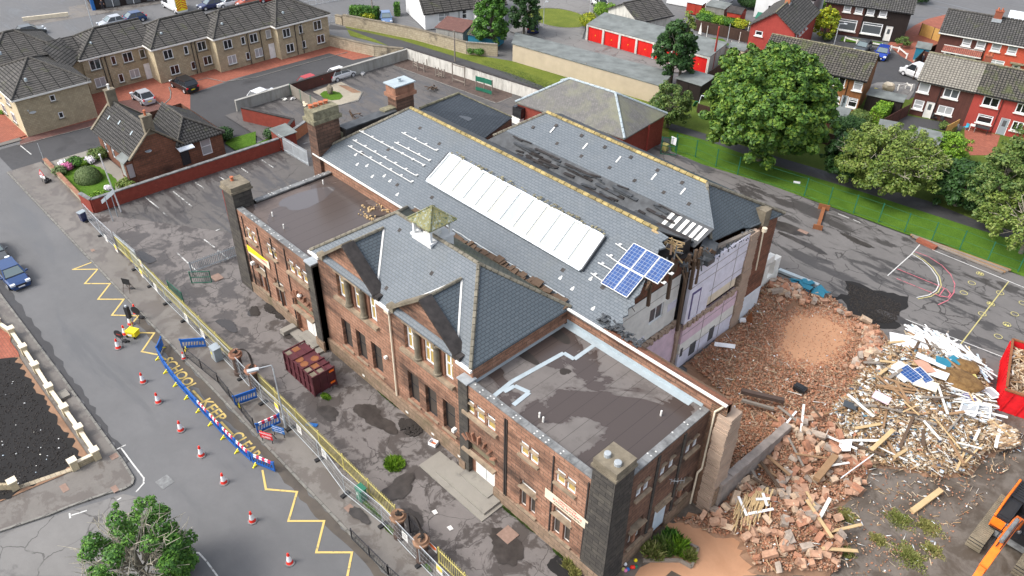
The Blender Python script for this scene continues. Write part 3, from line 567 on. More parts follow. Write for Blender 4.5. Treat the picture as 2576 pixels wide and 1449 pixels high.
for(x0,y0,x1,y1)in((-54.9,YW+.2,-44.4,YW+.2),(-55.1,24.7,-55.1,32.4),(-27,YW+.2,-16.8,YW+.2),(-15.7,24.7,-15.7,31.9)):
 L=math.hypot(x1-x0,y1-y0)
 for i in range(int(L/.55)):
  f=(i+rn.random()*.6)*.55/L
  if f<1:
   for s_ in(-.12,.12):
    if rn.random()<.6:cx,cy=x0+(x1-x0)*f+(s_ if x0==x1 else 0),y0+(y1-y0)*f+(0 if x0==x1 else s_);pf.box((cx-.045,cy-.04,8.40),(cx+.045,cy+.04,8.445))
part('coping_clips',pf,'fleck',school)
pr=MB()
for x0,x1 in((-44.75,-43.9),(-27.6,-26.75)):pr.box((x0,YW-.1,0),(x1,YW+.62,8.42))
part('pier',pr,'sandstone_soot_shade',school)  # sooty black here also paints in the shadow on the pier's side
ld=MB()
for x0,x1 in((-44.8,-43.85),(-27.65,-26.7)):ld.box((x0,YW-.15,8.422),(x1,YW+.7,8.52))
part('pier_capping',ld,'lead',school)
m=MB();m.box((-54.9,YW+.4,7.2),(-43.95,31.98,8.2));part('flat_roof',m,'felt_roof_wet',school)
m=MB();m.box((-27,YW+.4,7.2),(-15.8,31.98,8.2));part('flat_roof',m,'felt_roof',school)
t=NT('puddle');t.out((.10,.09,.09),.06,0,.8)
m=MB();m.face([(x,y,8.205)for x,y in blob((-52.8,28.2),1.2,2.6,4,24,.2)]);part('puddle',m,'puddle',school)
st=MB();zz=8.212
for L_,wd in(([(2,3,-500,1780),(2,3,0,1430),(2,3,390,1215),(2,3,470,1262),(2,3,690,1108)],.3),([(2,3,-330,1449),(2,3,440,965)],.22),([(2,3,450,950),(2,3,1000,1270),(3,3,1420,90)],.5),([(3,3,-60,60),(3,3,20,15),(3,3,130,65),(3,3,10,160)],.3),([(2,3,690,1108),(2,3,620,1060)],.2)):
 P_=[V(min(-16.1,max(-26.8,p.x)),min(31.7,max(23.6,p.y)),0)for p in(g(*q,8.21)for q in L_)]
 for a,b in zip(P_,P_[1:]):st.bar((a.x,a.y,zz),(b.x,b.y,zz),wd,.01);zz+=.0022
part('roof_repair',st,'pale_lead',school)
st=MB();st.bar((-26.85,31.96,8.35),(-15.9,31.96,8.35),.03,.28);part('flashing',st,'pale_lead',school)
dp=MB()
for c,rx,ry,s_ in((g(2,3,350,1080,8.2),.9,.5,3),(g(2,3,540,1060,8.2),.8,.45,8),(g(2,3,400,1355,8.2),.35,.3,2),(g(2,3,100,1230,8.2),1.2,.35,5)):dp.face([(x,y,8.209)for x,y in blob(c,rx,ry,s_,20,.3)])
part('roof_stain',dp,'char',school)
vt=MB()
for x,y in((-53.9,30.5),(-52.2,24.6),(-50.0,24.3),(-21.6,24.2),(-17.2,29.6),(-22.0,24.3)):vt.tube((x,y,8.2),(x,y,8.6),.06,n=8)
part('vent_pipe',vt,'white_paint',school)
vb=MB()
for p in((2,2,780,110),(2,2,900,60)):pass
rn=random.Random(2)
for i in range(70):
 a=rn.uniform(0,6.28);rr=rn.gauss(1.0,.25);x,y=-46.9+rr*1.1*math.cos(a),30.9+rr*.95*math.sin(a);s_=rn.uniform(.06,.2);vb.obox((x,y,8.25),(s_,s_*.7,.1),rz=a)
part('broken_upstand',vb,'timber_pale',school,'broken stone surround of a removed rooflight')
vb=MB();vb.bar((-46.9,30.2,8.22),(-46.0,31.4,8.22),.2,.03);part('roof_stain',vb,'char',school)
# --- centre block --------------------------------------------------------
ups=[(-41.55,-36.8),(-33.7,-28.75)];l6=[(-41.7,-40.5),(-39.85,-38.65),(-37.95,-36.7),(-33.7,-32.5),(-31.8,-30.6),(-29.95,-28.7)]
X0,X1=-43.9,-26.9
op=[(a-X0,6.7,b-X0,9.2)for a,b in ups]+[(a-X0,1.95,b-X0,4.65)for a,b in l6]
w=MB();w.wall((X0,YC,0),U,X1-X0,9.6,op,.4);
GC=[(-39.45,3.15),(-31.25,3.15)];GZ=12.15
for gc,hw in GC:w.face([(gc-hw,YC,9.6),(gc+hw,YC,9.6),(gc+hw,YC,9.85),(gc,YC,GZ),(gc-hw,YC,9.85)])
w.wall((X1,YC,7.4),UE,32-YC,2.2);w.wall((X0,32,7.4),UW,32-YC,2.2)
part('wall',w,'sandstone',school)
m=MB();pier=MB();cl=MB()
for a,b in ups:
 m.box((a-.3,YC-.2,9.2),(b-.3,YC+.1,9.38));m.box((a+.2,YC-.3,9.2),(a+3.5,YC-.19,9.5));m.box((a-.3,YC-.28,6.45),(b+.2,YC+.1,6.69))
 for c in(a+1.5,b-1.5+.05):pier.box((c-.42,YC+.12,6.7),(c+.42,YC+.4,9.2))
 for c in(a+1.5,b-1.5+.05):
  cl.lathe((c,YC-.1,6.7),[(.3,0),(.3,.16),(.24,.2),(.22,.3),(.205,2.2),(.24,2.26),(.28,2.36),(.3,2.5)],14)
part('stone_dressings',m,'lintel_stone',school);part('mullion',pier,'dressed_red',school);part('column',cl,'dressed_stone',school,smooth=False)
for a,b in ups:
 for q in(a+.02,a+1.88,b-.98):win(school,(q,YC,6.72),U,.96,2.46,.3,gm='glass_yellow',nv=1,t=.13,hs=[1.2,1.95])
for a,b in l6:win(school,(a,YC,1.95),U,b-a,2.7,.3,fm='iron_black',gm='mesh_board',nv=0,t=.06,hs=[1.35])
m=MB()
for a,b in l6:m.box((a-.1,YC-.1,1.78),(b+.1,YC+.05,1.94))
part('sill',m,'lintel_stone',school)
pl=MB();pl.box((X0,YC-.2,0),(X1-.7,YC-.002,1.3));part('plinth',pl,'plinth_stone',school)
vt=MB()
for x in(-39.2,-33.9,-31.0,-28.2):vt.box((x-.14,YC-.215,.45),(x+.14,YC-.19,.62))
part('air_vent',vt,'white_paint',school)
dpi=MB();dpi.path([(-35.1,YC-.12,9.1),(-35.1,YC-.12,.2)],.07,8);dpi.box((-35.35,YC-.34,9.0),(-34.85,YC-.01,9.3));part('downpipe',dpi,'cream_paint',school)
lm=MB();lm.box((-28.2,YW-.3,3.4),(-27.95,YW-.0,3.65));lm.box((-36.1,YC-.25,4.3),(-35.9,YC-.02,4.5));lm.box((-53.9,YW-.3,3.55),(-53.65,YW,3.8));part('wall_lamp',lm,'white_paint',school)
lm=MB();lm.lathe((-46.3,YW-.2,4.35),[(.14,0),(.2,.1),(.14,.22)],10);part('wall_lamp',lm,'white_paint',school)
EZ,RZ_=9.6,13.0;RY_=27.65;EX0,EX1,EY0,EY1=-44.1,-26.65,YC-.35,32.0;RXa,RXb=-39.4,-30.9
sl_=(RZ_-EZ)/(RY_-EY0)
A_,B_,C_,D_=V(EX0,EY0,EZ),V(EX1,EY0,EZ),V(EX1,EY1,EZ),V(EX0,EY1,EZ);Ra,Rb=V(RXa,RY_,RZ_),V(RXb,RY_,RZ_)
fs=MB();fs.slab([A_,B_,Rb,Ra]);part('roof_slope',fs,'slate',school)
fs=MB();fs.slab([B_,C_,Rb]);fs.slab([D_,A_,Ra]);part('roof_slope',fs,'slate_shaded',school)
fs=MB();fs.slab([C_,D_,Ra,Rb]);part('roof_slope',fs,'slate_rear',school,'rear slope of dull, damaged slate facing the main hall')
rg=MB()
def caps(mb,a,b,r=.13,step=.45,lift=.03):
 a=Vector(a);b=Vector(b);L=(b-a).length;n=max(1,int(L/step));rn=random.Random(n)
 for i in range(n):mb.tube(a.lerp(b,(i+.04)/n)+Z3*lift,a.lerp(b,(i+.96)/n)+Z3*(lift+rn.uniform(0,.015)),r,r*.97,6)
caps(rg,A_,Ra);caps(rg,Ra,Rb);caps(rg,Rb,B_);caps(rg,Rb,C_);caps(rg,Ra,D_);part('ridge_capping',rg,'ridge_stone',school)
for gc,hw in GC:
 zb=9.75;yb=EY0+(GZ-EZ)/sl_;ap=V(gc,YC,GZ);bk=V(gc,yb,GZ);L_=V(gc-hw,YC,zb);R_=V(gc+hw,YC,zb);yk=EY0+(zb-EZ)/sl_
 f1=MB();f1.slab([V(gc,YC+.1,GZ+.02),bk+Z3*.02,V(gc-hw,yk,zb+.02),V(gc-hw,YC+.1,zb+.02)],.1);part('gable_roof',f1,'slate',school)
 f2=MB();f2.slab([bk+Z3*.02,V(gc,YC+.1,GZ+.02),V(gc+hw,YC+.1,zb+.02),V(gc+hw,yk,zb+.02)],.1);part('gable_roof',f2,'slate_shaded',school)
 rg=MB();caps(rg,ap+V(0,.4,.05),bk+V(0,0,.05),.12);part('ridge_capping',rg,'ridge_stone',school)
 fl=MB();fl.bar(bk+Z3*.06,V(gc+hw,yk,zb)+Z3*.06,.13,.05);fl.bar(bk+Z3*.06,V(gc-hw,yk,zb)+Z3*.06,.09,.05);part('valley_flashing',fl,'fleck',school)
 c1=MB();c2=MB()
 for s_,c in((1,c1),(-1,c2)):
  a=V(gc+s_*.02,YC+.02,GZ+.16);b=V(gc+s_*(hw+.05),YC+.02,zb+.12);c.bar(a,b,.95 if s_>0 else.8,.2,up=(0,0,1))
  c.obox((gc+s_*(hw+.15),YC+.02,zb-.02),(.7,.85,.38))
 part('gable_coping',c1,'coping_dark',school);part('gable_coping',c2,'dressed_stone',school)
gt=MB();gt.box((EX0-.1,EY0-.15,9.42),(-42.9,EY0+.02,9.62));gt.box((-36.1,EY0-.15,9.42),(-34.6,EY0+.02,9.62));gt.box((-27.9,EY0-.15,9.42),(EX1+.12,EY0+.02,9.62));part('gutter',gt,'white_paint',school)
rn=random.Random(15);m=MB()
for i in range(60):x=-43+i*.27;m.obox((x,31.75+rn.uniform(-.2,.25),9.75+rn.uniform(-.05,.25)),(rn.uniform(.3,.8),rn.uniform(.3,.7),.04),(V(1,rn.uniform(-.2,.2),rn.uniform(-.2,.2)).normalized(),V(rn.uniform(-.2,.2),1,.2).normalized(),Z3))
part('torn_gutter_lining',m,'timber_dark',school)
m=MB();m.path([(x,32.28+rn.uniform(-.06,.06),9.84)for x in[-43.5+i*.8 for i in range(21)]],.05,4);part('lead_edge',m,'lead',school)
cx,cy=-35.85,27.95
m=MB();m.prism([(cx-1.0,cy-1.0),(cx+1.0,cy-1.0),(cx+1.0,cy+1.0),(cx-1.0,cy+1.0)],11.0,12.75);m.prism([(cx-1.08,cy-1.08),(cx+1.08,cy-1.08),(cx+1.08,cy+1.08),(cx-1.08,cy+1.08)],12.752,12.9)
cu=part('cupola',m,'paint_white',school,'square white timber ventilation turret with mossy pyramid roof')
m=MB();m.lathe((cx,cy,12.9),[(.62,0),(.62,.12),(.5,.16),(.5,.5),(.62,.6),(.62,.95)],8)
m.build('drum','white_paint',cu)
for sx in(-1,1):
 for sy in(-1,1):m=MB();m.box((cx+sx*.86-.09,cy+sy*.86-.09,12.9),(cx+sx*.86+.09,cy+sy*.86+.09,13.95));m.build('post','paint_white',cu)
m=MB();q=[(cx-1.18,cy-1.18),(cx+1.18,cy-1.18),(cx+1.18,cy+1.18),(cx-1.18,cy+1.18)];ap=V(cx,cy,14.95)
for i in range(4):a,b=q[i],q[(i+1)%4];m.face([V(*a,14),V(*b,14),ap])
m.face([V(*p,14)for p in reversed(q)]);
for i in range(4):a,b=q[i],q[(i+1)%4];m.face([V(*a,13.93),V(*b,13.93),V(*b,14),V(*a,14)])
for p in q:m.bar(V(*p,14.02),ap+Z3*.02,.12,.08)
m.build('roof','cupola_roof',cu)
# --- main hall -------------------------------------------------------------
HZ,HR,HY,VY,VZ=9.6,13.3,38.85,42.7,11.1
def hs_(x,y):return V(x,y,HZ+.54*(y-32))
tear=[(-25.3,38.85),(-24.3,38.75),(-24.5,38.3),(-24.0,38.1),(-24.3,37.8),(-24.1,37.4),(-24.3,36.8),(-23.9,36.3),(-23.6,35.6),(-23.3,34.8),(-23.4,34.4),(-23.1,34.1),(-23.3,33.7),(-23.0,33.4),(-23.2,33.1),(-22.9,32.8),(-23.3,32.6),(-23.2,32.2),(-23.7,32.1),(-24.0,31.75)]
fs=MB();fs.slab([hs_(-57.1,31.75),hs_(-52,HY)]+[hs_(x,y)for x,y in tear],.12);part('roof_slope',fs,'slate',school,'long front slope of pale slate with a torn right edge')
fs=MB();fs.slab([V(-52,HY,HR),V(-57.1,31.75,9.46),V(-57.1,43.5,9.46),V(-54,VY,VZ)],.1);fs.slab([V(-52,HY,HR),V(-54,VY,VZ),V(-24.6,VY,VZ-.1),V(-25.2,HY,HR)],.1);part('roof_slope',fs,'lead_dark',school)
w=MB();w.wall((-56.9,32,7.3),U,56.9-14.4,2.25);w.wall((-57,44,0),UW,12,9.5);part('wall',w,'sandstone',school,'brick upper wall above the flat roofs')
wb=MB();wb.wall((-57,32.02,0),U,1.8,7.6);part('wall',wb,'sandstone',school)
gt=MB();gt.box((-57.1,31.66,9.42),(-43.7,31.78,9.56));gt.box((-26.7,31.62,9.56),(-14.3,31.8,9.66));gt.path([(-56.2,31.8,9.5),(-56.2,31.8,7.8)],.05);part('gutter',gt,'white_paint',school)
m=MB();m.box((-23.4,31.82,9.2),(-14.4,32.1,9.58));m.box((-23.4,32.12,7.6),(-14.4,32.55,9.3));part('wall_head',m,'lodge_stone',school)
m=MB();m.box((-24,32.57,9.0),(-15,32.8,9.18));m.box((-23.5,32.85,8.7),(-15.5,33.0,8.9));part('broken_joist',m,'timber_dark',school)
rg=MB();caps(rg,(-52,HY,HR),(-25.3,HY,HR),.15,.6);part('ridge_capping',rg,'ridge_yellow',school,'ridge stones covered in yellow lichen')
rg=MB();caps(rg,(-57,31.9,9.55),(-52,HY,HR),.12,.5);part('ridge_capping',rg,'ridge_stone',school)
def rs_(x,y):return V(x,y,HR-.56*(46.7-y))
fs=MB();fs.slab([rs_(-45.5,44.0),rs_(-24.0,44.0),V(-26.8,46.75,HR),V(-43.4,46.95,HR)],.1);part('roof_slope',fs,'slate',school)
fs=MB();fs.slab([rs_(-46.6,42.3),rs_(-24.3,42.3),rs_(-24.0,44.0)-Z3*.03,rs_(-45.5,44.0)-Z3*.03],.1);part('roof_valley',fs,'lead_dark',school,'stripped valley strip of dark felt')
fs=MB();fs.slab([V(-26.8,46.75,HR),V(-24.1,44.0,10.6),V(-24.25,48.9,9.7),V(-23.95,49.4,9.6),V(-23.3,53.4,9.5)],.1);part('roof_slope',fs,'slate_shaded',school)
fs=MB();fs.slab([V(-26.8,46.75,HR),V(-23.3,53.4,9.5),V(-48,54,9.5),V(-43.4,46.95,HR)],.1);fs.slab([V(-43.4,46.95,HR),V(-48,54,9.5),V(-46.6,42.3,10.8)],.1);part('roof_slope',fs,'slate_deep_shade',school)
rg=MB();caps(rg,(-43.4,46.95,HR),(-26.8,46.75,HR),.15,.6);part('ridge_capping',rg,'ridge_yellow',school,'ridge stones covered in yellow lichen')
rg=MB();caps(rg,(-26.8,46.75,HR),(-24.15,44.1,10.75));caps(rg,(-26.8,46.75,HR),(-23.3,53.4,9.5));caps(rg,(-43.4,46.95,HR),(-46.2,43.2,11.3));part('ridge_capping',rg,'ridge_stone',school)
st=MB()
for x in(-27.6,-26.95,-26.3,-25.75,-25.2,-24.7):st.slab([rs_(x,42.75)+Z3*.04,rs_(x+.3,42.75)+Z3*.04,rs_(x+.3+.1,43.75)+Z3*.04,rs_(x+.1,43.75)+Z3*.04],.02)
part('painted_stripe',st,'white_paint',school)
rn=random.Random(11);fl=MB();fl2=MB()
for i in range(46):
 x=rn.uniform(-45,-28.5);y=rn.uniform(42.6,43.9);L=rn.uniform(.6,2.8);p=rs_(x,y)+Z3*(.05+.03*rn.random());p2=rs_(x+L,min(43.95,max(42.4,y+rn.uniform(-.15,.15))))+Z3*(.05+.03*rn.random())
 (fl if rn.random()<.6 else fl2).bar(p,p2,rn.uniform(.12,.4),.02)
part('loose_felt',fl,'coping_dark',school);part('loose_board',fl2,'lead_dark',school)
fw=MB();fw.bar((-46,42.2,11.0),(-28,42.2,11.0),.12,.1);part('valley_flashing',fw,'lead',school)
w=MB();w.wall((-23.65,53,0),UN,25,9.4);part('wall',w,'lodge_stone',school)
dkm=MB();wt=MB();rn=random.Random(3)
def onslope(mb,f,x,y,a,b,lift=.02):mb.slab([f(x,y)+Z3*lift,f(x+a,y)+Z3*lift,f(x+a,y+b)+Z3*lift,f(x,y+b)+Z3*lift],.015)
for x,y in((-49.5,37.6),(-46.5,37.2),(-52.5,33.6),(-46.8,32.9),(-43,33.4),(-29.2,33.6),(-25.9,33.9),(-50.5,34.9)):onslope(dkm,hs_,x,y,.3,.25)
for x,y in((-41.7,46.2),(-38.9,46.3),(-36.3,46.2),(-33.7,46.3),(-31,46.2),(-28.6,46.1),(-40.3,44.9),(-37.5,44.8),(-34.6,44.9),(-32,44.8),(-29.3,44.9),(-27,44.9),(-43.5,45.3)):onslope(dkm,rs_,x,y-.2,.28,.25)
for x,y in((-41.6,45.6),(-37.8,45.5),(-34.4,45.6),(-30.8,45.5),(-28,45.4)):onslope(wt,rs_,x,y-.2,.14,.55)
def cs_(x,y):return V(x,y,EZ+sl_*(y-EY0))
for x,y in((-38.3,27.0),(-33.7,26.0),(-36.1,24.0)):onslope(dkm,cs_,x,y-.2,.26,.22)
for x,y in((-52,32.7),(-53,33.3),(-49.6,32.5),(-47.7,32.9),(-46.0,32.3),(-51,33.0),(-28.9,33.1),(-27,34.0),(-27.6,32.9),(-25.4,32.5),(-48.6,33.0)):onslope(wt,hs_,x,y,.22,.16);onslope(wt,hs_,x+.06,y+.16,.1,.12)
part('slate_gap',dkm,'coping_dark',school);part('roof_hook',wt,'fleck',school)
a,b,c,e=hs_(-44.5,36.95),hs_(-28.15,36.85),hs_(-27.85,34.25),hs_(-44.35,34.4)
nn=V(0,-.54,1).normalized()
m=MB();m.slab([p+nn*.2 for p in(a,b,c,e)],.19,dn=-nn);sk=part('skylight',m,'skylight_glass',school,'long glazed rooflight with white bars')
fr=MB()
for i in range(13):f=i/12;fr.bar(a.lerp(b,f)+nn*.23,e.lerp(c,f)+nn*.23,.12,.07,up=nn)
fr.bar(a+nn*.24,b+nn*.24,.14,.09,up=nn);fr.bar(e+nn*.22,c+nn*.22,.3,.09,up=nn);fr.bar(b+nn*.22,c+nn*.22,.16,.1,up=nn);fr.build('glazing_bars','bluewhite',sk)
fd=MB();fd.bar(b+nn*.15+V(.12,0,0),c+nn*.15+V(.12,0,0),.1,.3,up=nn);fd.bar(a+nn*.15-V(.12,0,0),e+nn*.15-V(.12,0,0),.1,.3,up=nn);fd.build('kerb','lead_dark',sk)
sp=MB();rn=random.Random(8)
for i in range(90):f=rn.random();sp.obox(a.lerp(b,f)+nn*.3+V(0,rn.uniform(0,.35),rn.uniform(.0,.18)),(rn.uniform(.06,.25),rn.uniform(.05,.18),.05))
sp.build('moss','ridge_moss',sk)
rl=MB()
for(x0,y0),(x1,y1)in(((-54.6,35.2),(-45.8,35.3)),((-54.4,34.3),(-45.7,34.3)),((-54.3,33.7),(-45.5,33.7)),((-50.5,36.7),(-46,36.7)),((-50.3,35.75),(-45.9,35.8)),((-27.1,36.8),(-25.9,36.7)),((-27.1,35.9),(-25.9,35.8)),((-27.2,35.2),(-25.9,35.2)),((-27.1,34.4),(-25.7,34.3)),((-25.5,36.7),(-22.4,36.7)),((-25.5,36.0),(-22.3,36.0))):
 rl.bar(hs_(x0,y0)+nn*.12,hs_(x1,y1)+nn*.12,.06,.05,up=nn)
 for k in range(int((x1-x0)/1.4)+1):x=x0+.3+1.4*k;rl.obox(hs_(x,y0)+nn*.06+V(0,.1,.05),(.2,.22,.08))
part('mounting_rail',rl,'fleck',school)
for i in range(5):
 r0=i<3;x0=-25.95+1.115*(i if r0 else i-3);y0,y1=(35.78,37.32)if r0 else(34.15,35.72)
 p=[hs_(x0,y0),hs_(x0+1.08,y0),hs_(x0+1.08,y1),hs_(x0,y1)]
 m=MB();m.slab([q+nn*.22 for q in p],.05,dn=-nn);so_=part('solar_panel',m,'solar',school)
 fr=MB()
 for k in range(4):fr.bar(p[k]+nn*.21,p[(k+1)%4]+nn*.21,.05,.07,up=nn)
 fr.build('frame','fleck',so_)
fs=MB();q=[g(1,2,1235,820,11.2),g(1,2,1530,705,10.5),g(1,2,1932,885,8.5),g(1,2,1700,1060,8.5)];fs.slab(q,.1);part('roof_slope',fs,'slate_deep_shade',school,'small slate roof darkened with painted shade, one rooflight')
rg=MB();caps(rg,q[0],q[1]);caps(rg,q[1],q[2],.08);part('ridge_capping',rg,'ridge_moss',school)
w=MB();w.prism([(p.x,p.y)for p in(q[0],q[1],q[2],q[3])],0,8.3);part('wall',w,'lodge_stone',school)
def qs(a,b,lift=0):return(q[0].lerp(q[1],a)).lerp(q[3].lerp(q[2],a),b)+Z3*lift
m=MB();m.slab([qs(.3,.45,.1),qs(.42,.45,.1),qs(.42,.62,.1),qs(.3,.62,.1)],.08);part('rooflight',m,'glass_mid',school)
m=MB();a=g(1,2,680,975,11.5);b=g(1,2,1065,835,11.5);m.slab([a,b,b+V(-1.3,0,-.1),a+V(-1.3,0,-.1)],.12);part('dormer_roof',m,'lead_dark',school)
m=MB();m.box((a.x-1.2,a.y,9),(a.x-.1,b.y,11.35));part('dormer_wall',m,'coping_dark',school)
# --- chimneys ---------------------------------------------------------------
def chimney(name,x0,y0,x1,y1,z0,z1,mat,cap=.12,pots=(),capz=.5,lab=None,taper=0,capmat='dressed_stone',potr=.14,poth=.35):
 m=MB();n=4;b=[(x0-taper,y0-taper),(x1+taper,y0-taper),(x1+taper,y1+taper),(x0-taper,y1+taper)];t_=[(x0,y0),(x1,y0),(x1,y1),(x0,y1)]
 vs=[(p[0],p[1],z0)for p in b]+[(p[0],p[1],z1)for p in t_]
 m.idx(vs,[(3,2,1,0),(4,5,6,7),(0,1,5,4),(1,2,6,5),(2,3,7,6),(3,0,4,7)])
 ch=part('chimney',m,mat,school,lab)
 c=MB();c.box((x0-cap,y0-cap,z1),(x1+cap,y1+cap,z1+capz*.3));c.box((x0-cap*.3,y0-cap*.3,z1+capz*.3),(x1+cap*.3,y1+cap*.3,z1+capz));c.build('cap',capmat,ch)
 for(px,py)in pots:
  p=MB();p.lathe((px,py,z1+capz),[(potr,0),(potr*.85,poth*.3),(potr*.85,poth*.8),(potr*1.15,poth*.85),(potr*1.15,poth),(potr*.7,poth)],10);p.build('chimney_pot','terracotta',ch)
 return ch
chimney('chimney',-56.6,22.85,-54.95,24.5,0,9.7,'sandstone_soot_shade',.14,[(-56.1,23.6)],.55,'tall soot black corner chimney with one clay pot',.12)
chimney('chimney',-16.75,22.9,-15.2,24.5,0,9.55,'sandstone_soot_shade',.1,[],.6,'broad soot black corner chimney with two capped pots',.1)
p=MB();p.lathe((-16.35,23.5,10.15),[(.19,0),(.19,.25),(.14,.26)],12);p.lathe((-15.6,23.45,10.15),[(.21,0),(.21,.2),(.16,.22)],12);part('capped_pot',p,'lead',school)
chimney('chimney',-57.3,31.7,-56.0,34.1,0,12.6,'sandstone_dark',.22,[(-57.0,32.1+.5*i)for i in range(4)],1.1,'tall sandstone stack with four red clay pots',0,'ridge_moss',.2,.25)
chimney('chimney',-57.3,40.3,-56.0,42.3,7,12.4,'sandstone_dark',.22,[],1.1,'tall sandstone stack with a metal sheet cap',0,'dressed_red')
m=MB();m.box((-57.55,40.1,13.52),(-55.8,42.5,13.62));m.lathe((-56.7,41.3,13.62),[(.2,0),(.15,.2),(.22,.35)],8);part('chimney_cap',m,'pale_lead',school)
m=MB();m.box((-56.9,34.1,8),(-56.1,35.5,11));m.box((-56.9,39,8),(-56.1,40.3,11.6));part('stack_shoulder',m,'ridge_moss',school)
pp=MB();pp.path([(-56.65,22.86,9.4),(-56.65,22.86,.4)],.05);part('downpipe',pp,'red_pipe',school)
m=MB();c=g(2,3,1890,180,9.9);m.box((c.x-.45,c.y-.45,9),(c.x+.45,c.y+.45,10.6));part('chimney',m,'dressed_stone',school,'stump of a stone chimney at the back corner')
m=MB();m.lathe((-23.2,50.3,9.2),[(.2,0),(.2,.3)],10);m.path([(-23.3,50.4,9.2),(-23.3,50.7,5.3)],.06);part('downpipe',m,'cream_paint',school)
plain('stub_grey',(.25,.215,.19),.9,.3,1.2)
# --- the cut section: rooms laid open at the right hand end -----------------
SX=-23.55
def pan(name,y0,z0,y1,z1,mat,dx=0.,lab=None):m=MB();m.box((SX-.3+dx,y0,z0),(SX+dx,y1,z1));return part(name,m,mat,school,lab)
w=MB();w.wall((SX-.65,32.6,4.9),UE,8.4,4.3,[(37.75-32.6,1.35,39.35-32.6,2.7)],.2);part('room_wall',w,'creamwall',school,'cream upper classroom wall with one window')
win(school,(SX-.65,37.75,6.25),UE,1.6,1.35,.12,gm='glass_mid',nv=1)
m=MB();m.box((SX-.66,39.9,6.3),(SX-.62,40.95,7.0));m.box((SX-.66,35.8,5.0),(SX-.62,37.4,5.5));part('paint_patch',m,'lilac',school)
w=MB();yy=[32.6+.42*i for i in range(15)]
w.face([(SX-.7,32.6,9.2),(SX-.7,41.0,9.2),(SX-.7,41.0,10.5),(SX-.7,38.2,11.6),(SX-.7,36.6,11.7),(SX-.7,32.6,9.8)]);part('gable_brickwork',w,'lodge_stone',school)
dkk=MB();dkk.box((-27.5,36.5,9),(SX-.75,42.2,10.4));dkk.box((-27.5,37.5,10.4),(-24.6,42.2,11.5));part('roof_void_shade',dkk,'coping_dark',school)  # solid dark blocks paint the shade inside the torn roof
pan('lower_wall',37.0,.2,41.3,4.5,'pinkwall',-.35)
pan('room_wall',41.5,7.0,48.9,9.45,'lilac',0,'lilac upper wall under the torn eaves');pan('room_wall',41.5,4.6,44.3,6.998,'lilac',.0);pan('room_wall',44.3,5.75,48.8,6.998,'lilac');pan('room_wall',44.302,4.95,48.1,5.748,'cream_paint',0,'faded yellow band of wall')
m=MB();m.box((SX+.002,41.9,4.9),(SX+.03,43.05,7.35));part('doorway',m,'purple',school);m=MB();m.box((SX+.032,42.05,4.95),(SX+.05,42.9,7.15));part('door',m,'lilac',school,'lilac door left hanging on the upper floor')
m=MB();rn=random.Random(4)
for i in range(34):y=41.4+i*.23;m.box((SX+.0,y,4.2+rn.uniform(-.12,.08)),(SX+rn.uniform(.05,.22),y+.24,4.62+rn.uniform(-.1,.12)))
for i in range(40):y=32.7+i*.21;m.box((SX-.6,y,4.6+rn.uniform(-.1,.1)),(SX-.45+rn.uniform(0,.2),y+.22,4.92+rn.uniform(-.05,.1)))
part('floor_edge',m,'plaster',school,'broken edge of the upper floor')
pan('lower_wall',41.5,2.65,48.9,4.3,'pinkwall',0,'pink lower wall');pan('lower_wall',41.5,1.65,48.9,2.648,'creamwall');pan('lower_wall',41.5,0.1,48.9,1.648,'lilac',0,'lilac dado')
m=MB()
for y0,y1,z0,z1 in((43.0,43.8,.6,1.8),(45.6,46.3,.6,1.9),(41.7,42.0,1.3,2.1)):m.box((SX+.002,y0,z0),(SX+.03,y1,z1))
part('opening',m,'glass_mid',school)
m=MB()
for z,y0,y1 in((7.9,41.5,48.9),(8.7,41.5,48.7),(6.3,44.3,48.8),(3.5,41.5,48.9),(1.66,41.5,48.9)):m.box((SX+.002,y0,z),(SX+.02,y1,z+.035))
for y in(44.3,47.0):m.box((SX+.002,y,.3),(SX+.02,y+.03,4.2));m.box((SX+.002,y+.4,5.0),(SX+.02,y+.43,9.2))
for z in(8.3,):m.box((SX-.645,32.7,z),(SX-.63,40.9,z+.03))
part('wall_joint',m,'stub_grey',school)
def ragwall(name,x,ylo,yhi,z0,z1,mat,th=.5,seed=1,lab=None,amp=.2):
 rn=random.Random(seed);m=MB();n=int((z1-z0)/.13);wa=wb=0
 for i in range(n):a,b=z0+(z1-z0)*i/n,z0+(z1-z0)*(i+1)/n;wa=wa*.8+rn.uniform(-amp,amp)*.35;wb=wb*.8+rn.uniform(-amp,amp)*.35;m.box((x-th+rn.uniform(0,.03),ylo+wa,a),(x+rn.uniform(0,.05),yhi+wb,b))
 return part(name,m,mat,school,lab)
ragwall('broken_pier',SX+.1,48.9,50.1,0,9.3,'plaster',.5,1,'ragged plastered pier where the end wall was torn off')
ragwall('broken_pier',SX-.2,41.05,41.5,0,4.5,'plaster',.4,2,amp=.08)
w=MB();w.wall((SX-.05,49.9,0),UE,3.1,9.4);part('wall',w,'lodge_stone',school,'brown brick return at the back corner')
w=MB();w.box((SX-.3,50.2,-.1),(SX-.02,53,2.45));part('lower_wall',w,'bluewhite',school,'pale blue low wall')
for z in range(1):pass
m=MB();m.box((-24.9,53.4,0),(-24.4,57.6,1.4));m.box((-24.9,53.4,1.4),(-24.4,54.0,3.0));m.box((-24.9,54.9,1.4),(-24.4,55.6,3.1));m.box((-24.9,56.6,1.4),(-24.4,57.5,2.9));m.box((-24.9,53.4,3.0),(-24.4,56.2,3.7));part('lower_wall',m,'creamwall',school,'stub of a white rendered wall with window gaps')
rn=random.Random(21);tb=MB();tf=MB()
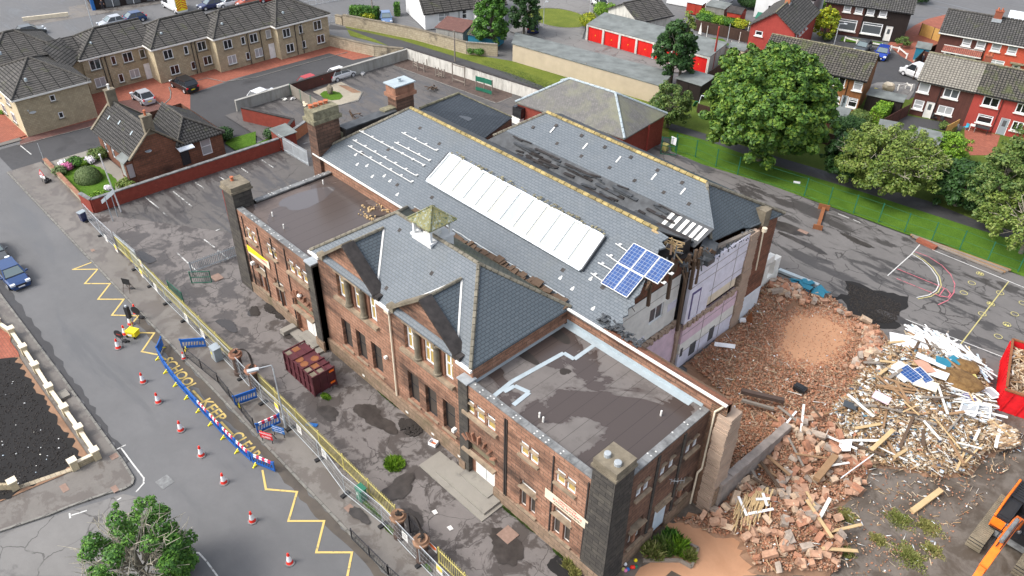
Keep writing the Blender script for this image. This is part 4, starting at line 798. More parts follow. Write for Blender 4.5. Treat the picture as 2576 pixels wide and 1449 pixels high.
for i in range(80):
 y=rn.uniform(32.3,43.2);z=(HZ+.54*(min(y,38.8)-32))if y<39 else 11.0;x=-23.6+rn.uniform(-.6,.3);L=rn.uniform(.3,1.3)
 (tb if rn.random()<.6 else tf).bar((x,y,z-.1-rn.random()*.3),(x+rn.uniform(-.1,.4),y+rn.uniform(-.6,.6),z-.3-L*rn.uniform(.2,1)),rn.uniform(.05,.16),rn.uniform(.03,.3)if rn.random()<.4 else.05)
for y,z0,z1 in((40.6,4.6,11.3),(38.6,8.6,11.9),(36.3,9.2,10.9),(41.4,8.0,11.3),(42.0,8.2,11.2)):tb.bar((SX+.02,y,z0),(SX-.1,y+.1,z1),.2,.2)
for i in range(44):y=rn.uniform(43.6,49.2);tf.bar((-24.0+rn.uniform(-.1,.3),y,9.9-(y-43.6)*.06),(-23.8+rn.uniform(-.1,.3),y+rn.uniform(-.7,.7),9.4-rn.uniform(0,.35)),rn.uniform(.08,.25),.05)
for i in range(60):x=rn.uniform(-24.4,-21.0);tf.obox((x,32.2+rn.uniform(-.2,.5),9.75+rn.uniform(-.1,.15)+max(0,(-22.8-x))*.1),(rn.uniform(.15,.45),rn.uniform(.1,.3),.03),(V(1,rn.uniform(-.3,.3),rn.uniform(-.4,.4)).normalized(),V(rn.uniform(-.3,.3),1,0).normalized(),Z3))
part('hanging_timber',tb,'timber_dark',school,'dark broken roof timbers hanging from the tear');part('torn_felt',tf,'lead_dark',school,'torn slates and felt along the broken eave')
m=MB()
for i in range(26):m.bar((-24.6+rn.uniform(-.3,.3),38.9+rn.uniform(-.3,.5),12.6+rn.uniform(-.4,.3)),(-24.0+rn.uniform(-.3,.3),39.6+rn.uniform(-.3,.6),12.1+rn.uniform(-.4,.3)),.05,.05)
m.bar((-24.8,38.7,13.1),(-23.7,40.0,10.9),.09,.09);m.bar((-25.6,38.6,13.3),(-24.5,38.9,13.0),.15,.1)
part('splintered_lath',m,'timber_pale',school)
m=MB();m.bar((-24.0,44.2,9.9),(-23.7,49.4,9.35),.3,.28);part('eaves_board',m,'timber_old',school)
m=MB();m.obox((-23.9,43.6,10.35),(1.1,1.3,.5),(V(.9,.3,-.3).normalized(),V(-.3,.9,.2).normalized(),Z3));m.obox((-23.5,43.0,9.8),(.7,.9,.4));part('lead_gutter',m,'lead_dark',school)
ragwall('broken_pier',-13.9,31.75,33.1,0,8.6,'plaster',.9,5,'tall torn edge of plastered wall beside the side elevation')
w=MB();w.wall((-14.4,31.9,0),UE,.5,9.3);w.wall((-15.35,31.9,0),U,1.05,9.3);part('wall',w,'sandstone_rubble',school)
m=MB();pts=[(-15.35,32),(-13.8,32),(-13.8,33.2),(-15.35,33.2)];m.prism(pts,0,2.4);part('buttress',m,'plinth_stone',school)
m=MB();a=V(-13.9,32.4,0);b=g(3,4,150,315,1.6);u_=(b-a);u_.z=0;n_=22;rn=random.Random(9)
for i in range(n_):p=a+u_*i/n_;q2=a+u_*(i+1)/n_;h_=2.7-1.0*i/n_+rn.uniform(-.06,.06);m.bar(p+Z3*h_/2,q2+Z3*h_/2,.55,h_)
part('wall_stub',m,'stub_grey',school,'low torn wall running away from the broken corner')
m=MB();m.path([(-14.5,31.78,9.45),(-14.75,31.78,9.0),(-15.0,31.82,8.6),(-15.0,31.84,3.6),(-15.15,31.7,3.2),(-15.15,31.7,.2)],.065,8);part('downpipe',m,'cream_paint',school)
m=MB();m.path([(-15.3,28.6,5.0),(-14.7,28.6,5.3)],.02);m.bar((-15.0,28.3,5.3),(-14.5,28.9,5.35),.02);
for k in range(5):c=V(-15.0,28.3,5.3).lerp(V(-14.5,28.9,5.35),k/4);m.bar(c-V(0,0,.25),c+V(0,0,.25),.015)
part('aerial',m,'galv',school)
m=MB();m.box((-29.7,20.95,0),(-23.4,22.78,.22));m.box((-28.4,21.35,.22),(-23.65,22.78,.4));m.box((-27.1,22.3,.4),(-24.35,YW+.32,.5));part('entrance_step',m,'concrete',school)
m=MB();m.box((-47.7,22.0,0),(-43.9,22.78,.3));m.box((-46.9,22.3,.3),(-44.6,YW+.32,.42));m.box((-48.3,21.5,0),(-47.7,22.7,.55));part('entrance_step',m,'concrete',school)
# ------------------------------------------------------------------ other buildings
def roofgable(par,W,D,ze,zr,mat,oh=.35,ov=.3,ridge='ridge_tile',segs=None,hipL=0,hipR=0,name='roof'):
 """ridge along local x; hipL / hipR = run of a hipped end"""
 sl=(zr-ze)/(D/2);e=ze-sl*oh;segs=segs or[(0,W,mat)]
 for i,(a,b,mt)in enumerate(segs):
  a0=a-(ov if i==0 else 0);b0=b+(ov if i==len(segs)-1 else 0);ra=a0+(hipL if i==0 else 0);rb=b0-(hipR if i==len(segs)-1 else 0)
  m=MB();m.slab([(a0,-oh,e),(b0,-oh,e),(rb,D/2,zr),(ra,D/2,zr)],.13);m.slab([(b0,D+oh,e),(a0,D+oh,e),(ra,D/2,zr),(rb,D/2,zr)],.13)
  if i==0 and hipL:m.slab([(a0,D+oh,e),(a0,-oh,e),(ra,D/2,zr)],.13)
  if i==len(segs)-1 and hipR:m.slab([(b0,-oh,e),(b0,D+oh,e),(rb,D/2,zr)],.13)
  rf=part(name,m,mt,par)
 rg=MB();A0=-ov;B0=W+ov;caps(rg,(A0+hipL,D/2,zr),(B0-hipR,D/2,zr),.11,.5)
 if hipL:caps(rg,(A0+hipL,D/2,zr),(A0,-oh,e),.1,.5);caps(rg,(A0+hipL,D/2,zr),(A0,D+oh,e),.1,.5)
 if hipR:caps(rg,(B0-hipR,D/2,zr),(B0,-oh,e),.1,.5);caps(rg,(B0-hipR,D/2,zr),(B0,D+oh,e),.1,.5)
 part('ridge_tiles',rg,ridge,par)
 return e
def house(name,label,cat,ox,oy,rz,W,D,ze,zr,wmats,rmat,wins=(),wr=(),wl=(),doors=(),segs=None,hip=(0,0),gut='black_paint',pipes=(),group=None,ridge='ridge_tile',dep=.12,z0=0.1,sidemat=None):
 LOC[0]=1
 h=thing(name,label,cat,(ox,oy,z0),R(rz),group);ze-=z0;zr-=z0
 U1=V(1,0,0)
 ends=[q[1]for q in wmats];st=0
 allop=[(x,z,x+w_,z+h_)for(x,z,w_,h_,*_)in wins]+[(x,0.02,x+w_,h_)for(x,w_,h_,*_)in doors]
 for mat,en in wmats:
  m=MB();ops=[(a-st,b,c-st,e)for a,b,c,e in allop if a>=st-.01 and c<=en+.01];m.wall((st,0,0),U1,en-st,ze,ops,dep);part('wall',m,mat,h);st=en
 sm=sidemat or wmats[-1][0]
 m=MB();m.wall((W,0,0),V(0,1,0),D,ze,[(y,z,y+w_,z+h_)for(y,z,w_,h_,*_)in wr],dep)
 if not hip[1]:m.face([(W,0,ze),(W,D,ze),(W,D/2,zr-.08)])
 m.wall((W,D,0),V(-1,0,0),W,ze);part('wall',m,sm,h)
 m=MB();m.wall((0,D,0),V(0,-1,0),D,ze,[(y,z,y+w_,z+h_)for(y,z,w_,h_,*_)in wl],dep)
 if not hip[0]:m.face([(0,D,ze),(0,0,ze),(0,D/2,zr-.08)])
 part('wall',m,sidemat or wmats[0][0],h)
 e=roofgable(h,W,D,ze,zr,rmat,segs=segs,hipL=hip[0],hipR=hip[1],ridge=ridge)
 def W_(o,u,spec):
  x,z,w_,h_=spec[:4];nv=spec[4]if len(spec)>4 else 1;gm=spec[5]if len(spec)>5 else 'glass_dark';hs2=spec[6]if len(spec)>6 else None
  win(h,o,u,w_,h_,dep-.04,gm=gm,nv=nv,hs=hs2,nh=0,t=.13,sill='white_paint' if cat!='flats' else 'dressed_stone')
 for s_ in wins:W_((s_[0],0,s_[1]),U1,s_)
 for s_ in wr:W_((W,s_[0],s_[1]),V(0,1,0),s_)
 for s_ in wl:W_((0,D-s_[0],s_[1]),V(0,-1,0),s_)
 for(x,w_,h_,mt)in doors:
  m=MB();m.box((x+.06,dep-.06,.05),(x+w_-.06,dep-.02,h_-.05));dr=part('door',m,mt,h)
  m=MB();m.box((x,dep-.09,.02),(x+.07,dep-.01,h_));m.box((x+w_-.07,dep-.09,.02),(x+w_,dep-.01,h_));m.box((x+.07,dep-.09,h_-.07),(x+w_-.07,dep-.01,h_));m.build('frame','white_upvc',dr)
  m=MB();m.box((x+.3*w_,dep-.075,1.1),(x+.7*w_,dep-.063,1.85));m.build('door_glass','glass_mid',dr)
 m=MB();m.box((-.3,-.47,e-.02),(W+.3,-.36,e+.08));part('gutter',m,gut,h)
 if pipes:
  for x in pipes:m=MB();m.path([(x,-.4,e),(x,-.08,e-.35),(x,-.08,.1)],.045);part('downpipe',m,'black_paint',h)
 LOC[0]=0
 return h
def local(fn):
 LOC[0]=1;r_=fn();LOC[0]=0;return r_
W2=[1.0,3.7]
def hchim(par,x,y,z0,z1,sx=.8,sy=.6,mat='red_brick',pots=2):
 LOC[0]=1
 m=MB();m.box((x-sx/2,y-sy/2,z0),(x+sx/2,y+sy/2,z1));m.box((x-sx/2-.06,y-sy/2-.06,z1),(x+sx/2+.06,y+sy/2+.06,z1+.12));c=part('chimney',m,mat,par)
 for i in range(pots):m=MB();m.lathe((x-sx/4+i*sx/2/max(1,pots-1),y,z1+.12),[(.12,0),(.1,.1),(.1,.3),(.13,.34)],8);m.build('chimney_pot','terracotta',c)
 m=MB();m.box((x-sx/2-.12,y-sy/2-.12,z0),(x+sx/2+.12,y-sy/2,z0+.45));m.build('flashing','lead',c)
 LOC[0]=0
b1=house('clad_house','brown timber clad house with mossy tiles, half hidden behind the broad green tree','house',-49.2,93.9,14.5,13.0,7.8,4.7,6.7,[('board_wood',13.0)],'tile_brown',[(9.1,3.1,1.7,1.2,1),(11.8,3.0,1.1,1.25,0,'glass_blind',[.85]),(9.9,.9,.8,.9,0,'glass_blind',[.6]),(11.7,.75,1.15,1.25,0,'glass_dark',[.75,1.0]),(3,3.1,1.7,1.2),(5.5,3.1,1.2,1.2)],doors=[(10.85,.8,2.1,'grey_metal')],pipes=(11.15,),ridge='ridge_moss')
tr=house('terraced_house','brown and red clad terrace with one pale tiled roof half, above the garden sheds','terrace',-32.0,102.2,13.3,27,8,4.8,6.9,[('board_brown',6.35),('board_red',12.7),('board_red',19),('board_brown',27)],'tile_pale',[(.1,3.1,1.3,1.25,0,'glass_blind'),(3.0,3.1,1.75,1.2,1,'glass_mid'),(.2,.9,1.15,1.2,0,'glass_blind',[.55]),(3.0,.95,1.75,1.1,1,'glass_blind'),(7.4,3.1,1.8,1.2,1),(7.5,.95,1.7,1.1,0,'glass_dark',[.8]),(11.0,3.1,1.2,1.2),(11.3,.9,1.2,1.2),(13.6,3.1,1.8,1.2),(14,.9,1.7,1.2)],doors=[(1.6,.95,2.15,'white_paint'),(10.0,1.0,2.15,'grey_metal')],segs=[(0,6.35,'tile_pale'),(6.35,27,'tile_brown')],pipes=(1.75+.9,9.5),ridge='ridge_moss');hchim(tr,6.3,4.6,6.2,7.5)
bo=house('semi_detached_house','brown and orange clad pair with a red tiled porch canopy, top right','house',-37.5,122.0,15,16,8,4.8,6.9,[('board_brown',6.2),('board_orange',16)],'tile_grey',[(3.0,3.3,1.15,1.15,0,'glass_blind',[.4]),(4.8,3.3,1.15,1.15,0,'glass_blind',[.4]),(6.7,3.3,1.2,1.15,0,'glass_blind',[.4]),(8.7,3.3,1.2,1.15,0,'glass_blind',[.4]),(2.7,.8,2.6,1.35,1,'glass_mid',[1.0]),(6.8,.8,2.2,1.4,1,'glass_blind',[1.0])],doors=[(1.2,.9,2.05,'white_paint'),(10,1,2.1,'white_paint')],gut='white_paint');hchim(bo,6.2,3.4,6.3,7.7,1,.7)
LOC[0]=1
m=MB();m.slab([(.9,-1.1,2.45),(5.9,-1.1,2.45),(5.9,0,2.95),(.9,0,2.95)],.1);part('canopy',m,'tile_red',bo);m=MB();m.box((.85,-1.15,2.28),(5.95,-1.02,2.42));m.box((.9,-.04,2.955),(5.9,-.002,3.05));part('fascia',m,'white_paint',bo)
m=MB();m.box((9.6,-.6,2.2),(11.6,0,2.32));part('canopy',m,'ridge_moss',bo);LOC[0]=0
bh=house('semi_detached_house','brown and black clad pair with large white bay windows facing the turning circle','house',-55.4,122.7,21,12.2,8,4.9,6.9,[('board_brown',5.8),('board_black',12.2)],'tile_grey',[(2.6,3.5,1.1,1.0,0,'glass_blind',[.35]),(4.3,3.5,1.1,1.0,0,'glass_blind',[.35]),(6.0,3.5,1.1,1.0,0,'glass_blind',[.35]),(7.8,3.5,1.1,1.0,0,'glass_blind',[.35]),(2.1,.7,3.0,1.75,0,'glass_mid',[1.35]),(5.9,.7,2.9,1.75,0,'glass_mid',[1.35])],doors=[(9.3,1.0,2.3,'white_paint')],pipes=(5.75,))
rh=house('end_house','bright red clad house end, gable towards the garages','house',-51.6,106.6,104,12,6.4,4.6,6.9,[('board_red',12)],'tile_flats',[(.8,3.2,.9,.9),(2.6,3.2,.9,.9),(4.2,3.2,.9,.9),(6,3.2,.9,.9),(2,.6,2,1.4)],wl=[(.6+4.8-4.6,3.0,1.1,.7,0)],ridge='ridge_moss',doors=[(5,.9,2.1,'white_paint')])
hchim(rh,5.5,3.2,6.2,7.6,.7,.7,'orange_brick',1)
wh=house('white_house','white rendered house with grey tiled roof beside the conifers','house',-97.3,76.6,70,13.5,9.5,2.9,7.2,[('paint_white',13.5)],'tile_flats',[(2.2,.9,2.0,1.7,1,'glass_blind',[.8]),(6.1,.9,.9,1.6,0,'glass_dark',[.8])],ridge='ridge_tile',pipes=(5.6,))
LOC[0]=1
m=MB();m.wall((8.0,-3.2,0),V(1,0,0),3.2,2.6,[(1.2,1.2,1.7,2.0)],.1);m.wall((8.0,0,0),V(0,-1,0),3.2,2.6);m.wall((11.2,-3.2,0),V(0,1,0),3.2,2.6);m.face([(8,-3.2,2.6),(11.2,-3.2,2.6),(9.6,-3.2,4)]);part('wall',m,'paint_white',wh)
m=MB();m.slab([(7.7,-3.5,2.4),(9.6,-3.5,4.1),(9.6,2,4.1),(7.7,2,2.4)],.1);m.slab([(9.6,-3.5,4.1),(11.5,-3.5,2.4),(11.5,2,2.4),(9.6,2,4.1)],.1);part('roof',m,'tile_flats',wh)
LOC[0]=0
bg_=house('bungalow','low cream bungalow with grey tiled roof behind the red garages','house',-73.2,98.9,79,6.6,7.4,2.5,4.3,[('render_white',6.6)],'tile_flats',[])
w2=house('white_house','white rendered house with dark windows at the top edge, behind the sheds','house',-66.5,121.0,14,9,8,4.6,6.6,[('paint_white',9)],'tile_grey',[(2.0,1.0,1.4,1.3),(5.5,.9,1.2,1.7)])
w3=house('white_house','white gable wall at the top edge, left of the sheds','house',-80.5,116.0,14,9,8,4.8,6.8,[('paint_white',9)],'tile_grey',[])
LX0,LX1,LY0,LY1=-89.5,-79.9,23.7,33.6
lodge=thing('stone_bungalow','small dark sandstone bungalow with two chimneys, in the walled corner garden','bungalow',(-85,24,0))
w=MB();w.wall((LX0,23.7,0),U,9.6,3.15,[(1.2,.8,2.1,2.6),(3.2,.8,4.1,2.6)],.15);w.wall((LX1,23.7,0),UE,9.9,3.15,[(4.9,.4,5.9,2.4),(7.3,.8,8.5,2.7)],.15)
w.face([(LX1,23.7,3.15),(LX1,28.7,3.15),(LX1,26.2,5.5)]);w.face([(LX0,28.7,3.15),(LX0,23.7,3.15),(LX0,26.2,5.5)]);w.wall((LX0,33.6,0),UW,9.9,3.15);w.wall((LX1,33.6,0),UN,9.6,3.15);part('wall',w,'lodge_stone',lodge)
m=MB();m.slab([(LX0-.2,23.3,2.95),(LX1+.1,23.3,2.95),(LX1+.1,26.2,5.6),(LX0-.2,26.2,5.6)]);m.slab([(LX1+.1,29.3,2.8),(LX0-.2,29.3,2.8),(LX0-.2,26.2,5.6),(LX1+.1,26.2,5.6)]);part('roof',m,'tile_lodge',lodge)
m=MB();a,b,c,e=V(LX1+.3,28.3,2.9),V(LX1+.3,33.9,2.9),V(-83.5,33.9,2.9),V(-83.5,28.3,2.9);r1,r2=V(-84.5,29.6,4.7),V(-81.9,31,4.8)
m.slab([V(-87,28.8,2.9),a,V(-81.9,30.6,4.85),V(-87,30.6,4.85)]);m.slab([a,b,V(-81.9,30.6,4.85)]);m.slab([b,V(-87,33.9,2.9),V(-87,30.6,4.85),V(-81.9,30.6,4.85)]);part('roof',m,'tile_lodge',lodge)
rg=MB();caps(rg,(LX0-.2,26.2,5.62),(LX1+.1,26.2,5.62));caps(rg,(-87,30.6,4.87),(-81.9,30.6,4.87));caps(rg,(-81.9,30.6,4.87),(LX1+.3,33.9,2.95));caps(rg,(-81.9,30.6,4.87),(LX1+.3,28.3,2.95));part('ridge_tiles',rg,'ridge_tile',lodge)
m=MB()
for x in(LX0-.15,LX1+.08):m.bar((x,23.3,3.0),(x,26.2,5.68),.35,.14);m.bar((x,29.2,3.0),(x,26.2,5.68),.35,.14)
part('gable_coping',m,'dressed_stone',lodge)
for x,y,s_ in((LX1-.2,26.2,1),(LX0+.3,26.2,2)):
 m=MB();m.box((x-.3,y-.5,5),(x+.3,y+.5,6.9));m.box((x-.36,y-.56,6.9),(x+.36,y+.56,7.05));ch=part('chimney',m,'dressed_stone',lodge);m=MB();m.lathe((x,y,7.05),[(.14,0),(.12,.1),(.12,.5),(.16,.55)],8);m.build('chimney_pot','terracotta' if s_==1 else 'white_paint',ch)
for x in(1.2,3.2):win(lodge,(LX0+x,23.7,.8),U,.9,1.8,.12,gm='glass_mid',nv=0,hs=[.9])
win(lodge,(LX1,23.7+7.3,.8),UE,1.2,1.9,.12,gm='glass_blind',nv=0,hs=[1.0])
m=MB();m.box((LX1-.12,28.65,.4),(LX1-.05,29.55,2.35));part('door',m,'iron_black',lodge)
m=MB();m.box((-81.9,22.9,.1),(-80.2,23.69,2.75));by=part('bay_window',m,'lodge_stone',lodge);m=MB();m.slab([(-82.1,22.7,2.7),(-80.0,22.7,2.7),(-80.3,23.9,3.35),(-81.9,23.9,3.35)],.1);m.build('bay_roof','felt_grey',by);m=MB();m.box((-81.5,22.86,.9),(-80.6,22.9,2.4));m.build('pane','glass_blind',by);m=MB();m.box((-80.2,23.0,.9),(-80.16,23.6,2.4));m.build('pane','glass_blind',by)
m=MB();m.slab([(LX1-.02,28.3,2.85),(LX1+.9,28.3,2.6),(LX1+.9,30.0,2.6),(LX1-.02,30.0,2.85)],.08);part('door_canopy',m,'bluewhite',lodge)
m=MB();c=V(LX1+.25,25.4,3.4);m.lathe(c,[(.02,-.05),(.32,.02),(.36,.06),(.02,.0)],12);part('satellite_dish',m,'grey_metal',lodge)
m=MB()
for x,z in((-88,.0),(-85.6,0),(-82.4,0)):p=V(x,24.6+random.uniform(0,.6),4.15+random.uniform(0,.4));p.z=2.95+(p.y-23.3)*.914+.02;m.bar(p,p+V(0,.35,.32),.2,.04)
part('roof_vent',m,'pale_lead',lodge)
flats=thing('apartment_block','long two storey buff stone flats with stepped bays and grey tiled hipped roofs','flats',(-104,45,0))
def bay(xf,y0,y1,ze,depth,wins,doors=(),hl=0,hr=0,zr=None,par=None,pw=True):
 par=par or flats;depth=depth-1.8 if par is flats else depth;zr=zr or ze+2.1;x0=xf-depth
 m=MB();m.wall((xf,y0,0),UE,y1-y0,ze,[(y-y0,z,y+w_-y0,z+h_)for y,z,w_,h_,*_ in wins]+[(y-y0,.02,y+w_-y0,2.15)for y,w_ in doors],.1);m.wall((xf,y1,0),UN,depth,ze);m.wall((x0,y1,0),UW,y1-y0,ze);part('wall',m,'cream_stone',par)
 m=MB();m.wall((x0,y0,0),U,depth,ze);part('wall',m,'cream_brick_and_lit_side',par)  # brighter courses paint sunlight onto the side wall facing the street
 o=.35;sl=(zr-ze)/(depth/2);e=ze-.02;xm=xf-depth/2;ya,yb=y0-o+hl,y1+o-hr
 m=MB();m.slab([(xf+o,y0-o,e),(xf+o,y1+o,e),(xm,yb,zr),(xm,ya,zr)],.12);m.slab([(x0-o,y1+o,e),(x0-o,y0-o,e),(xm,ya,zr),(xm,yb,zr)],.12)
 if hl:m.slab([(x0-o,y0-o,e),(xf+o,y0-o,e),(xm,ya,zr)],.12)
 else:m.face([(x0-o,y0-o,e),(xf+o,y0-o,e),(xm,ya,zr)])
 if hr:m.slab([(xf+o,y1+o,e),(x0-o,y1+o,e),(xm,yb,zr)],.12)
 part('roof',m,'tile_flats',par)
 rg=MB();caps(rg,(xm,ya,zr),(xm,yb,zr))
 if hl:caps(rg,(xm,ya,zr),(xf+o,y0-o,e));caps(rg,(xm,ya,zr),(x0-o,y0-o,e))
 if hr:caps(rg,(xm,yb,zr),(xf+o,y1+o,e));caps(rg,(xm,yb,zr),(x0-o,y1+o,e))
 part('ridge_tiles',rg,'ridge_tile',par)
 m=MB();m.box((xf+o-.02,y0-o,e-.26),(xf+o+.05,y1+o,e-.06));m.box((x0-o,y0-o-.05,e-.26),(xf+o-.02,y0-o+.02,e-.06));part('fascia',m,'white_paint',par)
 for y,z,w_,h_,*r_ in wins:win(par,(xf,y,z),UE,w_,h_,.07,gm=(r_[1]if len(r_)>1 else 'glass_dark'),nv=(r_[0]if r_ else 1),t=.09,sill='dressed_stone')
 for y,w_ in doors:m=MB();m.box((xf-.09,y+.02,.03),(xf-.04,y+w_-.02,2.12));part('door',m,'white_upvc',par)
 m=MB();m.lathe((xf-1.6,y0+2.2,zr-1.1),[(.16,-.2),(.16,.12),(.05,.2)],6);part('roof_vent',m,'pale_lead',par)
def pipe(x,y,z=4.5,par=None):m=MB();m.path([(x+.4,y,z),(x+.1,y,z-.35),(x+.1,y,.1)],.055);part('downpipe',m,'black_paint',par or flats)
GB='glass_blind'
bay(-106.9,29.2,38.4,4.75,9,[(30.0,2.9,1.35,1.35),(30.0,.6,1.35,1.25,1,GB),(32.7,2.95,.6,1.15,0),(33.0,.5,.65,1.15,0),(34.2,2.85,1.3,1.3),(34.5,.6,1.3,1.2,1,GB),(36.4,2.9,.75,1.2,0)],[(36.5,.95)],hl=4)
pipe(-106.9,32.0);pipe(-106.9,31.5)
bay(-104.35,37.3,46.2,4.8,9.3,[(38.5,2.9,1.25,1.25),(38.9,.7,1.25,1.25),(41.3,2.9,.6,1.15,0),(41.8,.7,.65,1.1,0),(43.2,2.9,1.3,1.25),(43.6,.8,1.25,1.25)],hl=3.5)
pipe(-104.35,42.4);pipe(-104.35,42.9)
bay(-102.6,45.0,54.0,4.8,9.5,[(46.1,2.9,1.25,1.25),(46.3,.7,1.25,1.25,1,GB),(48.7,2.95,.6,1.1,0),(49.0,.7,.6,1.1,0),(50.0,2.85,1.2,1.25),(50.4,.7,1.2,1.25,1,GB),(52.5,2.9,.8,1.2,0,GB)],[(52.6,.95)],hl=3.5)
pipe(-102.6,49.6);pipe(-102.6,51.6)
bay(-101.3,53.6,61.9,4.8,9.6,[(54.4,2.9,1.2,1.25),(54.6,.7,1.25,1.25),(57.0,2.95,.6,1.15,0),(57.2,.75,.6,1.1,0),(59.4,2.8,1.35,1.35),(59.7,.8,1.3,1.25)],hl=3,hr=4.5)
pipe(-101.3,56.3);pipe(-101.3,57.3)
m=MB();m.wall((-107.2,27.0,0),UE,2.4,4.6);part('wall',m,'cream_stone',flats)
m=MB();m.slab([(-107.8,27.4,4.6),(-107.8,31,4.6),(-110.6,30,6.5),(-110.6,27,6.5)],.12);m.slab([(-104,26.6,4.6),(-107.6,29.4,4.8),(-110.6,28.6,6.6),(-108,25.5,6.7)],.12);part('roof',m,'tile_flats',flats)
endb=thing('apartment_block','square buff stone end block of flats with pyramid roof, nearest the street corner','flats',(-104,23,0))
bay(-99.5,19.0,27.1,4.75,10.5,[(22.6,3.3,.6,.75,0),(22.9,1.1,.55,.75,0)],hl=4.3,hr=4.3,zr=7.0,par=endb)
m=MB()
for x in(-103.5,-107):
 for z in(.7,2.9):win(endb,(x,19.0,z),U,1.3,1.2,-.02,t=.1,sill='dressed_stone')
m.box((-99.48,19.9,3.0),(-99.2,20.0,3.1));m.lathe((-99.1,20.3,2.75),[(.02,-.05),(.34,.02),(.38,.07),(.02,.0)],12);part('satellite_dish',m,'galv',endb)
bb=thing('apartment_block','grey tiled rear wing of flats at the left edge, behind the end block','flats',(-116,24,0))
bay(-109.7,19.5,29,4.75,11,[],hl=4.5,hr=4.5,zr=7.2,par=bb)
ax=thing('school_annex','red brick annex with hipped grey slate roof and white ridge flashings behind the school','annex',(-55,67,0))
AC=[V(-62.3,61.8,3.8),V(-47.4,63.8,3.8),V(-48.2,72.5,3.8),V(-63.1,70.6,3.8)];A1,A2=V(-58.4,66.8,6.5),V(-52.1,67.5,6.5)
c=sum(AC,V(0,0,0))/4;bw=[p.lerp(c,.035)for p in AC];m=MB()
for i in range(4):a,b=bw[i],bw[(i+1)%4];m.face([(a.x,a.y,0),(b.x,b.y,0),(b.x,b.y,3.75),(a.x,a.y,3.75)])
part('wall',m,'brick_painted',ax)
m=MB();m.slab([AC[0],AC[1],A2,A1]);m.slab([AC[1],AC[2],A2]);m.slab([AC[2],AC[3],A1,A2]);m.slab([AC[3],AC[0],A1]);part('roof',m,'slate_moss',ax)
rg=MB();
for a,b in((A1,A2),(A1,AC[0]),(A2,AC[1]),(A2,AC[2]),(A1,AC[3])):caps(rg,a,b,.14,.7)
part('ridge_flashing',rg,'pale_lead',ax)
m=MB();m.box((-62.3,61.4,2.2),(-60.9,62.4,3.4));part('window',m,'glass_dark',ax);m=MB();m.box((-62.4,61.3,1.4),(-61,62.0,2.2));part('parapet',m,'white_paint',ax);m=MB();m.path([(-47.7,68.5,3.8),(-47.7,68.5,.1)],.06);part('downpipe',m,'red_pipe',ax)
def garage_row(name,label,P,zt,sheet,wallm,doors=0,doorm='garage_red'):
 """P = front-left, front-right, back-right, back-left on the ground"""
 P=[V(p[0],p[1],0)for p in P];h=thing(name,label,'garages',tuple(P[0]));m=MB()
 zs=[zt[0],zt[0],zt[1],zt[1]]
 for i in range(4):
  a,b=P[i],P[(i+1)%4];za,zb=zs[i],zs[(i+1)%4]
  if i==0 and doors:continue
  m.face([a,b,(b.x,b.y,zb),(a.x,a.y,za)])
 if doors:
  m.bar(P[0]+Z3*(zt[0]-.12),P[1]+Z3*(zt[0]-.12),.2,.24);u=(P[1]-P[0])/doors;nn_=u.normalized().cross(Z3)
  for i in range(doors+1):c=P[0]+u*i;m.obox(c+Z3*zt[0]/2,(.34,.3,zt[0]-.02),(u.normalized(),nn_,Z3))
 part('wall',m,wallm,h)
 m=MB();c=sum(P,V(0,0,0))/4;q=[V(c.x+(p.x-c.x)*1.012,c.y+(p.y-c.y)*1.03,z+.1)for p,z in zip(P,zs)];m.slab(q,.12);part('roof',m,sheet,h)
 if doors:
  u=(P[1]-P[0])/doors;un=u.normalized();nn_=un.cross(Z3);L=u.length
  for i in range(doors):
   c=P[0]+u*(i+.5)-nn_*.05;m=MB()
   for s_ in(-1,1):m.obox(c+un*s_*(L-.34)/4+Z3*(zt[0]-.25)/2,((L-.36)/2-.01,.06,zt[0]-.26),(un,nn_,Z3))
   dr=part('garage_door',m,doorm,h);m=MB();m.obox(c+nn_*.05+Z3*1.0,(.08,.04,.14),(un,nn_,Z3));m.build('handle','yellow_bright',dr)
 return h
garage_row('garage_row','row of lock up garages with bright red double doors and a grey roof',[(-77.7,92.3),(-57.4,94.6),(-58.6,100.6),(-79,97.8)],(2.35,2.6),'felt_grey','render_white',7)
garage_row('garage_row','long low rendered garage row with a streaked grey roof, backing onto the grass',[(-79,77.7),(-55.4,81.0),(-57.5,86.3),(-82.3,81.6)],(2.5,2.3),'felt_grey','render_cream')
m=MB()
for(x,y,s_)in((-71,79.0,3),(-59.6,80.55,1.6)):m.box((x,y-.25,1.3),(x+s_*.55,y-.0,2.0))
garage_row('small_garage','small rendered store with flat grey roof by the brown fence',[(-58.5,100.4),(-55.8,101),(-56.2,103.2),(-58.9,102.6)],(2.0,2.2),'felt_grey','render_cream')
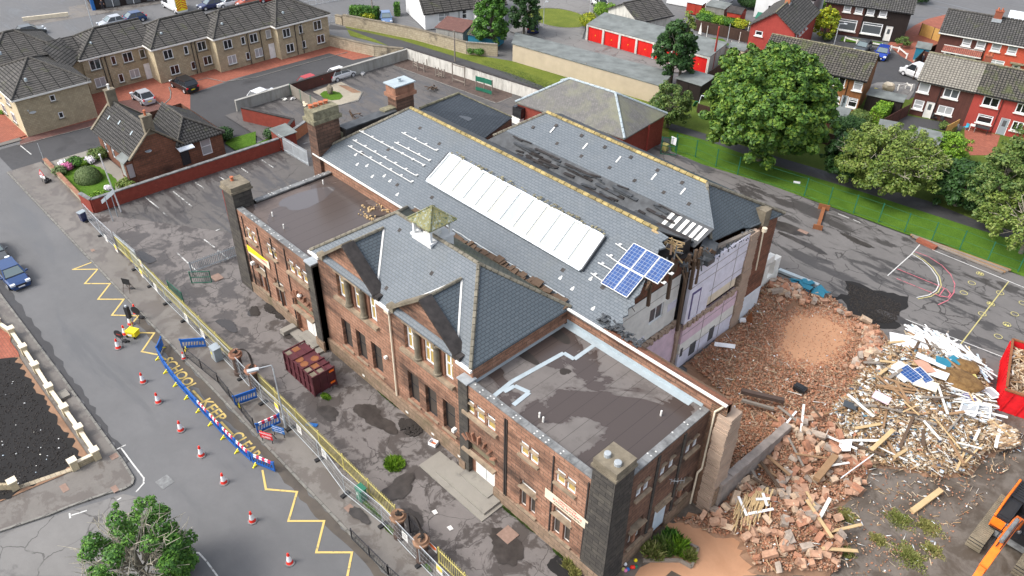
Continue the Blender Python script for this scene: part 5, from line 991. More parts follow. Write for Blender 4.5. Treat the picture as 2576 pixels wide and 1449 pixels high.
def shed(name,label,cat,x,y,rz,W,D,h,zr,wm,rm,flat=False):
 LOC[0]=1;t_=thing(name,label,cat,(x,y,.14),R(rz));m=MB()
 for o,u,L in(((0,0,0),V(1,0,0),W),((W,0,0),V(0,1,0),D),((W,D,0),V(-1,0,0),W),((0,D,0),V(0,-1,0),D)):m.wall(o,u,L,h)
 if not flat:m.face([(W,0,h),(W,D,h),(W,D/2,zr-.05)]);m.face([(0,D,h),(0,0,h),(0,D/2,zr-.05)])
 part('wall',m,wm,t_);m=MB();o=.15
 if flat:m.slab([(-o,-o,h+.08),(W+o,-o,h+.08),(W+o,D+o,zr),(-o,D+o,zr)],.07)
 else:m.slab([(-o,-o,h-.06),(W+o,-o,h-.06),(W+o,D/2,zr),(-o,D/2,zr)],.06);m.slab([(W+o,D+o,h-.06),(-o,D+o,h-.06),(-o,D/2,zr),(W+o,D/2,zr)],.06)
 part('roof',m,rm,t_);m=MB();m.box((W*.3,-.05,.05),(W*.3+.8,-.02,h-.2));part('door',m,wm,t_);LOC[0]=0;return t_
shed('garden_shed','large black garden shed under the leaning conifer','shed',-56,85.2,5,3.6,3.4,2.1,2.4,'board_black','felt_grey',True)
shed('garden_shed','bright red shed with black ridged roof, top of the gardens','shed',-67.5,114.4,12,2.2,2.6,2.0,2.6,'shed_red','coping_dark')
shed('garden_shed','grey flat roofed concrete shed beside the red shed','shed',-71.5,114.2,12,3.2,2.6,2.0,2.3,'shed_grey','felt_grey',True)
shed('garden_shed','red fence coloured lean-to with pale roof by the white house','shed',-75,114,12,2.6,1.6,1.8,2.0,'shed_red','bluewhite',True)
shed('greenhouse','small green plastic greenhouse beside the red shed','greenhouse',-63.4,116.3,12,1.8,2,1.6,2.2,'green_paint','green_paint')
shed('garden_shed','orange wooden shed with wide grey felt roof below the brown terrace','shed',-27.2,91.2,10,2.6,2.8,1.7,2.3,'orange_wood','felt_grey',True)
shed('garden_shed','small orange shed with arched grey roof beside the clipped hedge','shed',-31.6,92.2,20,1.8,1.8,1.6,2.2,'orange_wood','felt_grey')
shed('garden_shed','dark brown shed beside the timber clad house','shed',-37.3,90.6,14,2.0,2.2,1.7,2.1,'board_brown','felt_grey',True)
shed('garden_store','brown car port with black flat roof between the clad houses','carport',-36.4,98.6,14,4.2,2.2,2.2,2.35,'board_black','felt_grey',True)
shed('garden_shed','green painted shed with purple brown tiled roof behind the stone wall','shed',-93.0,75.2,20,4.6,3.6,1.7,2.4,'render_grey','paving_dark',True)
shed('garden_shed','shed with brown corrugated roof at the end of the stone wall','shed',-88.0,77.2,20,4.4,3.2,1.6,2.3,'teal','tile_brown')
shed('garden_shed','low grey roofed coal shed behind the small stone bungalow','shed',-78.8,38.9,-5,2.6,1.8,1.7,1.9,'brick_painted','felt_grey',True)
shed('garden_shed','blue grey shed in the corner of the side garden','shed',-40.0,121.6,15,1.8,2.2,1.9,2.4,'teal','felt_grey')
shed('garden_shed','long blue and white roofed outbuilding at the top right edge','outbuilding',-34,139,14,18,7,2.6,3.1,'board_brown','bluewhite',True)
shed('shop','dark fronted shop at the top left edge','shop',-143,57,-72+90,.2,.2,.2,.3,'board_black','felt_grey',True)if False else None
# --- walls and fences ---------------------------------------------------------
def wallrun(name,label,pts,h,mat,th=.3,cop=None,cw=.1,z0=.0,hs=None,cat='wall',group=None):
 t_=thing(name,label,cat,tuple(V(pts[0][0],pts[0][1],0)),0,group);m=MB();c=MB()
 for i,(a,b)in enumerate(zip(pts,pts[1:])):
  a=V(a[0],a[1],z0);b=V(b[0],b[1],z0);u=(b-a).normalized();n_=u.cross(Z3)*th/2;h0,h1=(hs[i],hs[i+1])if hs else(h,h);e=u*th*.49
  A0,B0=a-e*.0,b+e*.0
  m.idx([A0+n_,B0+n_,B0-n_,A0-n_,A0+n_+Z3*h0,B0+n_+Z3*h1,B0-n_+Z3*h1,A0-n_+Z3*h0],[(4,5,6,7),(0,1,5,4),(1,2,6,5),(2,3,7,6),(3,0,4,7)])
  if cop:
   L=(b-a).length;k=max(1,int(L/1.1))
   for j in range(k):p,q=a.lerp(b,j/k)+Z3*(h0+(h1-h0)*j/k),a.lerp(b,(j+1)/k)+Z3*(h0+(h1-h0)*(j+1)/k);c.bar(p+u*.01+Z3*cw/2,q-u*.01+Z3*cw/2,th+.1,cw)
 part('wall_body',m,mat,t_)
 if cop:part('coping',c,cop,t_)
 return t_
wallrun('boundary_wall','long red brick wall with stone coping between the small bungalow and the car park',[(-79.3,17.7),(-77.3,18),(-76.7,38.6)],1.55,'brick_painted',cop='coping_grey')
wallrun('boundary_wall','low old brick wall with red rail in front of the corner garden',[(-91.4,18.2),(-79.9,17.95)],.55,'old_stone',cop='dressed_red')
wallrun('boundary_wall','painted brick yard wall behind the small bungalow',[(-76.8,38.9),(-79.5,42.3),(-86.5,39.5)],1.8,'brick_painted',cop='coping_dark')
wallrun('boundary_wall','orange brick yard wall beside the coal shed',[(-76.7,39.0),(-79.2,44.5)],1.5,'orange_brick',cop='coping_grey')
wallrun('boundary_wall','grey rendered wall running up the left side of the playground',[(-89.5,40.2),(-89.5,47.9)],1.45,'render_grey',cop='render_grey')
wallrun('boundary_wall','brown boarded stretch of wall behind the paved garden corner',[(-89.5,47.9),(-89.5,55.6)],1.5,'board_brown',cop='coping_dark')
wallrun('boundary_wall','pale stained rendered wall with lean coping near the playground corner',[(-89.5,55.6),(-89.4,66.9)],1.5,'render_grey',cop='render_grey')
wallrun('boundary_wall','long white stained wall along the back of the playground',[(-89.4,66.9),(-80,68.2),(-70.5,69.5),(-57,71.6)],1.75,'render_white',cop='coping_dark',cw=.06)
wallrun('stone_wall','soot stained buff stone wall beside the flats car park',[(-101.6,61.9),(-97,63.2),(-93.6,64.3),(-90,66.7)],1.5,'old_stone',.4,'dressed_stone')
wallrun('stone_wall','long buff stone wall with dark streaks along the grass strip',[(-107.5,68.5),(-102,70.5),(-95.3,72.8),(-89.5,73.9),(-85.4,74.7),(-81.8,77.4)],1.7,'old_stone',.4,'dressed_stone')
wallrun('stone_wall','short stone gate pier stub at the head of the path',[(-109.3,68.3),(-107.9,68.6)],1.3,'old_stone',.5,'dressed_stone')
wallrun('forecourt_wall','low cream wall of the shop forecourt, top left',[g(1,1,175,160),g(1,1,520,120)],.6,'cream_paint',.25)
def fence(name,label,pts,h,mat,post='fence_brown',step=2.4,th=.06,z0=.12,cat='fence',postw=.1,group=None):
 t_=thing(name,label,cat,(pts[0][0],pts[0][1],0),0,group);m=MB();ps=[]
 for a,b in zip(pts,pts[1:]):
  a=V(a[0],a[1],z0);b=V(b[0],b[1],z0);m.bar(a+Z3*h/2,b+Z3*h/2,th,h);L=(b-a).length;n=max(1,round(L/step))
  for i in range(n+1):ps.append(a.lerp(b,i/n))
 part('panel',m,mat,t_)
 for q in ps[::1]:p=MB();p.box((q.x-postw/2,q.y-postw/2,z0),(q.x+postw/2,q.y+postw/2,z0+h+.06));part('post',p,post,t_)
 return t_
fence('board_fence','weathered grey green board fence enclosing the paved garden corner',[(-89.3,47.8),(-81.8,47.6)],1.5,'fence_grey','green_paint')
fence('board_fence','long dark brown board fence behind the garden lawn at the top',[(-69,108),(-59.7,109.6)],1.7,'fence_brown')
fence('board_fence','dark brown fence running down from the red house to the black shed',[(-57.5,101.5),(-55.6,95.5),(-54.6,89.2)],1.8,'fence_brown')
fence('board_fence','short dark brown fence beside the small store',[(-57.0,101.3),(-53.0,102.2)],1.8,'fence_brown')
fence('board_fence','tan new timber gates beside the black clad house',[(-44.0,133.0),(-39.6,131.8)],1.8,'fence_tan')
fence('board_fence','curving dark fence from the timber gates to the clad terrace',[(-39.6,131.8),(-38.6,126.5),(-38.8,121.5),(-38.2,117.4),(-36.6,114.0)],1.7,'fence_brown')
fence('board_fence','dark brown fence crossing the side garden beside the orange house',[(-38.8,121.5),(-36.2,122.4)],1.6,'board_brown')
fence('board_fence','red brown high fence at the top right, below the long outbuilding',[(-38.8,137),(-20,141)],2.2,'board_brown')
fence('board_fence','brown fence along the foot of the gardens under the trees',[(-46,85),(-36,86.2),(-24,87.6),(-10,92)],1.5,'fence_brown')
fence('board_fence','short tan fence between the brown and red terrace gardens',[(-25.9,101.9),(-26.2,98.6)],1.5,'fence_tan')
fence('board_fence','dark fence between the two back gardens by the clipped hedge',[(-31.9,101.5),(-32.2,95)],1.6,'board_brown')
fence('board_fence','low dark fence behind the small round tree',[(-50.5,82.5),(-44,83.6)],1.2,'fence_brown')
def railfence(name,label,pts,h,mat,gap=.14,rw=.05,z0=.12,cat='railings',rails=(.15,.85),pw=.07,pstep=2.7,group=None):
 t_=thing(name,label,cat,(pts[0][0],pts[0][1],0),0,group);m=MB()
 for a,b in zip(pts,pts[1:]):
  a=V(a[0],a[1],z0);b=V(b[0],b[1],z0);L=(b-a).length;u=(b-a)/L;n=int(L/gap)
  for i in range(n):q=a+u*(i+.5)*gap;m.obox(q+Z3*h/2,(rw,.02,h),(u,u.cross(Z3),Z3))
 part('palings',m,mat,t_)
 for f in rails:
  r_=MB()
  for a,b in zip(pts,pts[1:]):a=V(a[0],a[1],z0+h*f);b=V(b[0],b[1],z0+h*f);o_=(b-a).normalized().cross(Z3)*.03;r_.bar(a+o_,b+o_,.04,.05)
  part('rail',r_,mat,t_)
 for a,b in zip(pts,pts[1:]):
  a=V(a[0],a[1],z0);b=V(b[0],b[1],z0);n=max(1,round((b-a).length/pstep))
  for i in range(n+1):q=a.lerp(b,i/n);p=MB();p.box((q.x-pw/2,q.y-pw/2,z0),(q.x+pw/2,q.y+pw/2,z0+h));part('post',p,mat,t_)
 return t_
railfence('palisade_fence','pale blue grey palisade gate at the end of the red brick wall',[g(1,2,190,1135),g(1,2,400,1260)],1.9,'galv',.16,.09)
railfence('palisade_fence','blue grey palisade fence behind the green bushes, end of the stone wall',[g(1,2,1590,410),g(1,2,1820,425)],1.8,'galv',.2,.1)
railfence('palisade_fence','grey vertical bar fence crossing the yard to the left wing',[g(2,1,1450,620),g(2,1,1870,465)],1.2,'grey_metal',.16,.05)
railfence('yellow_railings','long bright yellow topped railings behind the mesh panels, from the iron pillars leftwards',[(-69.2,17.0),(-47.4,17.05)],1.6,'yellow_paint',.17,.035)
railfence('yellow_railings','bright yellow railings behind the mesh panels, between the two pairs of iron pillars',[(-44.3,17.1),(-27.2,17.1)],1.6,'yellow_paint',.17,.035)
railfence('yellow_railings','short yellow railings at the bottom edge, beyond the iron pillars',[(-23.0,17.1),(-16,17.1)],1.6,'yellow_paint',.17,.035)
railfence('guard_railing','black pedestrian guard rail along the kerb by the blue barriers',[g(2,1,1400,1235,.12),g(3,1,1650,-10,.12),g(3,1,1920,330,.12)],1.0,'iron_black',.2,.02,cat='railings',rails=(.05,.98),pstep=2)
railfence('guard_railing','black kerbside guard rail at the bottom of the street',[g(3,2,725,1165,.12),g(3,2,1000,1440,.12),(-20,14.75,0)],1.0,'iron_black',.16,.025,rails=(.05,.98),pstep=2)
railfence('mesh_gate','open green mesh gate in the yard beside the grey fence',[g(2,1,1450,695),g(2,1,1600,690)],1.25,'green_paint',.16,.02,rails=(.03,.5,.97))
railfence('mesh_gate','green mesh gate leaf behind the hoarding panels near the black sign',[(-59.6,17.5),(-57.2,17.6)],1.3,'green_paint',.16,.03,rails=(.03,.5,.97))
for i,lab in enumerate(('tall green weldmesh fence posts along the playground grass',)):
 t_=thing('weldmesh_fence','thin green weldmesh fence standing along the playground lawn','fence',(-40,74,0));pts=[g(1,3,1230,1150),g(1,3,1380,1195),g(1,3,1535,1265),g(1,3,1700,1325),g(2,4,270,40),g(2,4,450,110),g(2,4,640,170),g(2,4,830,235),g(2,4,1025,310),g(2,4,1230,380),g(2,4,1440,445),g(2,4,1650,530),g(2,4,1880,610)]
 for q in pts:m=MB();m.box((q.x-.04,q.y-.04,.1),(q.x+.04,q.y+.04,2.3));part('post',m,'green_paint',t_)
 m=MB()
 for a,b in zip(pts,pts[1:]):
  for z in(.3,1.2,2.2):m.bar((a.x,a.y,z),(b.x,b.y,z),.018)
 part('wire',m,'green_paint',t_)
railfence('pedestrian_barrier','galvanised street barrier at the top beyond the flats',[g(1,2,330,60),g(1,2,820,-30)],1.0,'galv',1.2,.05,z0=0)
railfence('pedestrian_barrier','galvanised barrier on the corner beside the stone gate pier',[g(1,2,545,175),g(1,2,690,150)],1.0,'galv',.9,.05,z0=0)
def whitefence(label,pts):
 t_=thing('post_and_rail_fence',label,'fence',(pts[0].x,pts[0].y,0));m=MB()
 for a,b in zip(pts,pts[1:]):m.bar((a.x,a.y,.75),(b.x,b.y,.75),.05,.2)
 part('rail',m,'white_paint',t_)
 for q in pts:p=MB();p.box((q.x-.08,q.y-.08,.1),(q.x+.08,q.y+.08,.95));part('post',p,'white_paint',t_)
whitefence('white rail fence in front of the parked blue and grey cars',[g(1,4,*p)for p in((575,320),(665,345),(765,360),(850,375),(920,390),(980,400),(1040,450))])
whitefence('short white rail fence beside the yellow toys',[g(1,4,*p)for p in((975,690),(1035,675),(1075,690))])
# ------------------------------------------------------------------ street works and furniture
def q4(x,y,z=0):return d((550+x*600/1581)*.644,(1350+y*600/1581)*.644,z)
def rr(x,y,z=0):return d((3300+x*700/2029)*.644,(1250+y*700/2029)*.644,z)
def text_mesh(s,name,mat,size,xyz,rz=0,rx=0,parent=None,ex=.002,sx=1,bold=0,local=False):
 cu=bpy.data.curves.new('t','FONT');cu.body=s;cu.size=size;cu.extrude=ex;cu.align_x='CENTER';cu.align_y='CENTER';cu.offset=bold
 o=bpy.data.objects.new('t',cu);COL.objects.link(o);dg=bpy.context.evaluated_depsgraph_get();me=bpy.data.meshes.new_from_object(o.evaluated_get(dg));bpy.data.objects.remove(o)
 me.name=name;me.materials.clear();me.materials.append(MATS[mat]);me.transform(Matrix.Translation(Vector(xyz)-(V(0,0,0)if(local or parent is None)else wloc(parent)))@Matrix.Rotation(rz,4,'Z')@Matrix.Rotation(rx,4,'X')@Matrix.Diagonal((sx,1,1,1)))
 n=bpy.data.objects.new(name,me);COL.objects.link(n)
 if parent is not None:n.parent=parent
 return n
def worn(name,col,cut=.46):
 t=NT(name);f=t.ramp(t.noise(2.2,det=8,rough=.8),(cut-.06,0.),(cut+.02,1.));t.out(t.mix(f,(.11,.108,.105),col),.8)
worn('paint_yellow',(.58,.43,.14),.42);worn('paint_white_worn',(.55,.55,.53),.45);worn('paint_bay',(.50,.50,.48),.52);worn('play_white',(.55,.55,.53),.40);worn('play_yel',(.45,.40,.16),.42);worn('play_pk',(.48,.13,.16),.45)
def marking(name,label,segs,w,mat,z=.012,cat='road marking',group=None,closed=False):
 m=MB();zz=z
 for s_ in segs:
  for a,b in zip(s_,s_[1:]):
   a=V(a[0],a[1],zz);b=V(b[0],b[1],zz);u=(b-a).normalized();n_=u.cross(Z3)*w/2;a=a-u*w*.45;b=b+u*w*.45;m.face([a-n_,b-n_,b+n_,a+n_]);zz+=.0006
 o=m.build(name,mat);tag(o,label,cat,group);o['kind']='structure';
 for k in('label','category','group'):
  if k in o:del o[k]
 return o
marking('road_marking','',[[g(2,1,*p)for p in((690,532),(550,585),(738,583),(640,692),(832,692),(740,810),(935,810),(845,930),(1045,935),(985,1010))],[g(2,1,*p)for p in((1050,1062),(1165,1065),(1070,1205),(1195,1230),(1250,1265))],[g(3,2,*p)for p in((50,655),(75,795),(310,815),(245,1035),(515,1035),(455,1272),(725,1272),(690,1449),(640,1600))]],.14,'paint_yellow')
marking('road_marking','',[[(-47.0,13.32),(-45.6,13.32)],[(-42.65,13.28),(-41.1,13.3)]],.16,'paint_yellow',.014)
for s_,x0,x1 in(('SCHOOL',-51.8,-47.25),('KEEP',-45.55,-42.85),('CLEAR',-41.0,-37.95)):
 o=text_mesh(s_,'road_lettering','paint_yellow',1.12,((x0+x1)/2,13.42,.016),bold=.022);wdt=o.dimensions.x;me=o.data;c=(x0+x1)/2
 for v in me.vertices:v.co.x=c+(v.co.x-c)*(x1-x0)/wdt
 o['kind']='structure'
marking('road_marking','',[[g(3,1,*p)for p in((885,492),(945,462))],[g(3,1,*p)for p in((912,480),(1000,600),(1085,710),(1085,750),(1030,812))],[g(3,1,*p)for p in((525,980),(530,1010))],[g(3,1,*p)for p in((545,990),(650,957))],[g(3,1,*p)for p in((890,875),(910,862))],[g(3,1,*p)for p in((1375,1300),(1430,1272),(1500,1275),(1560,1340),(1640,1449))]],.1,'paint_white_worn')
marking('road_marking','',[[g(1,1,155,1100),g(1,1,235,1165)]],.1,'paint_white_worn')
bays=[]
for r_,c_,L in((2,1,((1100,50),(1200,130))),(2,1,((1235,165),(1262,188))),(2,1,((1310,5),(1450,118))),(2,1,((1757,272),(1818,320))),(2,1,((1545,370),(1620,425))),(2,1,((1340,470),(1490,610))),(2,1,((1650,450),(1725,515))),(2,1,((1635,300),(1660,290))),(1,2,((0,890),(100,862))),(1,2,((100,935),(135,925))),(1,2,((165,993),(250,967))),(1,2,((285,1030),(370,1008))),(1,2,((355,1095),(440,1070))),(1,2,((45,1215),(130,1272))),(1,1,((1660,1345),(1700,1370))),(1,1,((1480,1390),(1540,1430))),(1,1,((1825,1280),(1870,1310)))):
 bays.append([g(r_,c_,*p)for p in L])
marking('parking_bay_line','',bays,.13,'paint_bay',.15)
PZ2=.155
def arc(c,r,a0,a1,n=26):return[(c[0]+r*math.cos(a0+(a1-a0)*i/n),c[1]+r*math.sin(a0+(a1-a0)*i/n))for i in range(n+1)]
def pl(r_,c_,*L):return[g(r_,c_,*p)for p in L]
marking('playground_line','',[pl(2,4,(1240,447),(1932,732)),pl(2,4,(1140,408),(1080,478),(900,640)),pl(2,4,(527,175),(608,205)),pl(2,4,(640,218),(690,238)),pl(2,4,(980,950),(1932,1320)),pl(2,4,(1085,480),(1160,525),(1225,585),(1270,650),(1285,710),(1262,755),(1210,787),(1120,806))],.09,'play_white',.15)
marking('playground_line','',[pl(2,4,(1095,475),(1170,520),(1240,580),(1290,650),(1303,715),(1280,765),(1225,798),(1130,817)),pl(2,4,(1810,688),(1450,1158))],.09,'play_yel',.156)
marking('playground_line','',[pl(2,4,(1110,462),(1210,500),(1310,565),(1375,635),(1405,705),(1398,770),(1350,830),(1280,862)),pl(2,4,(975,592),(1240,700),(1345,745),(1372,780),(1355,805),(1300,797)),pl(2,4,(970,665),(1240,775),(1300,800)),pl(2,4,(1290,790),(1325,740))],.09,'play_pk',.162)
rings=[]
for x,y in((1595,627),(1533,698),(1472,773),(1675,858),(1745,775),(1855,935),(1610,935),(1730,1105),(1795,1015),(1915,855)):
 c=g(2,4,x,y);rings.append(arc(c,.3,0,6.3,14))
marking('playground_line','',rings,.06,'play_yel',.168)
m=MB()
for x,y in((1595,627),(1675,855),(1795,1018)):
 c=g(2,4,x,y)
 for s_ in(-.1,.1):m.face([(c.x+s_+.08*math.cos(a),c.y+.18*math.sin(a),.185)for a in[i*.6 for i in range(10)]])
o=m.build('playground_line','play_yellow');o['kind']='structure'
t=NT('wet_ground');t.out((.045,.040,.037),.08,0,.6)
t=NT('wet_dark');t.out(t.ramp(t.noise(1.5,det=6),(.35,(.030,.026,.024)),(.7,(.06,.053,.048))),.35,0,.5)
def patch(c,rx,ry,mat,seed,z=.15,j=.3,rot=0,name='puddle'):
 m=MB();m.face([(x,y,z)for x,y in blob(c,rx,ry,seed,30,j,rot)]);o=m.build(name,mat);o['kind']='structure';return o
for i,(r_,c_,x,y,rx,ry,mt,rot)in enumerate(((3,2,855,235,1.15,.85,'wet_dark',0),(3,2,970,320,1.1,.6,'wet_dark',.2),(3,2,1070,800,.8,1.3,'wet_dark',0),(3,2,545,230,1.1,.5,'wet_dark',0),(3,2,1175,1030,.9,.7,'wet_dark',0),(2,1,1720,1015,1.1,.55,'wet_ground',.1),(2,1,1110,505,1.3,.5,'wet_ground',.2),(2,1,1920,915,.7,.5,'wet_ground',0),(2,2,235,1085,.6,.4,'wet_dark',0),(3,2,1890,1240,1.3,1.0,'wet_dark',0),(3,3,400,1400,.9,.9,'ash',0),(3,2,780,1000,.8,.4,'wet_dark',0),(2,4,120,270,2.8,.7,'wet_dark',0),(2,4,270,400,2.3,.45,'wet_dark',0),(2,4,670,380,1.6,.4,'wet_dark',0),(2,4,1040,1000,2.4,.5,'wet_dark',0))):
 c=g(r_,c_,x,y);patch((c.x,c.y),rx,ry,mt,i+3,.172+.002*(i%3),rot=rot)
for i,(r_,c_,x,y,s_)in enumerate(((2,2,130,885,.7),(3,2,1165,335,.8),(2,2,190,945,.4))):
 c=g(r_,c_,x,y);m=MB();rn=random.Random(i)
 for k in range(160):a=rn.uniform(0,6.28);q=rn.random()**.6*s_;z=.14+max(0,(s_-q))*.25;m.obox((c.x+q*1.25*math.cos(a),c.y+q*.8*math.sin(a),z),(.2,.16,.12),rz=rn.uniform(0,3))
 o=m.build('soot_heap','char');tag(o,('black burnt heap against the left wing wall','black burnt heap with weeds against the centre wall','small burnt crumbs in the yard by the left door')[i],'soot heap')
t=NT('cover_plate');t.out(t.ramp(t.noise(4),(.3,(.20,.13,.10)),(.7,(.27,.18,.14))),.8)
for i,(r_,c_,x,y,sx,sy)in enumerate(((2,1,1640,655,1.0,.8),(3,2,1900,1150,1.0,1.0),(3,1,490,793,.75,.4),(3,1,870,800,.6,.35),(2,4,262,310,1.0,.5),(3,2,705,945,.5,.5),(2,1,703,447,.45,.3),(3,1,865,555,.5,.5))):
 c=g(r_,c_,x,y);m=MB();m.box((c.x-sx/2,c.y-sy/2,.1),(c.x+sx/2,c.y+sy/2,.19 if i in(0,1,4)else.126));o=m.build('inspection_cover','cover_plate');tag(o,('square brown inspection cover beside the green mesh gate','square pinkish inspection cover in the yard, bottom centre','oblong brown cover in the corner footway, left one','brown gully cover at the footway corner','brown cover in the playground behind the school','small pink cover in the footway outside the railings','small oblong cover near the kerb by the zigzag start','pink slab at the road corner beside the pillared wall')[i],'cover')
m=MB();c=g(3,1,1245,740);m.obox((c.x,c.y,.012),(.95,.85,.012),rz=.1);o=m.build('manhole_cover','coping_grey');tag(o,'square grey manhole cover with a diagonal seam in the road junction','manhole cover')
m=MB();c=g(3,1,475,75,.3);m.box((c.x-.45,c.y-.35,.1),(c.x+.45,c.y+.35,.32));o=m.build('concrete_cover','concrete');tag(o,'raised square concrete cover behind the kerb by the pillared wall','cover')
wl_=thing('pillared_wall','low cream stone garden wall with capped square pillars at the road corner','garden wall',(-52,5.2,0))
pil=[g(2,1,*p,.9)for p in((-120,830),(-30,960),(75,1030),(170,1165),(260,1300))]+[g(3,1,*p,.9)for p in((365,15),(480,170),(590,325),(710,500))]
pil2=[g(3,1,540,575,.95),g(3,1,85,730,.95)]
for p in[(p.x,p.y)for p in pil+pil2]:
 m=MB();m.box((p[0]-.22,p[1]-.22,.1),(p[0]+.22,p[1]+.22,.92));q=part('pillar',m,'cream_brick_and_lit_side',wl_);m=MB();m.box((p[0]-.28,p[1]-.28,.92),(p[0]+.28,p[1]+.28,1.0));m.build('cap','cream_paint',q)
m=MB();c=MB()
for a,b in list(zip(pil,pil[1:]))+[(pil[-1],pil2[0])]:
 a=V(a.x,a.y,0);b=V(b.x,b.y,0);u=(b-a).normalized()*.2;m.bar(a+u+Z3*.35,b-u+Z3*.35,.2,.5);c.bar(a+u+Z3*.63,b-u+Z3*.63,.27,.06)
a=V(pil2[1].x,pil2[1].y,0);b=a+V(-3,-3.4,0)*.8;m.bar(a+Z3*.4,b+Z3*.4,.2,.5)
part('wall_panel',m,'cream_stone',wl_);part('coping',c,'cream_paint',wl_)
m=MB();m.bar(V(pil2[0].x,pil2[0].y,.16),V(pil2[1].x,pil2[1].y,.16),.35,.06);part('threshold',m,'old_stone',wl_)
def heras(L=3.45,H=2.0):
 t_=thing('site_fence','x','fence panel');LOC[0]=1;m=MB();zb=.18
 for a,b in(((0,0,.05),(0,0,H+.02)),((L,0,.05),(L,0,H+.02)),((0,0,zb),(L,0,zb)),((0,0,H),(L,0,H))):m.tube(a,b,.024,n=6)
 part('frame',m,'galv',t_);m=MB();n=24
 for i in range(1,n):m.bar((L*i/n,0,zb),(L*i/n,0,H),.007)
 for z in(.5,.95,1.4,1.8):m.bar((0,0,z),(L,0,z),.008)
 part('wire_mesh',m,'galv',t_);m=MB();m.box((-.12,-.33,0),(.12,.33,.13));part('foot',m,'dark_rubber',t_);LOC[0]=0;return t_
hv=[(-76,16.9),(-72.6,16.8),(-69.3,16.85),None,(-65,16.8),(-61.6,16.7),(-58.3,16.6),(-55.1,16.62),(-51.9,16.6),(-48.8,16.6),(-45.6,16.55),(-42.2,16.4),(-38.6,16.5),(-34.8,16.4),(-31.1,15.95),(-27.5,16.3),(-23.7,16.2),(-20.2,16.15),(-16.8,16.2)]
hp=heras();first=True;k=0
labs=['wire mesh fence panel beside the wheelie bin','wire mesh fence panel ending at the left side of the palisade yard gate','wire mesh fence panel just right of the palisade yard gate','wire mesh fence panel in front of the green gate leaf','wire mesh fence panel right of the green gate leaf','wire mesh fence panel across the footway from the traffic light','wire mesh fence panel touching the blue barrier by the small cone','wire mesh fence panel behind the grey street cabinet','wire mesh fence panel in front of the upper pair of round pillars','wire mesh fence panel touching the blue barriers left of the street lamp','wire mesh fence panel just right of the street lamp foot','second wire mesh fence panel right of the street lamp','wire mesh fence panel behind the green street cabinet','wire mesh fence panel in front of the lower pair of round pillars','wire mesh fence panel just below the lower pair of round pillars','wire mesh fence panel nearest the bottom edge of the photo','wire mesh fence panel cut by the bottom edge of the photo']
for a,b in zip(hv,hv[1:]):
 if a is None or b is None:continue
 L=math.hypot(b[0]-a[0],b[1]-a[1]);lab=labs[k]
 if first:o=hp;o.location=(a[0],a[1],PZ);o.rotation_euler=(0,0,math.atan2(b[1]-a[1],b[0]-a[0]));o['label']=lab;first=False
 else:o=copy_tree(hp,(a[0],a[1],PZ),math.atan2(b[1]-a[1],b[0]-a[0]),lab)
 o['group']='mesh panels fencing the footway';o.scale=(L/3.45,1,1);k+=1
railfence('palisade_gate','grey palisade yard gate with notices between the mesh panels',[(-69.2,17.0),(-65.1,17.2)],1.9,'galv',.17,.06)
def notice(x,y,z,w,h,two,lab,mat2='yellow_bright',group='site notices on the mesh panels'):
 t_=thing('site_notice',lab,'notice',(x,y,z),0,group);m=MB();m.box((x-w/2,y-.015,z-h/2),(x+w/2,y,z+h/2));part('board',m,'white_paint',t_)
 if two:m=MB();m.box((x-w/2+.03,y-.02,z-.02),(x+w/2-.03,y-.016,z+h/2-.03));part('yellow_panel',m,mat2,t_)
 m=MB()
 for i in range(4 if not two else 2):m.box((x-w*.35,y-.0215,z-h*.1-.1*i if two else z+h*.3-.13*i),(x+w*.3-(i%2)*.1,y-.0165,z-h*.1-.1*i+.03 if two else z+h*.3-.13*i+.035))
 part('print',m,'coping_dark' if not two else 'sign_red',t_)
for i,(r_,c_,x,y,two,lab)in enumerate(((2,1,765,235,0,'white site notice on the panel beside the flagpole'),(2,1,845,320,1,'yellow and white notice on the panel left of the yard gate'),(2,1,985,460,1,'white and yellow notice on the palisade gate'),(2,1,1040,515,1,'orange topped notice right of the palisade gate'),(2,1,1145,610,0,'white notice on the panel in front of the green gate leaf'),(2,1,1385,860,0,'white notice on the panel above the blank kerb'),(2,1,1520,1020,0,'tall white notice left of the grey cabinet'),(3,2,155,140,1,'yellow warning notice beside the lamp post'),(3,2,330,335,0,'white notice just right of the lamp post'),(3,2,515,505,0,'white notice on the mesh mid way along the yard'),(3,2,1130,1150,0,'white notice in front of the two iron pillars'),(3,2,1390,1400,1,'yellow and white notice near the bottom edge'))):
 p=gy(r_,c_,x,y,16.35);notice(p.x,16.3 if i not in(2,)else 16.9,max(.9,min(1.6,p.z)),.55,.75,two,lab)
p=gy(3,2,1340,1300,17.0);notice(p.x,17.0,1.4,.7,.5,1,'orange sign on the yellow railings beside the right iron pillar','orange_paint','signs on the yellow railings')
def cone():
 LOC[0]=1;t_=thing('traffic_cone','x','traffic cone');m=MB();m.lathe((0,0,.05),[(.215,0),(.20,.04),(.165,.2)],16);m.lathe((0,0,.7),[(.095,0),(.06,.22),(.045,.23)],16)
 part('body',m,'red_plastic',t_);m=MB();m.lathe((0,0,.25),[(.165,0),(.096,.449)],16);part('reflective_sleeve',m,'white_upvc',t_)
 m=MB();m.prism([(.31*math.cos(R(22.5+45*i))*1.05,.31*math.sin(R(22.5+45*i))*1.05)for i in range(8)],0,.05);part('base',m,'coping_grey',t_);LOC[0]=0;return t_
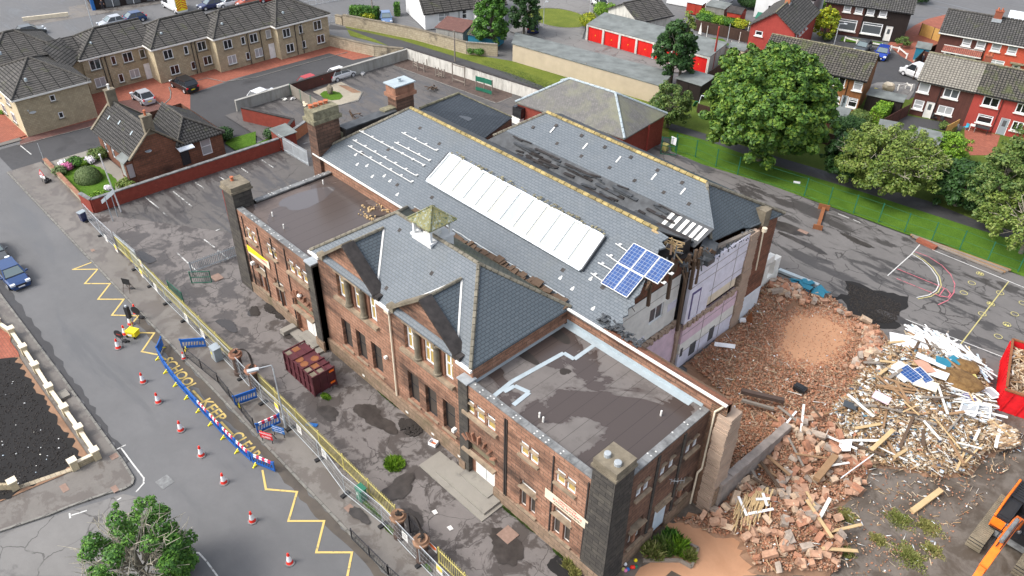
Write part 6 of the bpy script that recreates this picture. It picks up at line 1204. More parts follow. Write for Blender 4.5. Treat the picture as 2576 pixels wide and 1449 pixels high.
cn=cone();cl_=[(3,1,1195,138,'red and white cone in the road level with the word SCHOOL'),(3,1,1365,350,'red and white cone in the road level with the word KEEP'),(3,1,1520,540,'red and white cone in the road level with the word CLEAR'),(3,1,1690,745,'red and white cone in the road, left of the last blue barrier'),(3,1,1905,1035,'red and white cone beside the lower zigzag'),(3,2,255,1350,'red and white cone nearest the bottom edge'),(2,1,1080,1435,'red and white cone topmost of the open row, left of the barriers'),(2,1,893,1178,'red and white cone beside the lettered round sign'),(2,1,945,1075,'red and white cone left of the yellow battery box'),(2,1,985,1000,'red and white cone at the foot of the traffic light'),(2,1,1025,915,'red and white cone behind the blank round sign')]
for i,(r_,c_,x,y,lab)in enumerate(cl_):
 p=g(r_,c_,x,y-4,.05)
 if i==0:o=cn;o.location=(p.x,p.y,.01);o['label']=lab
 else:o=copy_tree(cn,(p.x,p.y,.01),random.uniform(0,3),lab)
 o['group']='traffic cones on the road'
p=g(2,1,1388,1255,.15);o=copy_tree(cn,(p.x,p.y,PZ+.01),.4,'small orange and white cone beside the guard rail end');o.scale=(.7,.7,.75);o['group']='traffic cones on the road'
def barrier(strip=True):
 LOC[0]=1;t_=thing('road_barrier','x','barrier');L=1.95;m=MB()
 m.box((0,-.04,.12),(L,.04,.30));m.box((0,-.04,.72),(L,.04,1.0));m.box((0,-.04,.3),(.12,.04,.72));m.box((L-.12,-.04,.3),(L,.04,.72))
 for i in range(7):x=.12+(L-.24)*(i+1)/8;m.bar((x-.06,0,.3),(x+.05,0,.72),.06,.07)
 m.box((-.04,-.05,.9),(.06,.05,1.06));m.box((L-.05,-.05,.9),(L+.03,.05,1.06));part('panel',m,'blue_plastic',t_)
 if strip:
  for i in range(6):m=MB();x=.25+i*.245;m.box((x,-.052,.78),(x+.24,-.042,.94));m.box((x,.042,.78),(x+.24,.052,.94));m.box((x,-.042,1.0),(x+.24,.042,1.012));part('reflective_strip',m,'sign_red' if i%2 else 'white_upvc',t_)
 for x in(.3,):m=MB();m.box((x-.05,-.36,0),(x+.05,.2,.06));m.bar((x,-.3,.05),(x,-.03,.28),.08,.05);part('foot',m,'yellow_bright',t_)
 LOC[0]=0;return t_
ba=barrier(True);bb_=barrier(False);c5=g(2,1,1235,1165)
runs=[[(c5.x,c5.y),(-52.45,13.2)],[(-52.4,13.15),(-50.55,12.9),(-48.7,12.78),(-46.85,12.76),(-45.0,12.74),(-43.2,12.76),(-41.4,12.78),(-39.6,12.84),(-37.8,12.97)],[(-37.7,13.0),(-35.9,13.7)]]
lb=['blue plastic barrier standing nearest the kerb at the head of the row']+['blue barrier beside the letters SC, first of the long row','blue barrier beside the letters HO in the long row','blue barrier beside the letters OL in the long row','blue barrier beside the yellow dash before the word KEEP','red and white striped blue barrier beside the letters KEE','red and white striped blue barrier beside the yellow dash after KEEP','red and white striped blue barrier beside the letters CL','red and white striped blue barrier beside the letters EAR']+['striped blue barrier at the foot of the row, turned to the kerb'];k=0;used=[0,0]
def putbar(a,b,lab,plain_,z=0.0):
 i=1 if plain_ else 0;src=(ba,bb_)[i];rz=math.atan2(b[1]-a[1],b[0]-a[0]);L=math.hypot(b[0]-a[0],b[1]-a[1])
 if not used[i]:used[i]=1;o=src;o.location=(a[0],a[1],z);o.rotation_euler=(0,0,rz);o['label']=lab
 else:o=copy_tree(src,(a[0],a[1],z),rz,lab)
 o['group']='blue plastic barriers';o.scale=(L/2.0,1,1)
for r_ in runs:
 for a,b in zip(r_,r_[1:]):putbar(a,b,lb[k],k<5);k+=1
putbar((-51.9,14.85),(-50.75,16.4),'blue barrier across the footway beside the small cone',True,PZ);putbar((-43.3,14.75),(-42.9,16.4),'plain blue barrier across the footway above the guard rail',True,PZ)
putbar((-39.75,14.55),(-39.5,16.3),'blue barrier with red and white strip behind the closed footpath sign',False,PZ)
def cabinet(name,lab,p,sx,sy,h,mat,cat,rz=0,lid=True):
 LOC[0]=1;t_=thing(name,lab,cat,(p.x,p.y,PZ),rz);m=MB();m.box((-sx/2,-sy/2,0),(sx/2,sy/2,h));part('body',m,mat,t_);m=MB();m.slab([(-sx/2-.04,-sy/2-.04,h+.06),(sx/2+.04,-sy/2-.04,h+.06),(sx/2+.04,sy/2+.04,h+.1),(-sx/2-.04,sy/2+.04,h+.1)],.06);part('lid',m,mat,t_);m=MB();m.box((-.01,-sy/2-.008,.1),(.01,-sy/2-.002,h-.08));m.box((-sx*.36,-sy/2-.01,h*.45),(-sx*.1,-sy/2-.003,h*.65));part('door_joint',m,'yellow_bright' if 'sticker' in lab else 'white_paint',t_);LOC[0]=0;return t_
cabinet('utility_cabinet','grey street cabinet with a yellow sticker beside the mesh panels',g(2,1,1645,1265),.75,.6,1.15,'grey_metal','cabinet');cabinet('utility_cabinet','dark green street cabinet behind the mesh, above the weeds',V(-30.1,16.55,0),.6,.45,1.05,'plastic_green','cabinet')
LOC[0]=1;p=g(2,1,637,220,.1);t_=thing('wheelie_bin','dark blue black wheelie bin standing at the end of the mesh panels','bin',(p.x,p.y,PZ),.2);m=MB();q=[(-.2,-.24),(.2,-.24),(.2,.24),(-.2,.24)];m.idx([(x,y,.08)for x,y in q]+[(x*1.35,y*1.3,1.0)for x,y in q],[(3,2,1,0),(4,5,6,7),(0,1,5,4),(1,2,6,5),(2,3,7,6),(3,0,4,7)]);part('body',m,'car_navy',t_)
m=MB();m.slab([(-.3,-.36,1.06),(.3,-.36,1.06),(.3,.36,1.1),(-.3,.36,1.1)],.05);part('lid',m,'grey_metal',t_)
for s_ in(-.2,.2):m=MB();m.tube((s_-.04,.24,.1),(s_+.04,.24,.1),.1,n=10);part('wheel',m,'dark_rubber',t_)
LOC[0]=0
for i,(x,y)in enumerate(((-46.0,16.95),(-44.7,17.0),(-26.45,16.95),(-23.75,16.95))):
 if i==1:q=g(2,1,1890,1320,2.3);x,y=q.x,q.y
 if i==0:q=g(2,1,1770,1205,2.3);x,y=q.x,q.y
 if i==2:q=g(3,2,1070,985,2.2);x,y=q.x,q.y
 if i==3:q=g(3,2,1245,1170,2.2);x,y=q.x,q.y
 t_=thing('gate_pillar',('round burnt brown gate pillar nearest the grey cabinet','round burnt brown gate pillar beside the lamp post','round sooty gate pillar, left one by the green cabinet','round sooty gate pillar at the foot of the footway')[i],'gate pillar',(x,y,0));m=MB();m.lathe((x,y,.1),[(.42,0),(.42,.3),(.34,.34),(.33,1.7),(.36,1.75)],14);part('shaft',m,'burnt_iron',t_)
 m=MB();m.lathe((x,y,1.85),[(.38,0),(.5,.05),(.52,.22),(.42,.25),(.40,.42),(.2,.3)],16);part('moulded_cap',m,'dressed_red' if i<2 else 'dirt_brown',t_)
 m=MB();rn=random.Random(i);m.path([V(x+rn.uniform(-.2,.2),y+rn.uniform(-.2,.2),2.2+.2*rn.random())for _ in range(14)],.035,5);part('burnt_cable',m,'char',t_)
for i,(a,b)in enumerate(((g(2,1,1790,1190,2.4),g(2,1,1900,1310,2.3)),(g(3,2,1090,965,2.4),g(3,2,1250,1150,2.3)))):
 m=MB()
 for k in range(3):pts=[a.lerp(b,f)+V(.03*k,.25*math.sin(f*3.14)+.05*k,.5*math.sin(f*3.14)*(1-.2*k))for f in[j/10 for j in range(11)]];m.path(pts,.035,5)
 o=m.build('black_cable','char');tag(o,('looped black cable bundle between the upper pair of pillars','looped black cable bundle between the lower pair of pillars')[i],'cable')
railfence('iron_gate','black iron gate between the two lower round pillars',[(-25.9,17.2),(-24.2,17.2)],1.7,'iron_black',.14,.03)
railfence('iron_gate','black iron gate between the two upper round pillars',[(-45.7,17.2),(-44.6,17.2)],1.7,'iron_black',.14,.03)if False else None
b=g(3,2,225,325,.1);t_=thing('street_lamp','tall galvanised street lamp with flat head standing in the fence line','street lamp',(b.x,b.y,0));m=MB();tp=V(-38.4,16.1,6.4);hd=d(651,928,6.5)
m.tube((b.x,b.y,0),(b.x,b.y,1.2),.1,n=10);m.tube((b.x,b.y,1.2),(tp.x,tp.y,6.2),.06,.05,n=10);part('column',m,'galv',t_);m=MB();m.path([(tp.x,tp.y,6.2),(tp.x-.1,tp.y-.02,6.5),V(hd.x,hd.y,6.55)],.035,8);part('arm',m,'galv',t_);m=MB();u=(V(hd.x,hd.y,0)-V(tp.x,tp.y,0)).normalized();m.bar(V(hd.x,hd.y,6.52),V(hd.x,hd.y,6.5)+u*.75,.28,.12);part('lamp_head',m,'galv',t_)
b=g(2,1,915,150,.1);q=onp(*uv_(1,1,752,1170),1,b.y-1.2);t_=thing('flagpole','leaning white flagpole at the corner of the car park','flagpole',(b.x,b.y,0));m=MB();m.tube((b.x,b.y,0),q,.07,.05,n=10);part('pole',m,'white_upvc',t_);m=MB();m.lathe(q,[(.1,0),(.12,.05),(.02,.14)],8);part('finial',m,'white_upvc',t_)
a=g(2,1,855,222,.1);b=g(2,1,890,188,.1);t_=thing('direction_sign','grey school name board seen edge on, on two leaning poles by the brick wall','sign',(a.x,a.y,0));
for q,tt in((a,gy(2,1,790,35,a.y)),(b,gy(2,1,830,0,b.y))):m=MB();m.tube((q.x,q.y,0),tt,.04,n=8);part('pole',m,'grey_metal',t_)
m=MB();p0=gy(2,1,770,90,a.y);p1=gy(2,1,865,10,b.y);m.slab([p0,p1,p1+V(0,0,.5),p0+V(0,0,.4)],.04,dn=(0,1,0));part('board',m,'grey_metal',t_)
def aframe(lab,p,topz,kind,tilt=.0,rz=0,w=.8,h=.6,cat='road sign',txt=None):
 LOC[0]=1;t_=thing('road_works_sign',lab,cat,(p.x,p.y,.0),rz);m=MB()
 for s_ in(-.3,.3):m.bar((s_*1.15,.38,0),(s_,0,topz),.03);m.bar((s_*1.15,-.38,0),(s_,0,topz),.03)
 m.bar((-.33,-.2,topz*.45),(.33,-.2,topz*.45),.02);m.bar((-.33,.2,topz*.45),(.33,.2,topz*.45),.02);part('folding_stand',m,'iron_black' if kind!='brown' else 'burnt_iron',t_)
 m=MB();
 if kind=='round':
  n_=20;m.idx([(.42*math.cos(6.283*i/n_),-.06,topz+.15+.38*math.sin(6.283*i/n_))for i in range(n_)]+[(.42*math.cos(6.283*i/n_),-.03,topz+.15+.38*math.sin(6.283*i/n_))for i in range(n_)],[tuple(range(n_)),tuple(range(2*n_-1,n_-1,-1))]+[(i,n_+i,n_+(i+1)%n_,(i+1)%n_)for i in range(n_)])
 else:m.box((-w/2,-.06,topz-h*.4),(w/2,-.03,topz+h*.6))
 part('plate',m,'black_paint' if kind!='colour' else cat_col[0],t_)
 m=MB();m.box((-.2,.2,0),(.15,.45,.14));m.box((.0,.3,.0),(.3,.5,.12));part('sandbag',m,'dark_rubber',t_)
 LOC[0]=0;return t_
cat_col=['sign_red']
A1_=aframe('blank black back of a rectangular road sign on a brown folding stand, on the footway',g(2,1,975,745,.1),1.05,'brown',rz=.5)
aframe('round black sign back on a folding stand at the kerb by the cones',g(2,1,1050,970),.95,'round',rz=.5)
s2=aframe('round black sign with a faint red and yellow emblem beside the yellow box',g(2,1,925,1150),.95,'round',rz=.5)
LOC[0]=1;m=MB();m.box((-.2,-.066,1.02),(.2,-.061,1.12));part('emblem',m,'red_pipe',s2)
p=g(2,1,980,1030,0);p2=g(2,1,1010,1085,0);t_=thing('temporary_traffic_light','black portable traffic light seen from behind on its bright yellow battery box','traffic light',(p2.x,p2.y,0),.5)
m=MB();m.box((-.42,-.3,.12),(.42,.3,.5));m.box((-.45,-.33,.5),(.45,.33,.62));part('battery_box',m,'yellow_bright',t_);m=MB();m.tube((-.2,.35,.1),(-.2,.35,1.9),.04);part('mast',m,'yellow_paint',t_);m=MB();m.box((-.36,.22,1.55),(-.04,.5,2.65));part('signal_head',m,'black_paint',t_);m=MB();m.box((-.28,.3,2.652),(-.12,.42,2.8));part('sensor',m,'galv',t_)
for s_ in(-.35,.35):m=MB();m.tube((s_-.05,-.3,.12),(s_+.05,-.3,.12),.12,n=10);part('wheel',m,'dark_rubber',t_)
m=MB();m.box((-.25,-.335,.2),(.15,-.331,.4));part('label_plate',m,'white_upvc',t_)
def signstand(lab,p,rz,w,h,mat,lines,tm,z0=.35,cat='road sign'):
 t_=thing('site_sign',lab,cat,(p.x,p.y,PZ),rz);m=MB()
 for s_ in(-1,1):m.bar((s_*w*.4,-.12,0),(s_*w*.4,.0,z0+h*.8),.04);m.bar((s_*w*.4,.35,0),(s_*w*.4,.03,z0+h*.8),.04)
 part('stand',m,'iron_black',t_);m=MB();m.box((-w/2,-.14,z0),(w/2,-.11,z0+h));pl_=part('plate',m,mat,t_)
 for i,s_ in enumerate(lines):text_mesh(s_,'lettering',tm,h/len(lines)*.62,(0,-.145,z0+h*(1-(i+.5)/len(lines))),rx=R(90),parent=pl_,bold=.004,local=True)
 return t_
p=g(3,2,95,430,.1);signstand('red and white footpath closed sign standing before a blue barrier',p,.45,1.0,.62,'sign_red',['FOOTPATH','CLOSED'],'white_upvc')
p=g(3,2,185,385,.1);signstand('blue water works notice beside the closed footpath sign',p,.45,1.0,.62,'sign_blue',['Scottish Water','Taking care of your','water supply'],'white_upvc')
p=g(1,1,345,1375,.1)
t_=signstand('red triangle road works sign with End plate by the corner garden wall',p,.35,.75,.28,'white_upvc',['End'],'black_paint',.55)
m=MB();a_=[(-.42,-.15,.9),(.42,-.15,.9),(0,-.15,1.6)];m.slab([V(*q)for q in a_],.03,dn=(0,1,0));tp=part('triangle_plate',m,'sign_red',t_);m=MB();m.slab([V(-.26,-.156,.98),V(.26,-.156,.98),V(0,-.156,1.43)],.005,dn=(0,1,0));m.build('triangle_face','white_upvc',tp,local=True)
m=MB();m.bar((-.1,-.16,1.0),(.0,-.16,1.2),.05,.01);m.bar((0,-.16,1.2),(.1,-.16,1.02),.04,.01);m.obox((.0,-.16,1.27),(.07,.01,.07));m.bar((.02,-.16,1.15),(.14,-.16,1.08),.02,.01);m.build('digging_figure','black_paint',tp,local=True)
m=MB();rn=random.Random(1)
for _ in range(6):m.obox((rn.uniform(-.3,.4),rn.uniform(-.1,.5),.1),(.3,.25,.18),rz=rn.random()*3)
part('sandbag',m,'dark_rubber',t_);LOC[0]=0
def banner(par,x0,x1,z0,z1,y,mat,lines,mats,nm):
 m=MB();m.box((x0,y-.02,z0),(x1,y,z1));b_=part('banner',m,mat,par,nm)
 for s_,fz,sz,mt in lines:text_mesh(s_,'lettering',mt,sz,((x0+x1)/2+.1,y-.024,z0+(z1-z0)*fz),rx=R(90),parent=b_,bold=.004)
banner(school,-19.95,-16.62,4.15,4.95,YW-.08,'cream_paint',[('PARKING ON THE',.82,.17,'sign_red'),('SCHOOL ENTRANCE',.52,.24,'sign_red'),('IS DANGEROUS AND SELFISH',.2,.16,'coping_dark')],None,'cream banner about parking at the school entrance')
banner(school,-54.2,-50.8,4.5,5.3,YW-.08,'cream_paint',[('SCHOOL ENTRANCE',.5,.26,'sign_red')],None,'banner half folded over, yellow above and cream below')
m=MB();m.slab([V(-54.2,YW-.11,5.32),V(-50.8,YW-.11,5.32),V(-52.2,YW-.13,4.95),V(-54.2,YW-.13,4.7)],.01,dn=(0,1,0));part('banner',m,'yellow_bright',school)
# --- maroon container
t_=thing('ribbed_container','closed maroon ribbed steel container with rust patches standing in the yard','container',(-42.2,20.6,0));x0,x1,y0,y1,zt=-44.1,-40.15,19.5,21.45,2.0
m=MB();m.box((x0+.08,y0+.08,.15),(x1-.08,y1-.08,zt-.08));bd=part('body',m,'skip_maroon',t_);m=MB()
for i in range(7):
 x=x0+(x1-x0)*i/6;m.box((x-.05,y0,.1),(x+.05,y0+.079,zt));m.box((x-.05,y1-.079,.1),(x+.05,y1,zt))
 if i not in(1,3):m.box((x-.04,y0,zt-.079),(x+.04,y1,zt+.03))
for z in(.1,.95,zt-.08):m.box((x0+.052,y0+.02,z),(x1-.052,y0+.078,z+.08))
for y in(y0,y0+(y1-y0)*.33,y0+(y1-y0)*.66,y1-.08):m.box((x1-.079,y+.0,.1),(x1,y+.08,zt-.09));m.box((x0,y,.1),(x0+.079,y+.08,zt-.09))
for y in(y0+.62,y0+1.28):m.box((x0+.7,y-.03,zt-.079),(x0+1.35,y+.03,zt+.02));m.box((x1-1.4,y-.03,zt-.079),(x1-.1,y+.03,zt+.02))
part('rib',m,'skip_maroon',t_);m=MB()
for cx,cy,r_ in((x0+.35,y0+.95,.24),(x1-1.0,y0+.95,.24)):m.box((cx-.26,cy-.26,zt-.078),(cx+.24,cy+.26,zt-.055))
for cx,cy in((x0+1.55,y0+.5),(x0+2.2,y0+1.4),(x1-1.75,y0+.5)):m.lathe((cx,cy,zt-.08),[(.3,0),(.3,.03),(.22,.035),(.22,.02)],16)
part('rust_patch',m,'rust',t_);m=MB()
for cx,cy in((x0+.33,y0+.3),(x1-1.0,y0+.35),(x1-.35,y0+.35),(x1-.35,y0+.95)):m.box((cx-.22,cy-.22,zt-.078),(cx+.22,cy+.22,zt-.066))
part('pale_panel',m,'dressed_stone',t_);m=MB()
for z in(1.6,.5):m.box((x1+.001,y1-.5,z),(x1+.02,y1-.1,z+.18))
part('marker_plate',m,'orange_paint',t_)
def box_tray(lab,p,sx,sy,h,mat,name='plastic_crate',rz=0,z=.14):
 LOC[0]=1;t_=thing(name,lab,'crate',(p.x,p.y,z),rz);m=MB();m.box((-sx/2,-sy/2,0),(sx/2,sy/2,.03));m.box((-sx/2,-sy/2,.03),(sx/2,-sy/2+.03,h));m.box((-sx/2,sy/2-.03,.03),(sx/2,sy/2,h));m.box((-sx/2,-sy/2+.03,.03),(-sx/2+.03,sy/2-.03,h));m.box((sx/2-.03,-sy/2+.03,.03),(sx/2,sy/2-.03,h));part('tray',m,mat,t_);m=MB();m.box((-sx*.3,-.05,.03),(sx*.3,.12,.1));part('contents',m,'terracotta',t_);LOC[0]=0
box_tray('white plastic crate lying in the yard beside the entrance landing',g(3,2,1340,465),.6,.45,.28,'white_upvc',rz=.3)
for i,(x,y,lab)in enumerate(((1350,980,'scrap of white paper in the yard, nearer the pillar'),(1465,1100,'scrap of white paper in the yard, near the bottom'))):
 p=g(3,2,x,y);m=MB();m.slab([V(p.x-.2,p.y-.1,.17),V(p.x+.15,p.y-.15,.2),V(p.x+.2,p.y+.12,.17),V(p.x-.1,p.y+.15,.22)],.01);o=m.build('paper_scrap','white_paint');tag(o,lab,'litter')
m=MB();p=g(3,2,425,325);m.bar((p.x-.4,p.y-.25,.2),(p.x+.3,p.y+.25,.2),.3,.06);o=m.build('blue_pallet','sign_blue');tag(o,'small blue plastic tray lying behind the yellow railings','tray')
def posts(name,lab,P,h,rails=(),mat='timber_old',group=None,r=.07,cat='play frame'):
 t_=thing(name,lab,cat,(P[0].x,P[0].y,0),0,group)
 for q in P:m=MB();m.tube((q.x,q.y,.1),(q.x,q.y,h),r,n=8);part('post',m,mat,t_)
 for a,b,z in rails:m=MB();m.bar((P[a].x,P[a].y,z),(P[b].x,P[b].y,z),.06,.12);part('rail',m,mat,t_)
 return t_
G12=lambda x,y:g(1,2,x,y)
struct('bark_bed',[G12(1030,495),G12(1140,450),G12(1932,715),G12(1932,740),G12(1810,785)],'bark',.143)
kerb('path_edging',[G12(1030,497),G12(1500,670),G12(1815,787),G12(1932,740)],.12,.16)
posts('climbing_frame','wooden trim trail frame nearest the wall corner',[G12(1190,520),G12(1222,540),G12(1270,552),G12(1292,525)],1.5,((0,2,.6),(0,1,1.0)))
posts('climbing_frame','group of low wooden trim trail posts in the bark',[G12(1358,580),G12(1380,585),G12(1405,595),G12(1422,598)],1.4,((0,3,.4),(1,2,.7)))
posts('balance_frame','pair of tall wooden posts with thin rails in the bark',[G12(1485,625),G12(1577,655)],2.8,((0,1,.6),(0,1,2.6)))
t_=posts('activity_board','green activity panel on three wooden posts in the bark bed',[G12(1662,690),G12(1722,705),G12(1782,725)],2.2)
a,b,c=G12(1662,690),G12(1722,705),G12(1782,725);
for p,q in((a,b),(b,c)):
 for z0,z1 in((1.5,2.15),(.25,.7)):m=MB();m.bar((p.x,p.y-.09,(z0+z1)/2),(q.x,q.y-.09,(z0+z1)/2),.04,z1-z0);part('panel',m,'green_paint',t_)
struct('gravel',[G12(430,700),G12(640,625),G12(800,700),G12(770,760),G12(590,810),G12(560,770)],'gravel',.146)
struct('grass',blob(G12(572,728),1.8,1.3,4,8,.03),'grass_lush',.17);kerb('path_edging',[G12(640,650),G12(690,655),G12(805,705),G12(770,770),G12(590,812)],.14,.2)
struct('garden_bed',[G12(620,650),G12(690,655),G12(795,705),G12(730,710)],'dirt_brown',.16)
def boulder(p,s_,seed,mat='dressed_stone'):
 rn=random.Random(seed);bm=bmesh.new();bmesh.ops.create_icosphere(bm,subdivisions=2,radius=1)
 for v in bm.verts:v.co=Vector((v.co.x*s_[0],v.co.y*s_[1],v.co.z*s_[2]))*rn.uniform(.85,1.15)+V(p.x,p.y,s_[2]*.7+.15)
 m=MB();m.idx([v.co.copy()for v in bm.verts],[[v.index for v in f.verts]for f in bm.faces]);bm.free();return m
o=boulder(G12(562,715),(.45,.4,.75),3).build('garden_boulder','dressed_stone');tag(o,'standing stone in the middle of the small green octagon','boulder')
m=MB();
for i in range(5):a=G12(1020+5*i,745+8*i);m.bar((a.x,a.y,.2+.05*i),(a.x+1.6,a.y+.9,.2+.05*i),.22,.05)
o=m.build('plank_stack','dressed_red');tag(o,'small stack of brown boards beside the capped chimney','timber stack')
rn=random.Random(6)
for lab,x,y in(('broken wooden bench frame on the playground behind the school',1330,690),('toppled timber bench by the dormer',760,900)):
 m=MB();c=G12(x,y)
 for _ in range(8):m.bar((c.x+rn.uniform(-.7,.7),c.y+rn.uniform(-.7,.7),.2+rn.random()*.3),(c.x+rn.uniform(-.9,.9),c.y+rn.uniform(-.9,.9),.3+rn.random()*.8),.14,.07)
 o=m.build('broken_bench','timber_dark');tag(o,lab,'bench')
for i,(x,y,mt,lab)in enumerate(((270,755,'foil','silver plastic sheet dumped at the foot of the grey wall'),(370,798,'cream_paint','cream cardboard dumped beside the board fence'),(400,848,'bluewhite','crumpled pale bag dumped nearest the clay pot chimney'),(808,568,'foil','pale bag lying against the stained wall'),(215,758,'white_paint','white scrap beside the silver sheet'))):
 c=G12(x,y);m=MB();rn=random.Random(i)
 for _ in range(9):m.obox((c.x+rn.uniform(-.4,.4),c.y+rn.uniform(-.25,.25),.2+rn.random()*.12),(rn.uniform(.2,.5),rn.uniform(.15,.4),.06),(V(1,rn.uniform(-.5,.5),rn.uniform(-.4,.4)).normalized(),V(rn.uniform(-.5,.5),1,0).normalized(),V(0,rn.uniform(-.4,.4),1).normalized()))
 o=m.build('dumped_sheet',mt);tag(o,lab,'litter')
t_=thing('steel_column','rusty fallen steel column with square end plates lying on the playground','steel column',(-30,70,0));a=g(2,4,375,270,.3);b=g(2,4,420,125,.3);m=MB();m.bar(a,b,.35,.3);part('shaft',m,'rust',t_);m=MB();m.bar(b,b+(b-a).normalized()*.12,1.1,.9);part('end_plate',m,'rust',t_);m=MB();u=(b-a).normalized();m.bar(a-u*.1,a,.9,.7);m.bar(a,a+u*.5,.7,.1);part('end_plate',m,'rust',t_)
for i in range(4):
 a=g(2,4,1070+8*i,335+7*i);b=g(2,4,1825-20*i,605+7*i);m=MB();m.bar((a.x,a.y,.22+.05*(i%2)),(b.x,b.y,.22+.05*(i%2)),.2,.14);o=m.build('long_timber','timber_old' if i%2 else 'timber');tag(o,('long brown timber nearest the grass at the playground edge','long grey timber second from the grass at the playground edge','long brown timber third from the grass at the playground edge','long grey timber farthest from the grass at the playground edge')[i],'timber','long timbers along the playground edge')
m=MB();a=g(2,4,1190,410);m.obox((a.x,a.y,.3),(1.9,.5,.35),rz=-.12);o=m.build('brick_block','red_brick');tag(o,'broken brick block lying at the end of the timbers','masonry block')
def pole(name,lab,b,top,r,mat,cat='pole',arm=None):
 t_=thing(name,lab,cat,(b.x,b.y,0));m=MB();m.tube((b.x,b.y,0),top,r,r*.7,n=8);part('shaft',m,mat,t_)
 m=MB()
 if arm:m.path([top,top+V(*arm)*.8,top+V(*arm)],r*.5);m.obox(top+V(*arm),(.5,.25,.12));part('lamp_head',m,'galv',t_)
 else:m.lathe(top,[(r*.9,0),(r*.5,.12)],8);part('pole_top',m,mat,t_)
 return t_
def vpole(name,lab,r_,c_,bx,by,tx,ty,rad,mat,cat='pole',arm=None):
 b=g(r_,c_,bx,by);u,v=uv_(r_,c_,tx,ty);dd_=ray(u,v);hor=math.hypot(dd_.x,dd_.y);t0=math.hypot(b.x,b.y)/hor;z=42+dd_.z*t0;return pole(name,lab,b,V(b.x,b.y,max(1,z)),rad,mat,cat,arm)
vpole('telegraph_pole','wooden pole on the grass strip beside the playground wall',1,2,1502,470,1483,235,.12,'timber_old')
vpole('telegraph_pole','slim wooden pole against the long rendered garages',1,3,548,620,552,480,.1,'timber_old')
vpole('telegraph_pole','tall dark wooden pole beside the red garage end',1,3,1510,520,1565,205,.16,'red_pipe')
vpole('street_lamp','grey lamp column behind the garage end',1,3,1600,450,1643,185,.06,'galv','street lamp')
vpole('street_lamp','lamp column at the edge of the round lawn',1,3,237,200,238,20,.06,'galv','street lamp',(.1,.5,.1))
vpole('street_lamp','lamp column beside the climber on the garages',1,3,583,165,590,-20,.06,'galv','street lamp')
vpole('street_lamp','lamp column with curved arm in front of the yellow green tree',1,4,495,350,540,180,.07,'galv','street lamp',(.8,.3,.15))
vpole('street_lamp','tall lamp column crossing the main road at the top left',1,1,705,210,640,-40,.08,'galv','street lamp')
vpole('street_lamp','slim grey sign pole at the corner garden',1,1,335,1220,275,1090,.04,'galv','sign post')
vpole('telegraph_pole','wooden pole by the clipped hedge near the main road',1,2,885,145,873,-20,.12,'timber_old')
for i,(x,y,h_)in enumerate(((1465,290,200),(1708,340,245),(1650,360,310),(1590,175,125),(1778,250,170))):vpole('washing_line_post',('white washing post left of the dangling orange buoy','white washing post before the red house gable','short white post beside the small store','white post behind the garden shrubs','white post beside the red house wall')[i],1,3,x,y,x+8,h_,.06,'white_paint','post')
